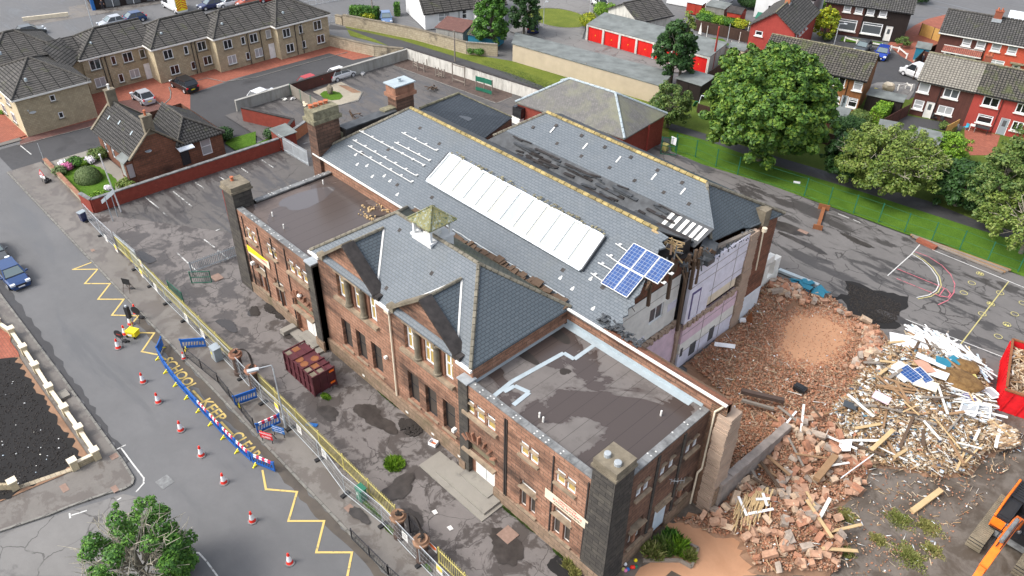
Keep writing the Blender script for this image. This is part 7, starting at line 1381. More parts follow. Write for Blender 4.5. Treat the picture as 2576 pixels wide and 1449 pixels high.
# ------------------------------------------------------------------ vehicles
def vehicle(kind,label,cat,paint,c,rz,L=4.2,W=1.78,H=1.5,z0=0.0,front=True,group=None,extras=True):
 """front towards local +x; origin on the ground at the middle"""
 LOC[0]=1;t_=thing('parked_'+('van' if kind=='van' else 'car'),label,cat,(c[0],c[1],z0),rz,group);h=W/2;x0=-L/2
 van=kind=='van';suv=kind=='suv';zb=1.05 if suv else(1.1 if van else.92)
 if van:st=[(0,.62,.88),(.08,1.0,.97),(.3,1.1,1),(L-1.1,1.1,1),(L-.5,.98,.97),(L-.12,.85,.92),(L,.6,.84)]
 else:st=[(0,.6,.84),(.06,zb-.1,.93),(.25,zb,.97),(1.0,zb+.03,1),(L-1.55,zb+.02,1),(L-.9,zb-.06,.98),(L-.3,zb-.2,.93),(L-.06,.62,.86),(L,.5,.82)]
 vs=[];fs=[];
 for x,zt,wf in st:
  w=h*wf;vs+=[(x0+x,s_*a,b)for s_,a,b in((-1,w*.86,.2),(-1,w,.42),(-1,w*.985,zt-.12),(-1,w*.86,zt),(1,w*.86,zt),(1,w*.985,zt-.12),(1,w,.42),(1,w*.86,.2))]
 n=len(st)
 for i in range(n-1):fs+=[(i*8+k,(i+1)*8+k,(i+1)*8+(k+1)%8,i*8+(k+1)%8)for k in range(8)]
 fs+=[tuple(range(7,-1,-1)),tuple(range((n-1)*8,n*8))]
 m=MB();m.idx(vs,fs)
 if van:rx=(.12,L-1.55);bx=(.03,L-.85)
 elif suv:rx=(.45,L-1.9);bx=(.12,L-1.25)
 else:rx=(.75,L-1.85)if L<4.4 else(1.0,L-2.1);bx=(.25,L-1.1)
 bt,tp=(h*.93,h*.74)if not van else(h*.95,h*.86);zc=zb+.0
 P=[(x0+bx[0],-bt,zc),(x0+bx[1],-bt,zc),(x0+bx[1],bt,zc),(x0+bx[0],bt,zc)];Q=[(x0+rx[0],-tp,H-.05),(x0+rx[1],-tp,H-.05),(x0+rx[1],tp,H-.05),(x0+rx[0],tp,H-.05)]
 m.slab([(q[0]*1.0,q[1]*1.03,H)for q in Q],.07)
 for a,b in zip(P,Q):m.bar(V(*a)*.99,V(*b)*.99,.09,.08)
 for s_ in(-1,1):mx=x0+(bx[0]+bx[1])*.48;m.bar((mx,s_*bt*.985,zc),((Q[0][0]+Q[1][0])/2,s_*tp*.99,H-.06),.08,.05)
 if van:
  for s_ in(-1,1):m.slab([(x0+bx[0]+.02,s_*(bt+.004),zc),(x0+L*.52,s_*(bt+.004),zc),(x0+L*.52,s_*(tp+.004),H-.04),(x0+rx[0]+.02,s_*(tp+.004),H-.04)],.02,dn=(0,-s_,0))
 part('body',m,paint,t_)
 g_=MB();g_.idx(P+Q,[(4,5,6,7),(0,1,5,4),(1,2,6,5),(2,3,7,6),(3,0,4,7)]);part('windows',g_,'glass_car',t_)
 w_=MB();a,b,c2,e=[V(*q)for q in(P[1],P[2],Q[2],Q[1])];nn_=(b-a).cross(c2-a).normalized()*.012;w_.slab([a.lerp(e,.08).lerp(b,.06)+nn_,b.lerp(c2,.08).lerp(a,.06)+nn_,c2.lerp(b,.06).lerp(e,.06)+nn_,e.lerp(a,.06).lerp(c2,.06)+nn_],.008,dn=-nn_.normalized());part('windscreen',w_,'glass_car_light',t_)
 for wx in(x0+.78,x0+L-.82):
  for s_ in(-1,1):
   m=MB();m.tube((wx,s_*(h-.2),.32),(wx,s_*(h+.012),.32),.33,n=16);wh_=part('wheel',m,'dark_rubber',t_);m=MB();m.tube((wx,s_*(h+.012),.32),(wx,s_*(h+.022),.32),.2,n=10);m.build('rim','chrome',wh_)
 for s_ in(-1,1):
  m=MB();m.obox((x0+L-.12,s_*h*.68,.68 if not van else.8),(.26,.38,.16));part('headlight',m,'bluewhite',t_);m=MB();m.obox((x0+.04,s_*h*.8,.82),(.12,.2,.22 if not van else.5));part('tail_light',m,'sign_red',t_)
  m=MB();m.obox((x0+bx[1]-.15,s_*(h+.1),zc+.08),(.12,.2,.14));part('wing_mirror',m,paint,t_)
 m=MB();m.box((x0-.012,-.26,.5),(x0+.01,.26,.62));part('number_plate',m,'number_yellow',t_);m=MB();m.box((x0+L-.01,-.26,.34),(x0+L+.012,.26,.45));part('number_plate',m,'white_upvc',t_)
 m=MB();m.box((x0+L-.02,-.45,.46),(x0+L+.008,.45,.6));part('grille',m,'black_paint',t_)
 LOC[0]=0;return t_
def carw(kind,label,paint,rear,fr,L=4.2,W=1.78,H=1.5,far=1,z0=0,cat='car'):
 a,b=rear,fr;u=V(b.x-a.x,b.y-a.y,0).normalized();n_=V(-u.y,u.x,0)
 if n_.dot(V(-.7,.7,0))*far<0:n_=-n_
 c=(a+b)/2+n_*W/2;return vehicle(kind,label,cat,paint,c,math.atan2(u.y,u.x),L,W,H,z0)
f_=g(2,1,118,735,.3);bc=vehicle('car','dark blue hatchback parked at the kerb on the left edge','car','car_blue',(f_.x-2.15,8.45),.02,4.3,1.82,1.45)
f2=g(2,1,78,520,.3);vehicle('car','grey car parked just behind the dark blue hatchback, cut by the left edge','car','car_grey',(f2.x-2.2,8.35),0,4.4,1.8,1.5)
carw('car','silver hatchback parked on the dark block paving before the flats','car_silver',g(1,1,1068,797),g(1,1,1003,755),3.95,1.72,1.52)
carw('suv','black sport utility car with roof rails parked in the flats courtyard','car_black',g(1,1,1382,703),g(1,1,1312,667),4.5,1.88,1.66)
def roofcar(r_,c_,x,y,H,*a,**k):p=g(r_,c_,x,y,H);return vehicle(*a[:4],(p.x,p.y),*a[4:],**k)
roofcar(1,2,640,512,1.4,'car','white car whose roof shows over the stained wall near the playground corner','car','car_white',1.6)
roofcar(1,2,420,570,1.4,'car','bright red car whose roof shows over the brown boarded wall','car','car_red',1.6)
roofcar(1,2,45,675,1.4,'car','white car whose roof shows over the grey wall, nearest the brick yard','car','car_white',1.75)
a=g(1,1,200,190);b=g(1,1,700,110);MR=math.atan2((b-a).y,(b-a).x)
for x,y,pt,lab,kd,dr in((240,262,'car_grey','grey car on the main road, nearest the left edge','car',0),(850,195,'car_silver','silver car on the main road behind the flats roof','car',math.pi),(1005,165,'car_blue','dark blue car on the main road, just right of the silver car','car',math.pi),(1592,62,'car_navy','navy car at the top, left of the white hatchback','car',math.pi),(1722,45,'car_white','white hatchback at the top beside the lamp column','car',math.pi),(1870,35,'car_orange','faded orange red car at the top behind the street barrier','car',math.pi)):
 p=g(1,1,x,y);vehicle(kd,lab,'car',pt,(p.x,p.y),MR+dr+.12,4.1)
p=g(1,2,100,5);vehicle('car','bright red car at the very top, right of the orange red one','car','car_red',(p.x,p.y),MR)
p=g(1,1,1258,105);vn=vehicle('van','white high roofed van with red and yellow chevrons across its back','van','car_white',(p.x-1.2,p.y+2.0),MR+1.75,5.6,2.0,2.7)
LOC[0]=1;m=MB();m.box((-2.84,-.85,.5),(-2.81,.85,2.45));ch=part('rear_doors',m,'yellow_bright',vn);m=MB()
for i in range(5):
 for s_ in(-1,1):z=.6+.38*i;m.slab([(-2.85,s_*.82,z),(-2.85,s_*.05,z+.42),(-2.85,s_*.05,z+.58),(-2.85,s_*.82,z+.16)],.006,dn=(-1,0,0))
m.build('chevron','sign_red',ch);LOC[0]=0
p=g(1,2,985,165);vehicle('car','pale blue hatchback on the red drive beside the white house','car','car_pale_blue',(p.x,p.y),-.55,4.0)
p=g(1,3,655,50);vehicle('car','white hatchback parked at the turning lawn','car','car_white',(p.x,p.y),2.7,4.1,z0=.14)
p=g(1,3,160,235);vehicle('suv','dark navy off road car beside the conifers at the garage end','car','car_navy',(p.x,p.y),2.3,4.0,1.8,1.85,z0=.14)
p=g(1,4,858,412,.5);q=g(1,4,835,470)-g(1,4,870,400);vehicle('car','bright blue hatchback facing the camera in the turning circle','car','car_bright_blue',(p.x,p.y),math.atan2(q.y,q.x),4.0,z0=.15)
p=g(1,4,710,368,.5);vehicle('car','blue grey car with a big windscreen parked left of the bright blue one','car','car_grey',(p.x,p.y),math.atan2(q.y,q.x)-.15,4.0,z0=.15)
p=g(1,4,1075,595);vehicle('van','white panel van half hidden by the pale tiled roof','van','car_white',(p.x+.6,p.y+.6),2.95,4.9,1.9,1.95,z0=.15)
a=g(1,1,712,78);b=g(1,1,1500,-40);sh=thing('shop','dark fronted shop with blue edge sign at the top edge','shop',(a.x,a.y,0));u=(b-a);u.z=0;u.normalize();n_=V(-u.y,u.x,0)
m=MB();m.obox((a+b)/2+n_*4.1+Z3*1.7,((b-a).length,8,3.4),(u,n_,Z3));part('wall',m,'board_black',sh);m=MB();m.obox(a+n_*.2+Z3*1.5,(.5,.6,3.1),(u,n_,Z3));part('sign',m,'sign_blue',sh)
for i in range(3):m=MB();m.obox(a+u*(3.0+3.2*i)+n_*.08+Z3*1.2,(2.2,.06,2.1),(u,n_,Z3));w_=part('shop_window',m,'glass_mid',sh);m=MB();m.obox(a+u*(3.0+3.2*i)+n_*.03+Z3*1.2,(.08,.08,2.1),(u,n_,Z3));m.build('frame','white_upvc',w_)
def person(label,p,rz,shirt,arms,z0=0):
 LOC[0]=1;t_=thing('person',label,'person',(p.x,p.y,z0),rz)
 J={'pel':(0,0,.95,.14),'ch':(0,.02,1.3,.15),'nk':(0,.03,1.5,.06),'hd':(0,.06,1.62,.09),'tp':(0,.05,1.72,.075),'lh':(-.1,0,.88,.09),'lk':(-.12,.05,.48,.06),'la':(-.12,0,.08,.045),'lt':(-.12,.16,.04,.04),'rh':(.1,0,.88,.09),'rk':(.12,.0,.48,.06),'ra':(.13,-.06,.08,.045),'rt':(.14,.1,.04,.04),'ls':(-.19,.0,1.42,.06),'le':(-.26,.02,1.14,.045),'lw':arms[0]+(.03,),'rs':(.19,.0,1.42,.06),'re':(.26,.02,1.14,.045),'rw':arms[1]+(.03,)}
 E='pel-ch ch-nk nk-hd hd-tp pel-lh lh-lk lk-la la-lt pel-rh rh-rk rk-ra ra-rt ch-ls ls-le le-lw ch-rs rs-re re-rw'.split();K=list(J)
 me=bpy.data.meshes.new('b');me.from_pydata([J[k][:3]for k in K],[(K.index(e.split('-')[0]),K.index(e.split('-')[1]))for e in E],[]);o=bpy.data.objects.new('b',me);COL.objects.link(o);o.modifiers.new('s','SKIN');sd_=me.skin_vertices[0].data
 for i,k in enumerate(K):sd_[i].radius=(J[k][3],)*2
 sd_[0].use_root=True;s2_=o.modifiers.new('u','SUBSURF');s2_.levels=s2_.render_levels=1;dg=bpy.context.evaluated_depsgraph_get();m2=bpy.data.meshes.new_from_object(o.evaluated_get(dg));bpy.data.objects.remove(o);m2.name='body';m2.materials.clear()
 for q in(shirt,'cloth_dark','skin'):m2.materials.append(MATS[q])
 for f in m2.polygons:z=f.center.z;x=abs(f.center.x);f.material_index=2 if(z>1.5 or(x>.22 and z<1.16))else(1 if z<.95 else 0)
 o=bpy.data.objects.new('body',m2);COL.objects.link(o);o.parent=t_;m=MB();m.lathe((0,.03,1.66),[(.1,0),(.105,.05),(.07,.1),(.02,.12)],10);part('hair',m,'timber_dark',t_);LOC[0]=0
person('person in dark clothes walking past the shop front',g(1,1,783,78),1,'cloth_dark',((-.3,.12,.9),(.3,-.05,.9)))
person('person in a dark vest with bare arms raised to the head in the side garden',g(1,4,1150,500),2.5,'cloth_dark',((-.12,.15,1.5),(.2,.25,1.2)),.15)
sk=thing('open_skip','large bright red open skip full of timber at the right edge','skip',(-4.6,55.4,0));c0,c1=V(-4.65,55.4,0),V(-6.35,61.6,0);fx=V(1,.06,0).normalized();W_=2.6;kyv=(c1-c0).normalized();kxv=V(kyv.y,-kyv.x,0);Ls=6.2
o0=c0;H_=2.25
def sp(a,b,z):return o0+kxv*a+kyv*b+Z3*z
m=MB()
for a0,b0,a1,b1 in((0,0,0,Ls),(W_,0,W_,Ls),(0,Ls,W_,Ls)):m.bar(sp(a0,b0,H_/2+.1),sp(a1,b1,H_/2+.1),.06,H_)
m.slab([sp(.0,0,.25),sp(W_,0,.25),sp(W_,Ls,.25),sp(0,Ls,.25)],.1);part('shell',m,'skip_red',sk);m=MB();m.idx([sp(-.03,-.1,.1),sp(W_+.03,-.1,.1),sp(W_+.03,-.05,H_-.2),sp(-.03,-.05,H_-.2)],[(0,1,2,3)]);m.bar(sp(-.02,-.06,H_/2),sp(W_+.02,-.06,H_/2),.08,H_-.1);part('end_door',m,'skip_red',sk)
for i in range(16):m=MB();m.bar(sp(-.08,.2+i*.385,.15),sp(-.08,.2+i*.385,H_),.16,.12);part('rib',m,'skip_red',sk)
for i in range(3):m=MB();m.bar(sp(.3+i,-.14,.15),sp(.6+i,-.14,H_-.2),.08,.08);part('brace',m,'skip_red',sk)
m=MB();m.bar(sp(0,0,H_+.12),sp(0,Ls,H_+.12),.16,.1);m.bar(sp(W_,0,H_+.12),sp(W_,Ls,H_+.12),.16,.1);m.bar(sp(0,Ls,H_+.12),sp(W_,Ls,H_+.12),.16,.1);m.bar(sp(-.05,-.08,H_-.1),sp(W_+.05,-.08,H_-.1),.2,.12);part('rim',m,'rust',sk)
ex=thing('excavator','orange and black tracked excavator at the bottom right corner, boom towards the street','excavator',(.35,43.9,.15));LOC[0]=1;ex.rotation_euler=(0,0,R(-92));
for s_ in(-1,1):
 m=MB();n_=26;pr=[]
 for i in range(12):a=-math.pi/2+math.pi*i/11;pr.append((2.1+.42*math.cos(a),.45+.42*math.sin(a)))
 for i in range(12):a=math.pi/2+math.pi*i/11;pr.append((-2.1+.42*math.cos(a),.45+.42*math.sin(a)))
 k=len(pr);y0,y1=s_*1.35-.42,s_*1.35+.42;m.idx([(x,y0,z)for x,z in pr]+[(x,y1,z)for x,z in pr],[tuple(range(k-1,-1,-1)),tuple(range(k,2*k))]+[(i,(i+1)%k,k+(i+1)%k,k+i)for i in range(k)]);tk=part('track',m,'dark_rubber',ex)
 m=MB()
 for i in range(30):x=-2.3+4.6*i/29;m.obox((x,s_*1.35,.895),(.09,.88,.05));m.obox((x+.075,s_*1.35,.875),(.05,.86,.02))
 for sx_ in(-1,1):
  for i in range(6):a=R(-60+i*25);m.obox((sx_*(2.1+.46*math.cos(a)),s_*1.35,.45+.46*math.sin(a)),(.1,.88,.1))
 m.build('track_shoe','track',tk)
m=MB();m.box((-.9,-.9,.5),(.9,.9,1.1));part('undercarriage',m,'coping_grey',ex)
m=MB();m.box((-3.0,-1.3,1.1),(1.0,1.35,1.35));m.box((-3.0,-1.35,1.35),(-1.2,1.4,2.25));m.box((-1.2,.35,1.35),(1.0,1.4,1.95));m.box((-1.2,-1.35,1.35),(.9,-.5,2.15));part('house',m,'black_paint',ex)
m=MB();m.box((-3.05,-1.4,1.3),(-.9,-1.352,2.2));m.box((.902,-1.36,1.2),(1.0,-.45,1.95));m.box((-3.1,-1.4,1.2),(-3.002,1.42,2.1));m.path([(.95,-1.3,2.1),(-.6,-1.32,2.55),(-1.3,-1.3,2.7),(-2.4,-1.3,2.7)],.07,6);part('side_panel',m,'digger_orange',ex)
m=MB()
for i in range(7):m.box((-2.9+.22*i,-1.2,2.25),(-2.8+.22*i,1.2,2.28))
m.box((-.9,-1.2,2.152),(.7,-.6,2.175));part('engine_grille',m,'dark_rubber',ex)
m=MB();m.box((-.6,.5,1.95),(1.15,1.45,2.05));m.box((-.5,.55,2.9),(1.0,1.4,3.0));
for x in(-.5,.95):
 for y in(.58,1.37):m.bar((x,y,2.05),(x,y,2.9),.08)
cb=part('cab',m,'black_paint',ex);m=MB();m.box((-.45,.6,2.05),(.93,1.35,2.89));m.build('cab_glass','glass_car',cb)
m=MB();pts=[(.3,-.1,1.8),(1.6,-.12,3.2),(3.3,-.15,4.3),(5.2,-.18,4.5),(7.2,-.2,3.9)]
for a,b in zip(pts,pts[1:]):m.bar(a,b,.42,.6)
part('boom',m,'digger_orange',ex);m=MB();m.bar((7.2,-.2,4.2),(8.6,-.2,1.6),.35,.5);part('arm',m,'digger_orange',ex);m=MB();m.obox((8.9,-.2,.9),(1.1,1.1,.9));part('bucket',m,'coping_grey',ex)
for y in(-.45,.2):m=MB();m.tube((1.4,y,2.4),(2.9,y,3.7),.1);m.tube((2.9,y,3.7),(3.6,y,4.4),.05);part('ram',m,'coping_grey',ex)
m=MB();m.tube((3.2,-.15,4.75),(5.6,-.18,4.95),.12);part('ram',m,'coping_grey',ex)
m=MB();rn=random.Random(3)
for s_ in(-.28,-.05,.18):m.path([(.8,s_-.12,2.6),(2.2,s_-.14,4.0),(3.6,s_-.16,4.8),(6,s_-.2,4.8)],.03,5)
part('hydraulic_hose',m,'dark_rubber',ex);LOC[0]=0
# ------------------------------------------------------------------ vegetation
def quads(name,P,N,S,mat,parent=None,asp=1.6,off=(0,0,0),seed=0):
 """many leaf sized faces: centres P, facing N, sizes S"""
 rg_=np.random.default_rng(seed);n=len(P);P=P-np.array(off);N=N/np.maximum(1e-6,np.linalg.norm(N,axis=1))[:,None];r_=rg_.normal(size=(n,3));T=np.cross(N,r_);T/=np.maximum(1e-6,np.linalg.norm(T,axis=1))[:,None];B=np.cross(N,T);S=S[:,None]
 v=np.stack([P-T*S*asp/2,P-B*S/2+N*S*.12,P+T*S*asp/2,P+B*S/2+N*S*.12],1).reshape(-1,3).astype(np.float32);me=bpy.data.meshes.new(name);me.vertices.add(4*n);me.vertices.foreach_set('co',v.ravel());me.loops.add(4*n);me.loops.foreach_set('vertex_index',np.arange(4*n,dtype=np.int32));me.polygons.add(n);me.polygons.foreach_set('loop_start',np.arange(0,4*n,4,dtype=np.int32));me.update(calc_edges=True)
 me.materials.append(MATS[mat]);o=bpy.data.objects.new(name,me);COL.objects.link(o)
 if parent is not None:o.parent=parent
 else:o.location=off
 return o
def cloud(rg_,cs,rs,per,ls,up=.55,flat=.8):
 P,N=[],[]
 for c,r_ in zip(cs,rs):
  k=max(6,int(per*(r_**2)));dr=rg_.normal(size=(k,3));dr[:,2]+=up*.6;dr/=np.linalg.norm(dr,axis=1)[:,None];q=rg_.uniform(.62,1.05,k)[:,None];P.append(c+dr*q*r_*np.array([1,1,flat]));nn_=dr+rg_.normal(size=(k,3))*.55;nn_[:,2]+=up;N.append(nn_)
 P=np.concatenate(P);N=np.concatenate(N);return P,N,rg_.uniform(.7,1.25,len(P))*ls
def skel(b,tp,r_,ends,mat,parent,seed=0,r0=None):
 m=MB();rn=random.Random(seed);b=Vector(b);tp=Vector(tp);m.tube(b,tp,r_,r_*.45,9)
 for e in ends:f=rn.uniform(.35,.95);s_=b.lerp(tp,f);e=Vector(e);md=s_.lerp(e,.5)+V(rn.uniform(-.3,.3),rn.uniform(-.3,.3),rn.uniform(0,.5));m.tube(s_,md,r_*.32,r_*.2,6);m.tube(md,e,r_*.2,r_*.06,5)
 part('trunk',m,mat,parent)
def tree(name,label,base,top,left,right,mat,cb=.15,K=70,cr=.22,per=260,ls=.2,trunk='bark_grey',seed=1,conic=0.,depth=1.,bare=0,z0=.12,tr=.22,cat='tree',group=None,shift=(0,0),h=None):
 cx_=(left+right)/2;cy_=(top[1]+base[1])/2;b=d(cx_-(cx_-1244)/(3255-cy_)*(base[1]-cy_),base[1]);hor=math.hypot(b.x,b.y);dr=ray(*top);H=42+dr.z*hor/math.hypot(dr.x,dr.y)if h is None else h;dep=(b-C0).length;rad=(right-left)/2*dep/FO*.86;t_=thing(name,label,cat,(b.x,b.y,z0),0,group)
 rg_=np.random.default_rng(seed);zc=H*(cb+1)/2;rz_=H*(1-cb)/2;cs,rs=[],[]
 while len(cs)<K:
  v=rg_.normal(size=3);v/=np.linalg.norm(v);
  if v[2]<-.75:continue
  q=rg_.uniform(.45,.88)**.6 if len(cs)%6 else rg_.uniform(.95,1.1);z=v[2]*q;wz=1. if not conic else max(.12,1-conic*(z+1)/2);cs.append([b.x+shift[0]+v[0]*q*rad*wz*depth,b.y+shift[1]+v[1]*q*rad*wz*depth,zc+z*rz_]);rs.append(rad*cr*rg_.uniform(.65,1.2)*(wz**.5)*(1 if q<.94 else.6))
 cs=np.array(cs);P,N,S=cloud(rg_,cs,rs,per,ls);quads('crown',P,N,S,mat,t_,off=(b.x,b.y,z0),seed=seed)
 ends=[cs[i]for i in rg_.choice(K,min(K,14),replace=False)];skel((b.x,b.y,z0),(b.x+shift[0]*.6,b.y+shift[1]*.6,zc+rz_*.3),tr,ends,trunk,t_,seed)
 if bare:
  m=MB();rn=random.Random(seed)
  for i in range(bare):
   v=V(rn.gauss(0,1),rn.gauss(0,1),abs(rn.gauss(0,.7))).normalized();s_=V(b.x,b.y,zc*.8)+V(v.x*rad*.2,v.y*rad*.2,0);e=V(b.x+v.x*rad*.85,b.y+v.y*rad*.85,zc+v.z*rz_*1.02);pts=[s_.lerp(e,f)+V(rn.uniform(-.25,.25),rn.uniform(-.25,.25),rn.uniform(-.2,.3))for f in(0,.3,.55,.8,1)]
   for j in range(4):m.tube(pts[j],pts[j+1],.05-.009*j,.04-.009*j,4)
   for j in(2,3):m.tube(pts[j],pts[j]+V(rn.uniform(-.9,.9),rn.uniform(-.9,.9),rn.uniform(.1,.7)),.025,.01,4)
  part('bare_branches',m,'bark_dead',t_)
 return t_
tree('broadleaf_tree','broad dense green tree in front of the timber clad house, largest in the photo',(1945,405),(1925,120),1762,2114,'leaf_syc',.04,420,.13,460,.3,seed=3,tr=.4,depth=.92)
tree('leaning_tree','dark green two topped tree standing before the red garages',(1701,218),(1672,45),1630,1768,'leaf_dark',.16,120,.2,340,.24,seed=5,conic=.3)
tree('birch_tree','thin grey green feathery treetop above the red garages',(1722,215),(1722,22),1690,1752,'leaf_grey',.45,50,.26,300,.2,seed=6,conic=.5)
tree('small_tree','small round olive green tree beside the brick annex',(1690,322),(1688,213),1626,1748,'leaf_mid',.12,90,.2,420,.17,seed=7,bare=6)
tree('conifer_tree','tall bright green conifer beside the white house',(1238,118),(1240,-30),1178,1292,'leaf_bright',.02,130,.2,380,.22,seed=8,conic=.35)
tree('conifer_tree','tall darker conifer behind the bright green one',(1328,92),(1325,-40),1270,1368,'leaf_dark',.02,110,.2,380,.22,seed=9,conic=.3)
tree('spreading_tree','loose pale green tree with bare grey branches beside the path',(2212,485),(2215,325),2070,2410,'leaf_grey',.15,190,.12,300,.18,seed=10,bare=60,depth=.8)
tree('conifer_tree','dark feathery conifer at the right edge above the path',(2535,560),(2530,330),2415,2650,'leaf_mid',.03,190,.15,420,.18,seed=11,conic=.7)
tree('spreading_tree','drooping pale tree cut by the right edge beside the path',(2600,640),(2600,505),2480,2720,'leaf_grey',.3,80,.14,260,.18,seed=12,bare=22)
tree('shrub_tree','dark shrub mass between the broad tree and the pale branching tree',(2130,455),(2125,330),2070,2215,'leaf_dark',.02,90,.22,360,.2,seed=13)
tree('shrub_tree','dark green bushes between the pale tree and the right edge conifer',(2440,520),(2440,410),2350,2500,'leaf_dark',.02,80,.24,360,.2,seed=14)
tree('shrub_tree','golden green conifer bush beside the red house',(2080,98),(2080,14),2046,2116,'leaf_gold',.02,80,.24,420,.2,seed=15,conic=.3)
tree('street_tree','bushy green tree with bare twigs at the bottom left of the street',(345,1500),(325,1305),185,492,'leaf_bright',.05,75,.15,1000,.12,seed=16,bare=60,depth=.85)
tree('shrub_tree','bright lime green bush below the red terrace',(2395,408),(2395,335),2356,2442,'leaf_lime',.0,60,.26,420,.15,seed=17)
tree('young_tree','thin young tree in front of the black clad house',(2270,122),(2272,92),2256,2292,'leaf_mid',.15,24,.3,500,.14,seed=18,tr=.08)
def bush(label,D,rx,ry,h,mat,seed=1,name='shrub',K=16,per=500,ls=.12,group=None,cat='shrub',z0=.12):
 b=d(*D)if len(D)==2 else V(*D);rg_=np.random.default_rng(seed);a=rg_.uniform(0,6.28,K);q=rg_.uniform(0,.8,K)**.5;cs=np.stack([b.x+q*rx*np.cos(a),b.y+q*ry*np.sin(a),z0+h*(.45+.2*rg_.random(K)*(1-q))],1);rs=h*.5*rg_.uniform(.75,1.05,K);P,N,S=cloud(rg_,cs,rs,per,ls);P[:,2]=np.maximum(P[:,2],z0+.02);o=quads(name,P,N,S,mat,None,off=(b.x,b.y,z0),seed=seed);tag(o,label,cat,group);return o
def U3(r_,c_,x,y):return uv_(r_,c_,x,y)
leafmat('leaf_tuft',(.13,.15,.035),(.17,.21,.05),(.28,.26,.11))
b=g(1,1,672,1362);rg_=np.random.default_rng(4);n=15000;v=rg_.normal(size=(n,3));v[:,2]=np.abs(v[:,2]);v/=np.linalg.norm(v,axis=1)[:,None];P=v*np.array([1.55,1.35,1.35])*rg_.uniform(.94,1.0,(n,1));P[:,2]+=.2;P+=np.array([b.x,b.y,0]);o=quads('topiary_dome',P,v+rg_.normal(size=(n,3))*.35,np.full(n,.08),'leaf_box',None,off=(b.x,b.y,0));tag(o,'clipped olive green topiary dome on the corner lawn','topiary')
for i,(r_,c_,x,y,rx,h,mt,lab)in enumerate(((1,1,460,1320,.8,.9,'leaf_box','round grey green shrub at the left end of the lawn'),(1,1,520,1285,.55,.9,'flower_pink','pink flowering shrub on the corner lawn'),(1,1,500,1262,.4,.8,'flower_white','white flowering shrub behind the pink one'),(1,1,565,1260,.8,1.0,'leaf_bright','dark green shrub right of the pink flowers'),(1,1,640,1245,.7,.7,'leaf_lime','yellow green shrub at the back of the lawn'),(1,1,690,1235,.5,.8,'flower_white','pale lilac flowers at the back of the lawn'),(1,1,745,1205,.8,1.2,'leaf_mid','tall leggy shrub beside the bungalow corner'),(1,1,790,1170,.7,1.1,'leaf_mid','shrub against the bungalow front wall'),(1,1,950,1405,1.1,.8,'leaf_grey','grey lavender bush at the bungalow gable'),(2,1,740,50,.9,.6,'leaf_lime','low leafy plants inside the brick wall corner'),(1,1,820,1440,.3,.5,'flower_white','small white flowers by the flagpole'),(1,2,1660,412,1.3,1.1,'leaf_bright','green bushes in front of the blue grey palisade'),(1,2,845,135,1.6,1.1,'leaf_gold','small yellow green bush beside the pale blue car'),(1,2,120,1050,.5,1.3,'leaf_dark','dark narrow bush at the corner of the brick wall'),(1,1,1700,1050,.9,1.5,'leaf_dark','dark bush at the back corner of the bungalow'),(1,3,1440,175,1.6,1.5,'leaf_bright','row of green shrubs behind the dark top fence, left part'),(1,3,1560,190,1.4,1.4,'leaf_lime','yellow green shrub behind the dark top fence'),(1,3,1640,200,1.3,1.5,'leaf_bright','dark green shrub behind the dark top fence, middle'),(1,3,1720,215,1.5,1.5,'leaf_gold','bright yellow shrub behind the dark top fence, right part'),(1,3,1480,140,1,1.6,'leaf_lime','light green shrub beside the concrete shed'),(1,3,1860,60,3.0,2.2,'leaf_bright','big green bushes behind the greenhouse'),(1,3,1770,60,1.1,2.6,'leaf_dark','dark upright bush behind the red shed'),(1,3,690,115,2.0,2.0,'leaf_lime','climbing plant over the left end of the red garages'),(1,3,570,210,.7,2.4,'leaf_gold','pale climber on the first garage pillar'),(1,3,1050,590,2.2,.5,'leaf_gold','mossy growth on the end of the long garage roof'),(1,4,400,65,1.6,1.6,'leaf_lime','light green bush behind the golden conifer'),(1,4,560,990,2.2,2.2,'leaf_dark','dark shrubs below the timber clad house'),(1,4,700,930,1.0,1.6,'leaf_mid','thin shrub beside the brown shed'),(1,4,1260,1090,1.5,1.5,'leaf_dark','dark shrub beside the orange shed'),(1,4,1350,985,1.0,.9,'leaf_mid','potted shrub on the terrace patio'),(1,4,1130,20,1.5,2,'leaf_dark','dark bushes behind the black clad house'),(1,4,440,310,.9,1.0,'leaf_mid','planted tub by the lamp column'),(1,4,1840,1010,1.3,2.5,'leaf_mid','green shrub against the red terrace'),(1,1,20,860,.5,.4,'leaf_lime','weeds beside the end block of flats'),(3,1,1350,1370,1.1,1.0,'leaf_bright','outlying leafy shoots right of the street tree'))):
 bush(lab,U3(r_,c_,x,y),rx,rx*.8,h,mt,i+20,ls=.13 if mt!='flower_pink' else.1)
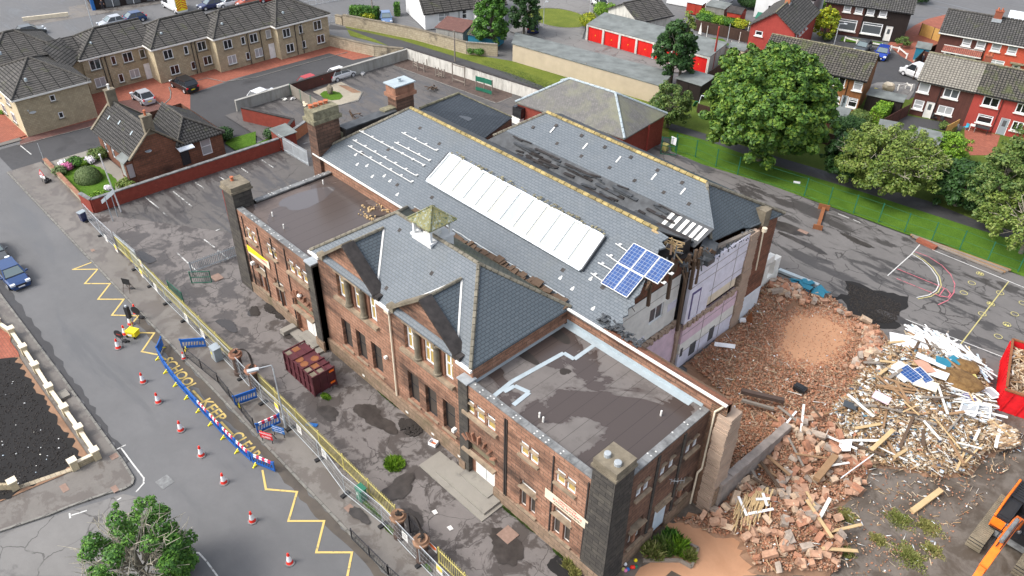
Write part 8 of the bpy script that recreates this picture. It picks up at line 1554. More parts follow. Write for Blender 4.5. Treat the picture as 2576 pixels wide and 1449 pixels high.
def hedge(label,a,b,w,h,mat,seed=1):
 a=V(a.x,a.y,.1);b=V(b.x,b.y,.1);L=(b-a).length;u=(b-a)/L;n_=V(-u.y,u.x,0);rg_=np.random.default_rng(seed);k=int(900*(L*h*2+L*w+w*h*2)/5);P=[];N=[]
 for _ in range(k):
  f=rg_.random()*L;s_=rg_.choice([-1,1]);c=rg_.random()
  if c<.3:q=a+u*f+n_*(rg_.random()-.5)*w+Z3*h;m_=Z3
  elif c<.85:q=a+u*f+n_*s_*w/2+Z3*h*rg_.random();m_=n_*s_
  else:q=(a if s_<0 else b)+n_*(rg_.random()-.5)*w+Z3*h*rg_.random();m_=u*s_
  P.append(q+V(*rg_.normal(size=3)*.06));N.append(m_+V(*rg_.normal(size=3)*.5))
 m=MB();m.bar(a+Z3*(h/2-.05),b+Z3*(h/2-.05),w*.8,h*.9);t_=thing('clipped_hedge',label,'hedge',tuple(a));part('stems',m,'timber_dark',t_);quads('leaves',np.array([tuple(p)for p in P]),np.array([tuple(p)for p in N]),np.full(len(P),.16),mat,t_,off=tuple(wloc(t_)))
hedge('bright clipped hedge between the back gardens below the car port',g(1,4,790,960),g(1,4,880,860),1.5,1.9,'leaf_lime',2);hedge('long clipped green hedge at the main road behind the stone wall',g(1,2,720,130),g(1,2,925,140),1.4,1.6,'leaf_bright',3);hedge('short clipped green hedge beside the white gable',g(1,2,1050,115),g(1,2,1085,115),1.3,1.8,'leaf_bright',4)
def tufts(name,label,c,rx,ry,n,hh_,mat,seed=0,kind=None,cat='weeds',z0=.15,wd=.05):
 rg_=np.random.default_rng(seed);a=rg_.uniform(0,6.28,n);q=rg_.random(n)**(.6 if hh_!=.22 else 1.1)*(1 if hh_!=.22 else 1+.5*np.sin(3*a+seed)*np.cos(2*a));x=c[0]+q*rx*np.cos(a);y=c[1]+q*ry*np.sin(a);h_=hh_*(1-.6*q)*rg_.uniform(.5,1.2,n);lx=rg_.normal(size=n)*.35*h_+np.cos(a)*q*.3*h_;ly=rg_.normal(size=n)*.35*h_+np.sin(a)*q*.3*h_;th=rg_.uniform(0,3.14,n);wx,wy=wd*np.cos(th),wd*np.sin(th)
 v=np.stack([np.stack([x-wx,y-wy,np.full(n,z0)],1),np.stack([x+wx,y+wy,np.full(n,z0)],1),np.stack([x+lx,y+ly,z0+h_],1)],1).reshape(-1,3).astype(np.float32);me=bpy.data.meshes.new(name);me.vertices.add(3*n);me.vertices.foreach_set('co',v.ravel());me.loops.add(3*n);me.loops.foreach_set('vertex_index',np.arange(3*n,dtype=np.int32));me.polygons.add(n);me.polygons.foreach_set('loop_start',np.arange(0,3*n,3,dtype=np.int32));me.update(calc_edges=True)
 me.materials.append(MATS[mat]);o=bpy.data.objects.new(name,me);COL.objects.link(o);tag(o,label,cat);
 if kind:o['kind']=kind
 return o
def at(r_,c_,x,y):p=g(r_,c_,x,y);return(p.x,p.y)
tufts('weed_tuft','bright green weed clump in the middle of the yard',at(3,2,1045,615),.75,.7,900,.45,'leaf_lime',1);tufts('weed_tuft','small green weed tuft below the maroon container',at(3,2,530,108),.5,.3,300,.2,'leaf_lime',2);tufts('weed_tuft','straw coloured grass tuft at the soot black corner chimney',at(3,3,432,1372),.35,.45,500,.6,'leaf_dry',3);tufts('weed_tuft','second straw tuft at the bottom edge by the chimney',at(3,3,475,1440),.35,.35,350,.5,'leaf_dry',4)
for i,(x,y,r_,mt,lab)in enumerate(((985,1030,1.0,'leaf_tuft','green grass tussock on the mud nearest the fallen beam'),(1060,1310,1.25,'leaf_tuft','largest grass tussock on the mud, bottom'),(590,1010,.8,'leaf_dry','dry tussock beside the rubble blocks'),(580,1290,.6,'leaf_tuft','small tussock at the edge of the rubble, bottom'),(820,1190,.6,'leaf_dry','faint dry tussock in the middle of the mud'),(1200,1090,.9,'leaf_dry','dry grass patch right of the green tussocks'),(1230,1260,.7,'leaf_dry','dry grass patch beside the large tussock'))):tufts('grass_tussock',lab,at(3,4,x,y),r_,r_*.8,int(1300*r_),.22,mt,i+9,cat='grass tussock')
for k,(c1_,c2_)in enumerate((((3,2,800,880),(3,2,950,1040)),((3,2,960,1070),(3,2,1060,1160)),((3,2,1230,1340),(3,2,1320,1420)),((2,2,30,790),(2,2,300,1000)),((3,2,930,60),(3,2,1080,200)),((3,3,0,980),(3,3,180,1140)),((3,2,1850,920),(3,3,20,1010)),((3,3,320,1260),(3,3,400,1340)))):
 a=at(*c1_);b=at(*c2_);c=((a[0]+b[0])/2,(a[1]+b[1])/2);tufts('grass_verge',None,c,abs(a[0]-b[0])/2+.1,.14,500,.16,'leaf_lime' if k<3 else 'leaf_mid',k+30,'stuff',None)
tufts('long_grass',None,(-66,74.6),16,1.6,9000,.12,'leaf_mid',60,'stuff',None,.04,.03)
pb=thing('raised_planter','overgrown raised planter edged with old sleepers beside the side doorway','planter',(-12,27,0));m=MB();Q=[g(3,3,*p)for p in((985,1350),(1260,1350),(1350,1400),(1400,1260),(1180,1150),(1020,1260))]
for a,b in zip(Q,Q[1:]):m.bar((a.x,a.y,.25),(b.x,b.y,.25),.16,.22)
part('sleeper',m,'timber_old',pb);m=MB();m.face([(q.x,q.y,.3)for q in Q]);part('soil',m,'dirt_brown',pb)
for i,(x,y,r_,h_,mt)in enumerate(((1060,1290,.9,.7,'leaf_tuft'),(1150,1250,1.0,.8,'leaf_mid'),(1250,1260,.9,.9,'leaf_lime'),(1330,1320,.6,.6,'leaf_tuft'),(1200,1190,.8,.7,'leaf_bright'))):
 c=at(3,3,x,y);o=tufts('weeds',None,c,r_*.8,r_*.7,420,h_,mt,i+80,None,None,.3,.09);o.parent=pb;o.location=-wloc(pb)
rn=random.Random(12)
for i,mt in enumerate(('red_plastic','yellow_bright','bluewhite','sign_blue','plastic_green','red_plastic','white_upvc','flower_pink','yellow_paint')):
 p=g(3,3,850+rn.uniform(-20,130),1385+rn.uniform(-50,50));m=MB();m.lathe((p.x,p.y,.15),[(.04,0),(.11,.05),(.12,.12),(.08,.2),(.02,.23)],8);o=m.build('play_ball',mt);tag(o,'small coloured ball or toy dumped by the sleepers at the side wall','toy','toys dumped at the side wall')
# ------------------------------------------------------------------ demolition debris
def inpoly(x,y,P):
 c=False;n=len(P)
 for i in range(n):
  (x0,y0),(x1,y1)=P[i],P[i-1]
  if(y0>y)!=(y1>y)and x<(x1-x0)*(y-y0)/(y1-y0)+x0:c=not c
 return c
def sample(P,n,rn):
 xs=[p[0]for p in P];ys=[p[1]for p in P];o=[]
 while len(o)<n:
  x,y=rn.uniform(min(xs),max(xs)),rn.uniform(min(ys),max(ys))
  if inpoly(x,y,P):o.append((x,y))
 return o
PA=[at(*q)for q in((2,4,0,650),(2,4,200,720),(2,4,470,800),(2,4,640,950),(2,4,830,1030),(2,4,880,1200),(2,4,740,1449),(3,4,500,250),(3,4,520,480),(3,4,740,640),(3,4,690,820),(3,4,480,950),(3,4,560,1180),(3,4,520,1449),(3,4,0,1449),(3,3,1850,1449),(3,3,1700,1180),(3,3,1560,1170),(3,3,1380,1080),(3,3,1180,1040),(3,3,1480,1000),(3,3,1500,760),(3,3,1640,150),(2,3,1330,1310),(2,3,1700,1050))]
HO=ragged([at(*q)for q in((2,4,110,900),(2,4,430,870),(2,4,620,990),(2,4,690,1130),(2,4,560,1300),(2,4,330,1420),(2,4,90,1330),(2,4,20,1100))],.5,.9,8)
PB=[at(*q)for q in((3,4,470,240),(2,4,720,1400),(2,4,940,1150),(2,4,1100,1090),(2,4,1500,1260),(2,4,1600,1390),(3,4,1690,160),(3,4,1650,330),(3,4,1820,470),(3,4,1600,560),(3,4,1480,690),(3,4,1230,710),(3,4,1000,640),(3,4,760,640),(3,4,560,520))]
def mound(x,y):
 if inpoly(x,y,HO):return.16
 def b(cx,cy,r_,h_):return h_*math.exp(-((x-cx)**2+(y-cy)**2)/(r_*r_))
 return.15+b(*at(3,4,250,480),3.2,1.0)+b(*at(3,4,120,1150),3,.9)+b(*at(2,4,700,1300),3,.7)+b(*at(3,4,1150,250),4.5,1.1)+b(*at(2,4,1250,1350),3,.8)+b(*at(2,4,60,800),2.5,.7)+b(*at(2,3,1650,1300),3,.6)+b(*at(3,3,1850,950),2,.5)
def heap(name,P,mat,step=.45,hole=None):
 xs=[p[0]for p in P];ys=[p[1]for p in P];rn=random.Random(2);m=MB();nx=int((max(xs)-min(xs))/step);ny=int((max(ys)-min(ys))/step);G={}
 for i in range(nx+1):
  for j in range(ny+1):x,y=min(xs)+i*step,min(ys)+j*step;ins=inpoly(x,y,P)and not(hole and inpoly(x,y,hole));G[i,j]=(x+rn.uniform(-.1,.1),y+rn.uniform(-.1,.1),(mound(x,y)+rn.uniform(-.06,.1))if ins else.1)
 for i in range(nx):
  for j in range(ny):
   q=[G[i,j],G[i+1,j],G[i+1,j+1],G[i,j+1]]
   if max(z[2]for z in q)>.12:m.face(q[:3]);m.face([q[0],q[2],q[3]])
 o=m.build(name,mat);o['kind']='structure';return o
heap('rubble_ground',PA,'dirt_brown',hole=HO);heap('rubble_ground',PB,'dirt_brown')
def scatter(name,pts,size,mat,seed,tilt=.5,zup=0.,kind='stuff'):
 """thousands of loose pieces in one mesh, each a box with its own turn and colour"""
 rg_=np.random.default_rng(seed);n=len(pts);S=np.array([size(rg_)for _ in range(n)]);C_=np.array([(x,y,mound(x,y)+zup*rg_.random()+S[i,2]*.3)for i,(x,y)in enumerate(pts)])
 a=rg_.uniform(0,6.28,n);b=rg_.normal(size=n)*tilt;c=rg_.normal(size=n)*tilt;ca,sa,cb,sb,cc,sc_=np.cos(a),np.sin(a),np.cos(b),np.sin(b),np.cos(c),np.sin(c)
 X=np.stack([ca*cb,sa*cb,-sb],1);Y=np.stack([ca*sb*sc_-sa*cc,sa*sb*sc_+ca*cc,cb*sc_],1);Z=np.cross(X,Y);cs=np.array([(i,j,k)for k in(-1,1)for i,j in((-1,-1),(1,-1),(1,1),(-1,1))])
 v=(C_[:,None]+cs[None,:,0:1]*X[:,None]*S[:,None,0:1]/2*rg_.uniform(.8,1.1,(n,8,1))+cs[None,:,1:2]*Y[:,None]*S[:,None,1:2]/2*rg_.uniform(.8,1.1,(n,8,1))+cs[None,:,2:3]*Z[:,None]*S[:,None,2:3]/2).reshape(-1,3)
 f=np.array([(3,2,1,0),(4,5,6,7),(0,1,5,4),(1,2,6,5),(2,3,7,6),(3,0,4,7)]);F_=(f[None]+8*np.arange(n)[:,None,None]).reshape(-1);me=bpy.data.meshes.new(name);me.vertices.add(8*n);me.vertices.foreach_set('co',v.astype(np.float32).ravel());me.loops.add(24*n);me.loops.foreach_set('vertex_index',F_.astype(np.int32));me.polygons.add(6*n);me.polygons.foreach_set('loop_start',np.arange(0,24*n,4,dtype=np.int32));me.update(calc_edges=True)
 me.materials.append(MATS[mat]);o=bpy.data.objects.new(name,me);COL.objects.link(o);o['kind']=kind;return o
rn=random.Random(77)
pa=[p for p in sample(PA,26000,rn)if not inpoly(*p,HO)]
scatter('brick_rubble',pa[:9000],lambda r_:(r_.uniform(.08,.28),r_.uniform(.07,.16),r_.uniform(.05,.12)),'rubble_mix',1,.5,.12)
scatter('brick_crumbs',pa[9000:],lambda r_:(r_.uniform(.04,.12),r_.uniform(.03,.1),r_.uniform(.02,.08)),'rubble_mix',2,.5,.2)
scatter('brick_crumbs',sample(HO,700,rn),lambda r_:(r_.uniform(.04,.12),r_.uniform(.03,.08),.04),'rubble_mix',3)
hc=(sum(p[0]for p in HO)/len(HO),sum(p[1]for p in HO)/len(HO));hb=[p for p in sample(HO,5200,rn)if not inpoly(hc[0]+(p[0]-hc[0])*(1.0+.55*rn.random()**1.5),hc[1]+(p[1]-hc[1])*(1.0+.55*rn.random()**1.5),HO)]
scatter('brick_rubble',hb,lambda r_:(r_.uniform(.05,.24),r_.uniform(.05,.14),r_.uniform(.04,.1)),'rubble_mix',31,.4)
pb=sample(PB,15000,rn)
scatter('splintered_timber',pb[:7000],lambda r_:(r_.uniform(.15,1.3),r_.uniform(.03,.09),r_.uniform(.02,.04)),'splinter_mix',4,.16,.3)
scatter('broken_board',pb[8900:11000],lambda r_:(r_.uniform(.15,.6),r_.uniform(.1,.4),.02),'splinter_mix',5,.25,.3)
scatter('mixed_scrap',pb[11000:11700],lambda r_:(r_.uniform(.1,.5),r_.uniform(.1,.35),.03),'scrap_mix',6,.4,.3);scatter('white_scrap',pb[11700:12500],lambda r_:(r_.uniform(.1,.5),r_.uniform(.05,.3),.04),'white_mix',7,.4,.35)
scatter('splintered_timber',pa[:400],lambda r_:(r_.uniform(.3,1.5),r_.uniform(.03,.07),.03),'splinter_mix',8,.2,.3);scatter('white_scrap',pa[1000:1250],lambda r_:(r_.uniform(.06,.25),r_.uniform(.05,.15),.04),'white_mix',9,.4,.2)
PM=[at(3,4,*q)for q in((560,560),(900,560),(1500,640),(1932,330),(1932,520),(1500,1000),(1200,1449),(560,1449),(600,900))];pm=sample(PM,1500,rn)
scatter('splinters',pm[:260],lambda r_:(r_.uniform(.1,.7),r_.uniform(.02,.06),.02),'splinter_mix',21,.15);scatter('brick_crumbs',pm[420:850],lambda r_:(r_.uniform(.04,.16),r_.uniform(.03,.1),.05),'rubble_mix',22,.3);scatter('white_scrap',pm[1300:1350],lambda r_:(r_.uniform(.05,.4),r_.uniform(.04,.1),.03),'white_mix',23,.2);scatter('white_scrap',sample(HO,22,rn),lambda r_:(r_.uniform(.05,.4),.05,.03),'white_mix',24,.1)
PW=[at(2,4,*q)for q in((1080,1180),(1150,1120),(1400,1230),(1600,1350),(1560,1420),(1350,1330),(1240,1290))]
def long_along(n,P,seed,mat,name,ln=(1.2,3.2),ang=-.5):
 rg_=random.Random(seed);m=MB()
 for x,y in sample(P,n,rg_):a=ang+rg_.gauss(0,.25);L=rg_.uniform(*ln);z=mound(x,y)+.3+rg_.random()*.35;u=V(math.cos(a),math.sin(a),rg_.gauss(0,.05));m.bar(V(x,y,z)-u*L/2,V(x,y,z)+u*L/2,rg_.uniform(.05,.16),.04)
 o=m.build(name,mat);o['kind']='stuff'
long_along(230,PW,5,'white_mix','white_trunking')
PW2=[at(3,4,*q)for q in((1340,90),(1560,120),(1660,260),(1600,380),(1480,360),(1380,240))];long_along(70,PW2,6,'white_mix','white_trunking',(.5,1.8),.6)
PS=[at(3,4,*q)for q in((1640,340),(1830,420),(1850,520),(1720,560),(1640,440))];long_along(600,PS,7,'splinter_mix','splinters',(.2,.7),1)
PD=[at(2,4,*q)for q in((600,700),(850,780),(1000,860),(960,1000),(800,1000),(620,880))];scatter('charred_bits',sample(PD,900,rn),lambda r_:(r_.uniform(.05,.25),.06,.05),'char',14,.4,.0)
S_=lambda x,y:(rr(x,y,.6).x,rr(x,y,.6).y)
PL_=[(-60,4.6),(-46,4.5),(-46.2,-2),(-51,-4),(-59,-3)];scatter('burnt_bits',sample(PL_,2600,rn),lambda r_:(r_.uniform(.03,.14),r_.uniform(.03,.09),.03),'char',41,.4,.03);scatter('white_scrap',sample(PL_,45,rn),lambda r_:(r_.uniform(.04,.14),.07,.03),'white_mix',42,.3,.06)
LM_=[(at(3,4,60,400),'by the grey wall stub'),(at(3,4,400,600),'left of the crumpled white sheet'),(at(3,4,600,760),'around the long white pipe'),(at(3,4,480,1150),'at the edge of the mud, bottom'),(at(3,4,100,1250),'at the bottom edge of the photo'),(at(3,3,1700,1100),'around the pale laths'),(at(2,4,200,800),'by the teal sheeting'),(at(2,4,700,1200),'right of the orange clearing'),(at(3,4,100,850),'in the middle of the heap'),(at(3,4,250,320),'below the black plastic box')];bms=[]
for s_ in range(5):
 r3=random.Random(s_);m=MB();m.obox((0,0,0),(1,1,1));m.v=[(x*r3.uniform(.82,1.1),y*r3.uniform(.8,1.1),z*r3.uniform(.8,1.1))for x,y,z in m.v];me=m.mesh();me.name='stone_block';plain('block%d'%s_,((.40,.23,.15),(.37,.18,.11),(.46,.34,.24),(.42,.26,.175),(.33,.27,.22))[s_],.9,.3,3);me.materials.append(MATS['block%d'%s_]);bms.append(me)
PC=[at(*q)for q in((3,4,0,330),(3,4,380,280),(3,4,520,380),(3,4,760,620),(3,4,700,820),(3,4,500,950),(3,4,560,1180),(3,4,520,1449),(3,3,1850,1449),(3,3,1700,1180),(3,3,1420,1040),(3,3,1932,600))]
big=[p for p in sample(PC,195,rn)]+[p for p in sample([at(2,4,*q)for q in((0,700),(230,770),(480,860),(200,880),(0,880))],45,rn)]+sample([at(2,4,*q)for q in((480,900),(640,950),(800,1050),(840,1250),(700,1400),(540,1400),(700,1200),(660,1020))],55,rn)
for i,(x,y)in enumerate(big):
 o=bpy.data.objects.new('stone_block',bms[i%5]);COL.objects.link(o);o.location=(x,y,mound(x,y)+.18+.2*rn.random());o.rotation_euler=(rn.gauss(0,.35),rn.gauss(0,.35),rn.uniform(0,6.28));k=rn.uniform(.7,1.25);o.scale=(.62*k*rn.uniform(.7,1.4),.36*k,.3*k);
 lm=min((((x-q[0])**2+(y-q[1])**2),s_)for q,s_ in LM_)[1];tag(o,('large ' if k>.98 else 'small ')+('pinkish brown','dull red','pale buff','red brown','grey buff')[i%5]+' stone block in the rubble '+lm,'stone block','sandstone blocks tumbled in the rubble')
LP_=[(S_(660,400),'near the large white boards'),(S_(650,800),'near the blue solar panels'),(S_(1260,700),'around the brown root masses'),(S_(1450,1050),'near the broken window frames'),(S_(1000,1150),'in the middle of the timber heap'),(S_(300,1100),'on the left of the timber heap'),(S_(700,1400),'at the lower edge of the timber heap'),(at(3,4,400,700),'on the stone rubble by the white pipe'),(at(3,4,250,1100),'on the stone rubble near the bottom edge')]
for i,(x,y)in enumerate(sample(PB,70,rn)+sample(PC,20,rn)):
 L=rn.uniform(1.2,3.0);a=rn.uniform(0,3.14);z=mound(x,y)+.45+rn.random()*.2;u=V(math.cos(a),math.sin(a),rn.gauss(0,.08));m=MB();m.bar(-u*L/2,u*L/2,rn.uniform(.1,.24),.05);o=m.build('loose_plank',('timber_pale','timber','white_paint','timber_dark','timber_old')[i%5],local=True);o.location=(x,y,z);tag(o,('pale','orange brown','white painted','dark','weathered grey')[i%5]+(' short',' long')[L>2.1]+' plank '+min((((x-q[0])**2+(y-q[1])**2),s_)for q,s_ in LP_)[1],'plank','loose planks on the debris heap')
def sheet(name,lab,cat,c,sx,sy,mat,rz,tilt=(0,0),z=.5,th=.04,ext=None):
 p=V(*c,0);z=mound(*c)+z;X=V(math.cos(rz),math.sin(rz),tilt[0]).normalized();Y=V(-math.sin(rz),math.cos(rz),tilt[1]).normalized();m=MB();m.obox((p.x,p.y,z),(sx,sy,th),(X,Y,X.cross(Y)));o=m.build(name,mat,base=(p.x,p.y,z));tag(o,lab,cat);return o,X,Y,z
sheet('white_board','large white board, upper left of the debris heap','board',S_(660,300),2.3,1.4,'white_upvc',.5,(0,.1));sheet('white_board','large white board standing beside the first, with a dark spot','board',S_(840,340),1.6,2.0,'white_upvc',0,(.1,.2));sheet('white_board','cream backed board under the blue solar panel','board',S_(600,700),1.7,1.4,'bluewhite',-.3,(0,.2))
for x,y,rz,lab in((680,745,-.35,'dark blue solar panel lying on the debris heap'),(800,770,-.5,'second dark blue solar panel half buried beside the first')):
 o,X,Y,z=sheet('solar_panel',lab,'solar panel',S_(x,y),1.5,1.0,'solar',rz,(0,.25),.62);
 m=MB();c=V(0,0,0)
 for s_ in(-1,1):m.obox(c+Y*s_*.5,(1.55,.05,.06),(X,Y,X.cross(Y)));m.obox(c+X*s_*.77,(.05,1.0,.06),(X,Y,X.cross(Y)))
 LOC[0]=1;f_=m.build('frame','fleck',o);LOC[0]=0
for x,y,sx,sy,mt,rz,lab in((920,590,2.2,.7,'bluewhite',.2,'pale blue sheet across the middle of the heap'),(850,650,1.5,1.0,'skin',-.6,'pinkish brown sheet below the pale blue one'),(1060,600,1.1,.8,'teal',.4,'torn teal cloth in the middle of the heap'),(1210,560,1.0,.6,'teal',-.3,'second torn teal cloth, further right'),(1400,740,.9,.8,'yellow_paint',-.9,'mustard yellow torn board'),(980,730,1.6,.9,'white_upvc',.1,'white crumpled sheet right of the solar panels'),(860,860,1.6,1.0,'cream_paint',.2,'dirty cream carpet piece below the solar panels'),(1450,970,.8,.9,'cream_paint',.1,'cream card sheet near the broken window frames'),(1370,960,.8,.7,'purple',-.4,'purple torn sheet near the broken window frames'),(380,970,1.2,.8,'pinkwall',.1,'pale pink board on the left of the timber heap'),(40,1010,.9,.7,'car_grey',.3,'dark slate blue plastic piece on the left of the heap')):
 sheet('debris_sheet',lab,'sheet',S_(x,y),sx,sy,mt,rz,(rn.uniform(-.1,.1),rn.uniform(-.1,.2)),.55)
t=NT('roots');t.bump(t.noise(6),1,.1);t.out(t.ramp(t.noise(3,det=7),(.3,(.10,.05,.015)),(.7,(.24,.14,.05))),.95)
for x,y,s_,lab in((1260,770,1.7,'large matted brown root mass on the heap'),(1330,610,1.0,'smaller matted brown root mass behind the large one')):
 c=S_(x,y);o=boulder(V(c[0],c[1],0),(s_,s_*.8,.45),int(x)).build('root_mass','roots');o.location.z+=mound(*c);tag(o,lab,'roots')
for k,(x,y,sx,sy,rz,lab)in enumerate(((1360,1090,1.0,1.3,.2,'broken white window frame with grey glass'),(1520,1090,1.0,1.2,.3,'broken white window frame nearest the skip corner'),(1640,870,1.1,.7,-.6,'white window frame leaning near the red skip'))):
 c=S_(x,y);m=MB();z=mound(*c)+.55;ax=(V(math.cos(rz),math.sin(rz),.1).normalized(),V(-math.sin(rz),math.cos(rz),.1).normalized(),Z3)
 for s_ in(-1,1):m.obox(V(*c,z)+ax[1]*s_*sy/2,(sx,.1,.08),ax);m.obox(V(*c,z)+ax[0]*s_*sx/2,(.1,sy,.08),ax)
 t_=thing('window_frame',lab,'window frame',(c[0],c[1],z));part('frame',m,'white_upvc',t_);m=MB();m.obox(V(*c,z-.03),(sx-.1,sy-.1,.02),ax);part('glass',m,'glass_blind',t_)
def beam(name,lab,a,b,w,h,mat,za=.3,zb=.3,cat='beam'):m=MB();m.bar((a[0],a[1],za),(b[0],b[1],zb),w,h);o=m.build(name,mat);tag(o,lab,cat);return o
beam('steel_beam','dark rusty steel beam jutting from the wall stub over the rubble',at(3,3,1700,170),(at(3,4,90,230)),.35,.3,'burnt_iron',1.6,1.4);beam('steel_beam','grey timber beam below the rusty steel beam',at(3,3,1710,210),at(3,4,20,270),.2,.2,'timber_old',1.2,1.1);beam('fallen_beam','long fallen beam with white flaking paint pointing at the mud',at(3,4,1075,985),at(3,4,1290,830),.36,.2,'timber_pale',.3,.4)
beam('steel_tube','long pale blue steel tube lying across the heap',S_(440,770),S_(700,380),.14,.14,'pale_lead',1.2,1.2,'tube');beam('white_pipe','long white pipe lying over the rubble blocks',at(3,4,520,785),at(3,4,765,605),.06,.06,'white_upvc',1.0,1.0,'pipe');beam('large_beam','broad dark timber beam on the rubble left of the white pipe',at(3,4,330,810),at(3,4,470,640),.45,.3,'timber',1.2,1.3)
beam('white_board','upright white plank in the left of the timber heap',S_(560,1080),S_(560,890),.16,.05,'white_upvc',1.2,1.3,'plank');beam('white_board','long white plank under the rubble blocks',at(3,4,75,440),at(3,4,180,310),.14,.05,'white_upvc',1.4,1.4,'plank');beam('carpet_roll','big pale brown plank across the timber heap',at(3,4,745,580),at(3,4,905,440),.3,.08,'timber_pale',1.1,1.3,'plank')
sheet('white_chair','crumpled white metal sheet standing out of the brown rubble','sheet',at(3,4,545,560),.8,.9,'white_upvc',.4,(.5,.3),.6)
m=MB();rn=random.Random(9);
for i in range(60):p=g(3,3,1670+rn.uniform(0,240),960+rn.uniform(0,170));a=R(-70)+rn.gauss(0,.08);z=mound(p.x,p.y)+.42;m.bar((p.x-.7*math.cos(a),p.y-.7*math.sin(a),z+rn.random()*.15),(p.x+.7*math.cos(a),p.y+.7*math.sin(a),z+rn.random()*.15),.06,.03)
lt=m.build('lath_stack','timber_pale');tag(lt,'flattened stack of pale laths and white frames at the near edge of the rubble','laths')
for a,b in(((1680,950),(1740,1100)),((1750,1090),(1925,1085)),((1850,960),(1880,1060)),((1800,1000),(1900,1010))):pa_,pb_=g(3,3,*a),g(3,3,*b);m=MB();m.bar((pa_.x,pa_.y,mound(pa_.x,pa_.y)+.64),(pb_.x,pb_.y,mound(pb_.x,pb_.y)+.64),.16,.06);o=m.build('white_batten','white_upvc');tag(o,'white painted batten lying on the flattened laths','batten','white battens on the laths')
m=MB();rn=random.Random(4);c=at(2,4,310,760)
for i in range(26):m.obox((c[0]+rn.uniform(-1.4,1.2),c[1]+rn.uniform(-.6,.6),.45+rn.random()*.4),(rn.uniform(.4,1.2),rn.uniform(.3,.7),.03),(V(1,rn.uniform(-.5,.5),rn.uniform(-.3,.3)).normalized(),V(rn.uniform(-.5,.5),1,rn.uniform(-.3,.3)).normalized(),V(0,rn.uniform(-.5,.5),1).normalized()))
o=m.build('blue_tarpaulin','teal');tag(o,'crumpled teal blue sheeting at the edge of the brick rubble','sheeting');beam('blue_beam','pale blue painted beam lying between the wall stub and the sheeting',at(2,4,75,615),at(2,4,370,740),.4,.25,'pale_lead',.4,.5)
m=MB();p=g(3,4,230,75);m.box((p.x-.45,p.y-.3,.3),(p.x+.45,p.y+.3,.75));m.box((p.x-.3,p.y-.2,.752),(p.x+.3,p.y+.2,.8));o=m.build('black_crate','black_paint');tag(o,'black plastic box lying on the brown rubble','crate')
for x,y,mt,lab in((1770,1010,'rust','orange rusty plate at the foot of the cut wall'),):p=g(2,3,x,y);m=MB();m.slab([V(p.x-.4,p.y,.3),V(p.x+.4,p.y+.2,.3),V(p.x+.1,p.y+.1,1.5)],.05,dn=(0,1,0));o=m.build('rusty_plate',mt);tag(o,lab,'plate')
sheet('white_board','white board lying below the cut wall in the rubble','board',at(2,3,1590,1225),1.6,.5,'white_upvc',.5,(.1,0),.3);sheet('white_bag','white bag at the foot of the cut wall','bag',at(2,3,1735,1000),.5,.4,'white_upvc',.5,(.3,0),.3,.2)
m=MB();p=g(3,3,1548,985);m.lathe((p.x,p.y,.15),[(.09,0),(.09,.5),(.04,.58)],10);o=m.build('gas_cylinder','red_plastic');tag(o,'small red extinguisher standing on the orange dirt','extinguisher')
m=MB();rn=random.Random(6);m.slab([sp(.05,.05,1.3),sp(W_-.05,.05,1.3),sp(W_-.05,Ls-.05,1.5),sp(.05,Ls-.05,1.5)],.3)
for i in range(260):a,b=rn.uniform(.3,W_-.3),rn.uniform(.5,Ls-.5);th=rn.uniform(0,6.28);L=rn.uniform(.4,1.3);p=sp(a,b,1.6+rn.random()*.5);u=V(math.cos(th),math.sin(th),rn.gauss(0,.15))*L*.5;m.bar(p-u,p+u,rn.uniform(.05,.16),.05)
o=m.build('skip_load','splinter_mix');tag(o,'broken timber filling the red skip','debris');o['kind']='stuff'
for i,(x,y,mt,lab,s_)in enumerate(((1245,915,'iron_black','black garden chair under the brown terrace wall, left one',1),(1310,935,'iron_black','black garden chair under the brown terrace wall, right one',1),(1410,990,'grey_metal','grey plastic garden chair beside the tan fence',1),(1485,985,'seat_blue','small turquoise chair on the red terrace patio',.8),(570,880,'white_paint','white garden chair below the timber clad house',1))):
 LOC[0]=1;p=g(1,4,x,y);t_=thing('garden_chair',lab,'chair',(p.x,p.y,.15),rn.uniform(0,6));m=MB();m.box((-.25,-.25,.4),(.25,.25,.45));part('seat',m,mt,t_);m=MB();m.box((-.25,.22,.45),(.25,.27,.95));part('backrest',m,mt,t_)
 for sx_ in(-.22,.22):
  for sy_ in(-.22,.22):m=MB();m.bar((sx_,sy_,0),(sx_,sy_,.4),.04);part('leg',m,mt,t_)
 t_.scale=(s_,)*3;LOC[0]=0
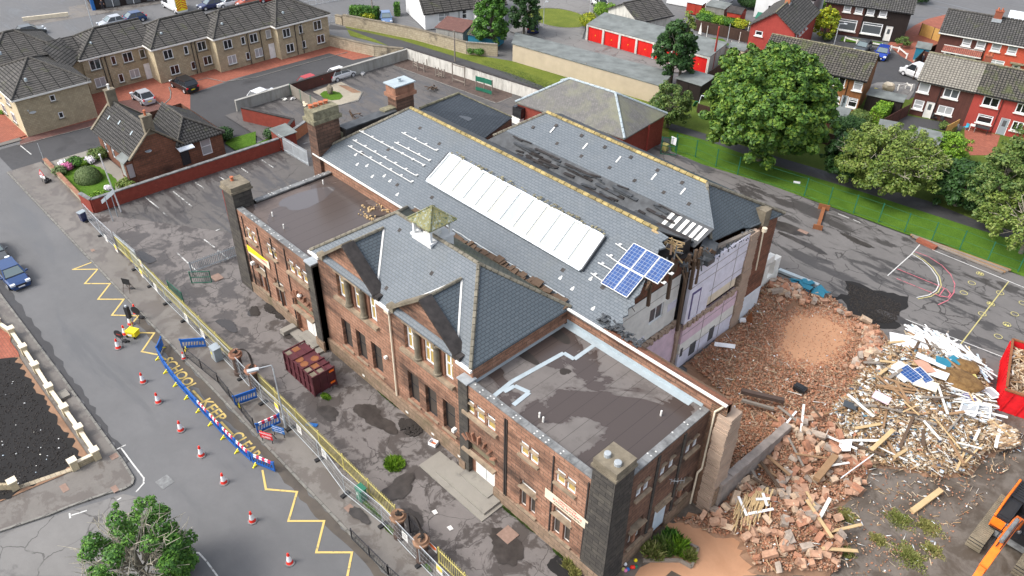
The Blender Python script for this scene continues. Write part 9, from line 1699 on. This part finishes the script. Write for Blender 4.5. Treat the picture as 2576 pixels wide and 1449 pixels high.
for x,y,mt,top,lab,sx_,sy_ in((1600,1010,'iron_black','iron_black','long black garden table on the red terrace patio',1.6,.9),(1533,995,'white_paint','white_paint','small white round garden table on the red terrace patio',.7,.7)):
 LOC[0]=1;p=g(1,4,x,y);t_=thing('garden_table',lab,'table',(p.x,p.y,.15),.2);m=MB();m.box((-sx_/2,-sy_/2,.7),(sx_/2,sy_/2,.74));part('tabletop',m,top,t_)
 for a in(-1,1):
  for b in(-1,1):m=MB();m.bar((a*sx_*.42,b*sy_*.42,0),(a*sx_*.42,b*sy_*.42,.7),.05);part('leg',m,mt,t_)
 LOC[0]=0
p=g(1,4,895,700);o=boulder(p,(.8,.6,.7),4).build('covered_toy','cream_paint');o.location.z+=.2;tag(o,'cream cover over a heap behind the black car port roof','cover')
m=MB();p=g(1,4,890,712,.5)
for i in range(14):m.obox((p.x+rn.uniform(-1.5,1.5),p.y+rn.uniform(-.5,.5),.4+rn.random()*.4),(.6,.25,.2),rz=rn.random()*3)
o=m.build('yellow_toys','yellow_bright');tag(o,'yellow plastic toys piled behind the car port','toys')
p=g(1,3,1415,265);m=MB();m.idx([(p.x-.3,p.y,.15),(p.x+.3,p.y,.15),(p.x,p.y+.3,.15),(p.x,p.y,2.0)],[(0,1,3),(1,2,3),(2,0,3),(2,1,0)]);o=m.build('covered_parasol','white_paint');tag(o,'folded white parasol beside the dark top fence','parasol')
t_=thing('garden_slide','green slide and pale swing frame on the lawn behind the black shed','play equipment',(-50,84,0));a=g(1,3,1370,805);b=g(1,3,1395,765,1.2);m=MB();m.bar(a,b,.4,.08);part('slide',m,'green_paint',t_);m=MB();c=g(1,3,1430,720,1.6);m.path([(a.x+.6,a.y,.1),c,g(1,3,1490,735,1.6)],.05);part('frame',m,'bluewhite',t_)
p=g(2,4,215-1932+1932,-60);m=MB();p=g(1,4,215,1388);m.obox((p.x,p.y,.2),(.7,.3,.1),rz=.5);o=m.build('white_litter','white_upvc');tag(o,'white scrap of plastic on the grass under the trees','litter')
p=g(1,3,1150,1140);m=MB();m.obox((p.x,p.y,.5),(.7,.5,.7));m.obox((p.x,p.y,.88),(.76,.56,.08));o=m.build('grit_bin','yellow_paint');tag(o,'yellow grit bin behind the green gate by the annex','grit bin')
t_=railfence('mesh_gate','green mesh gate with white notice at the back corner of the annex',[g(1,3,1120,1170),g(1,3,1235,1180)],2.2,'green_paint',.18,.02,rails=(.03,.5,.97));q=g(1,3,1208,1175);m=MB();m.bar((q.x-.35,q.y-.1,1.9),(q.x+.35,q.y-.1,1.9),.04,.9);part('notice',m,'white_upvc',t_)
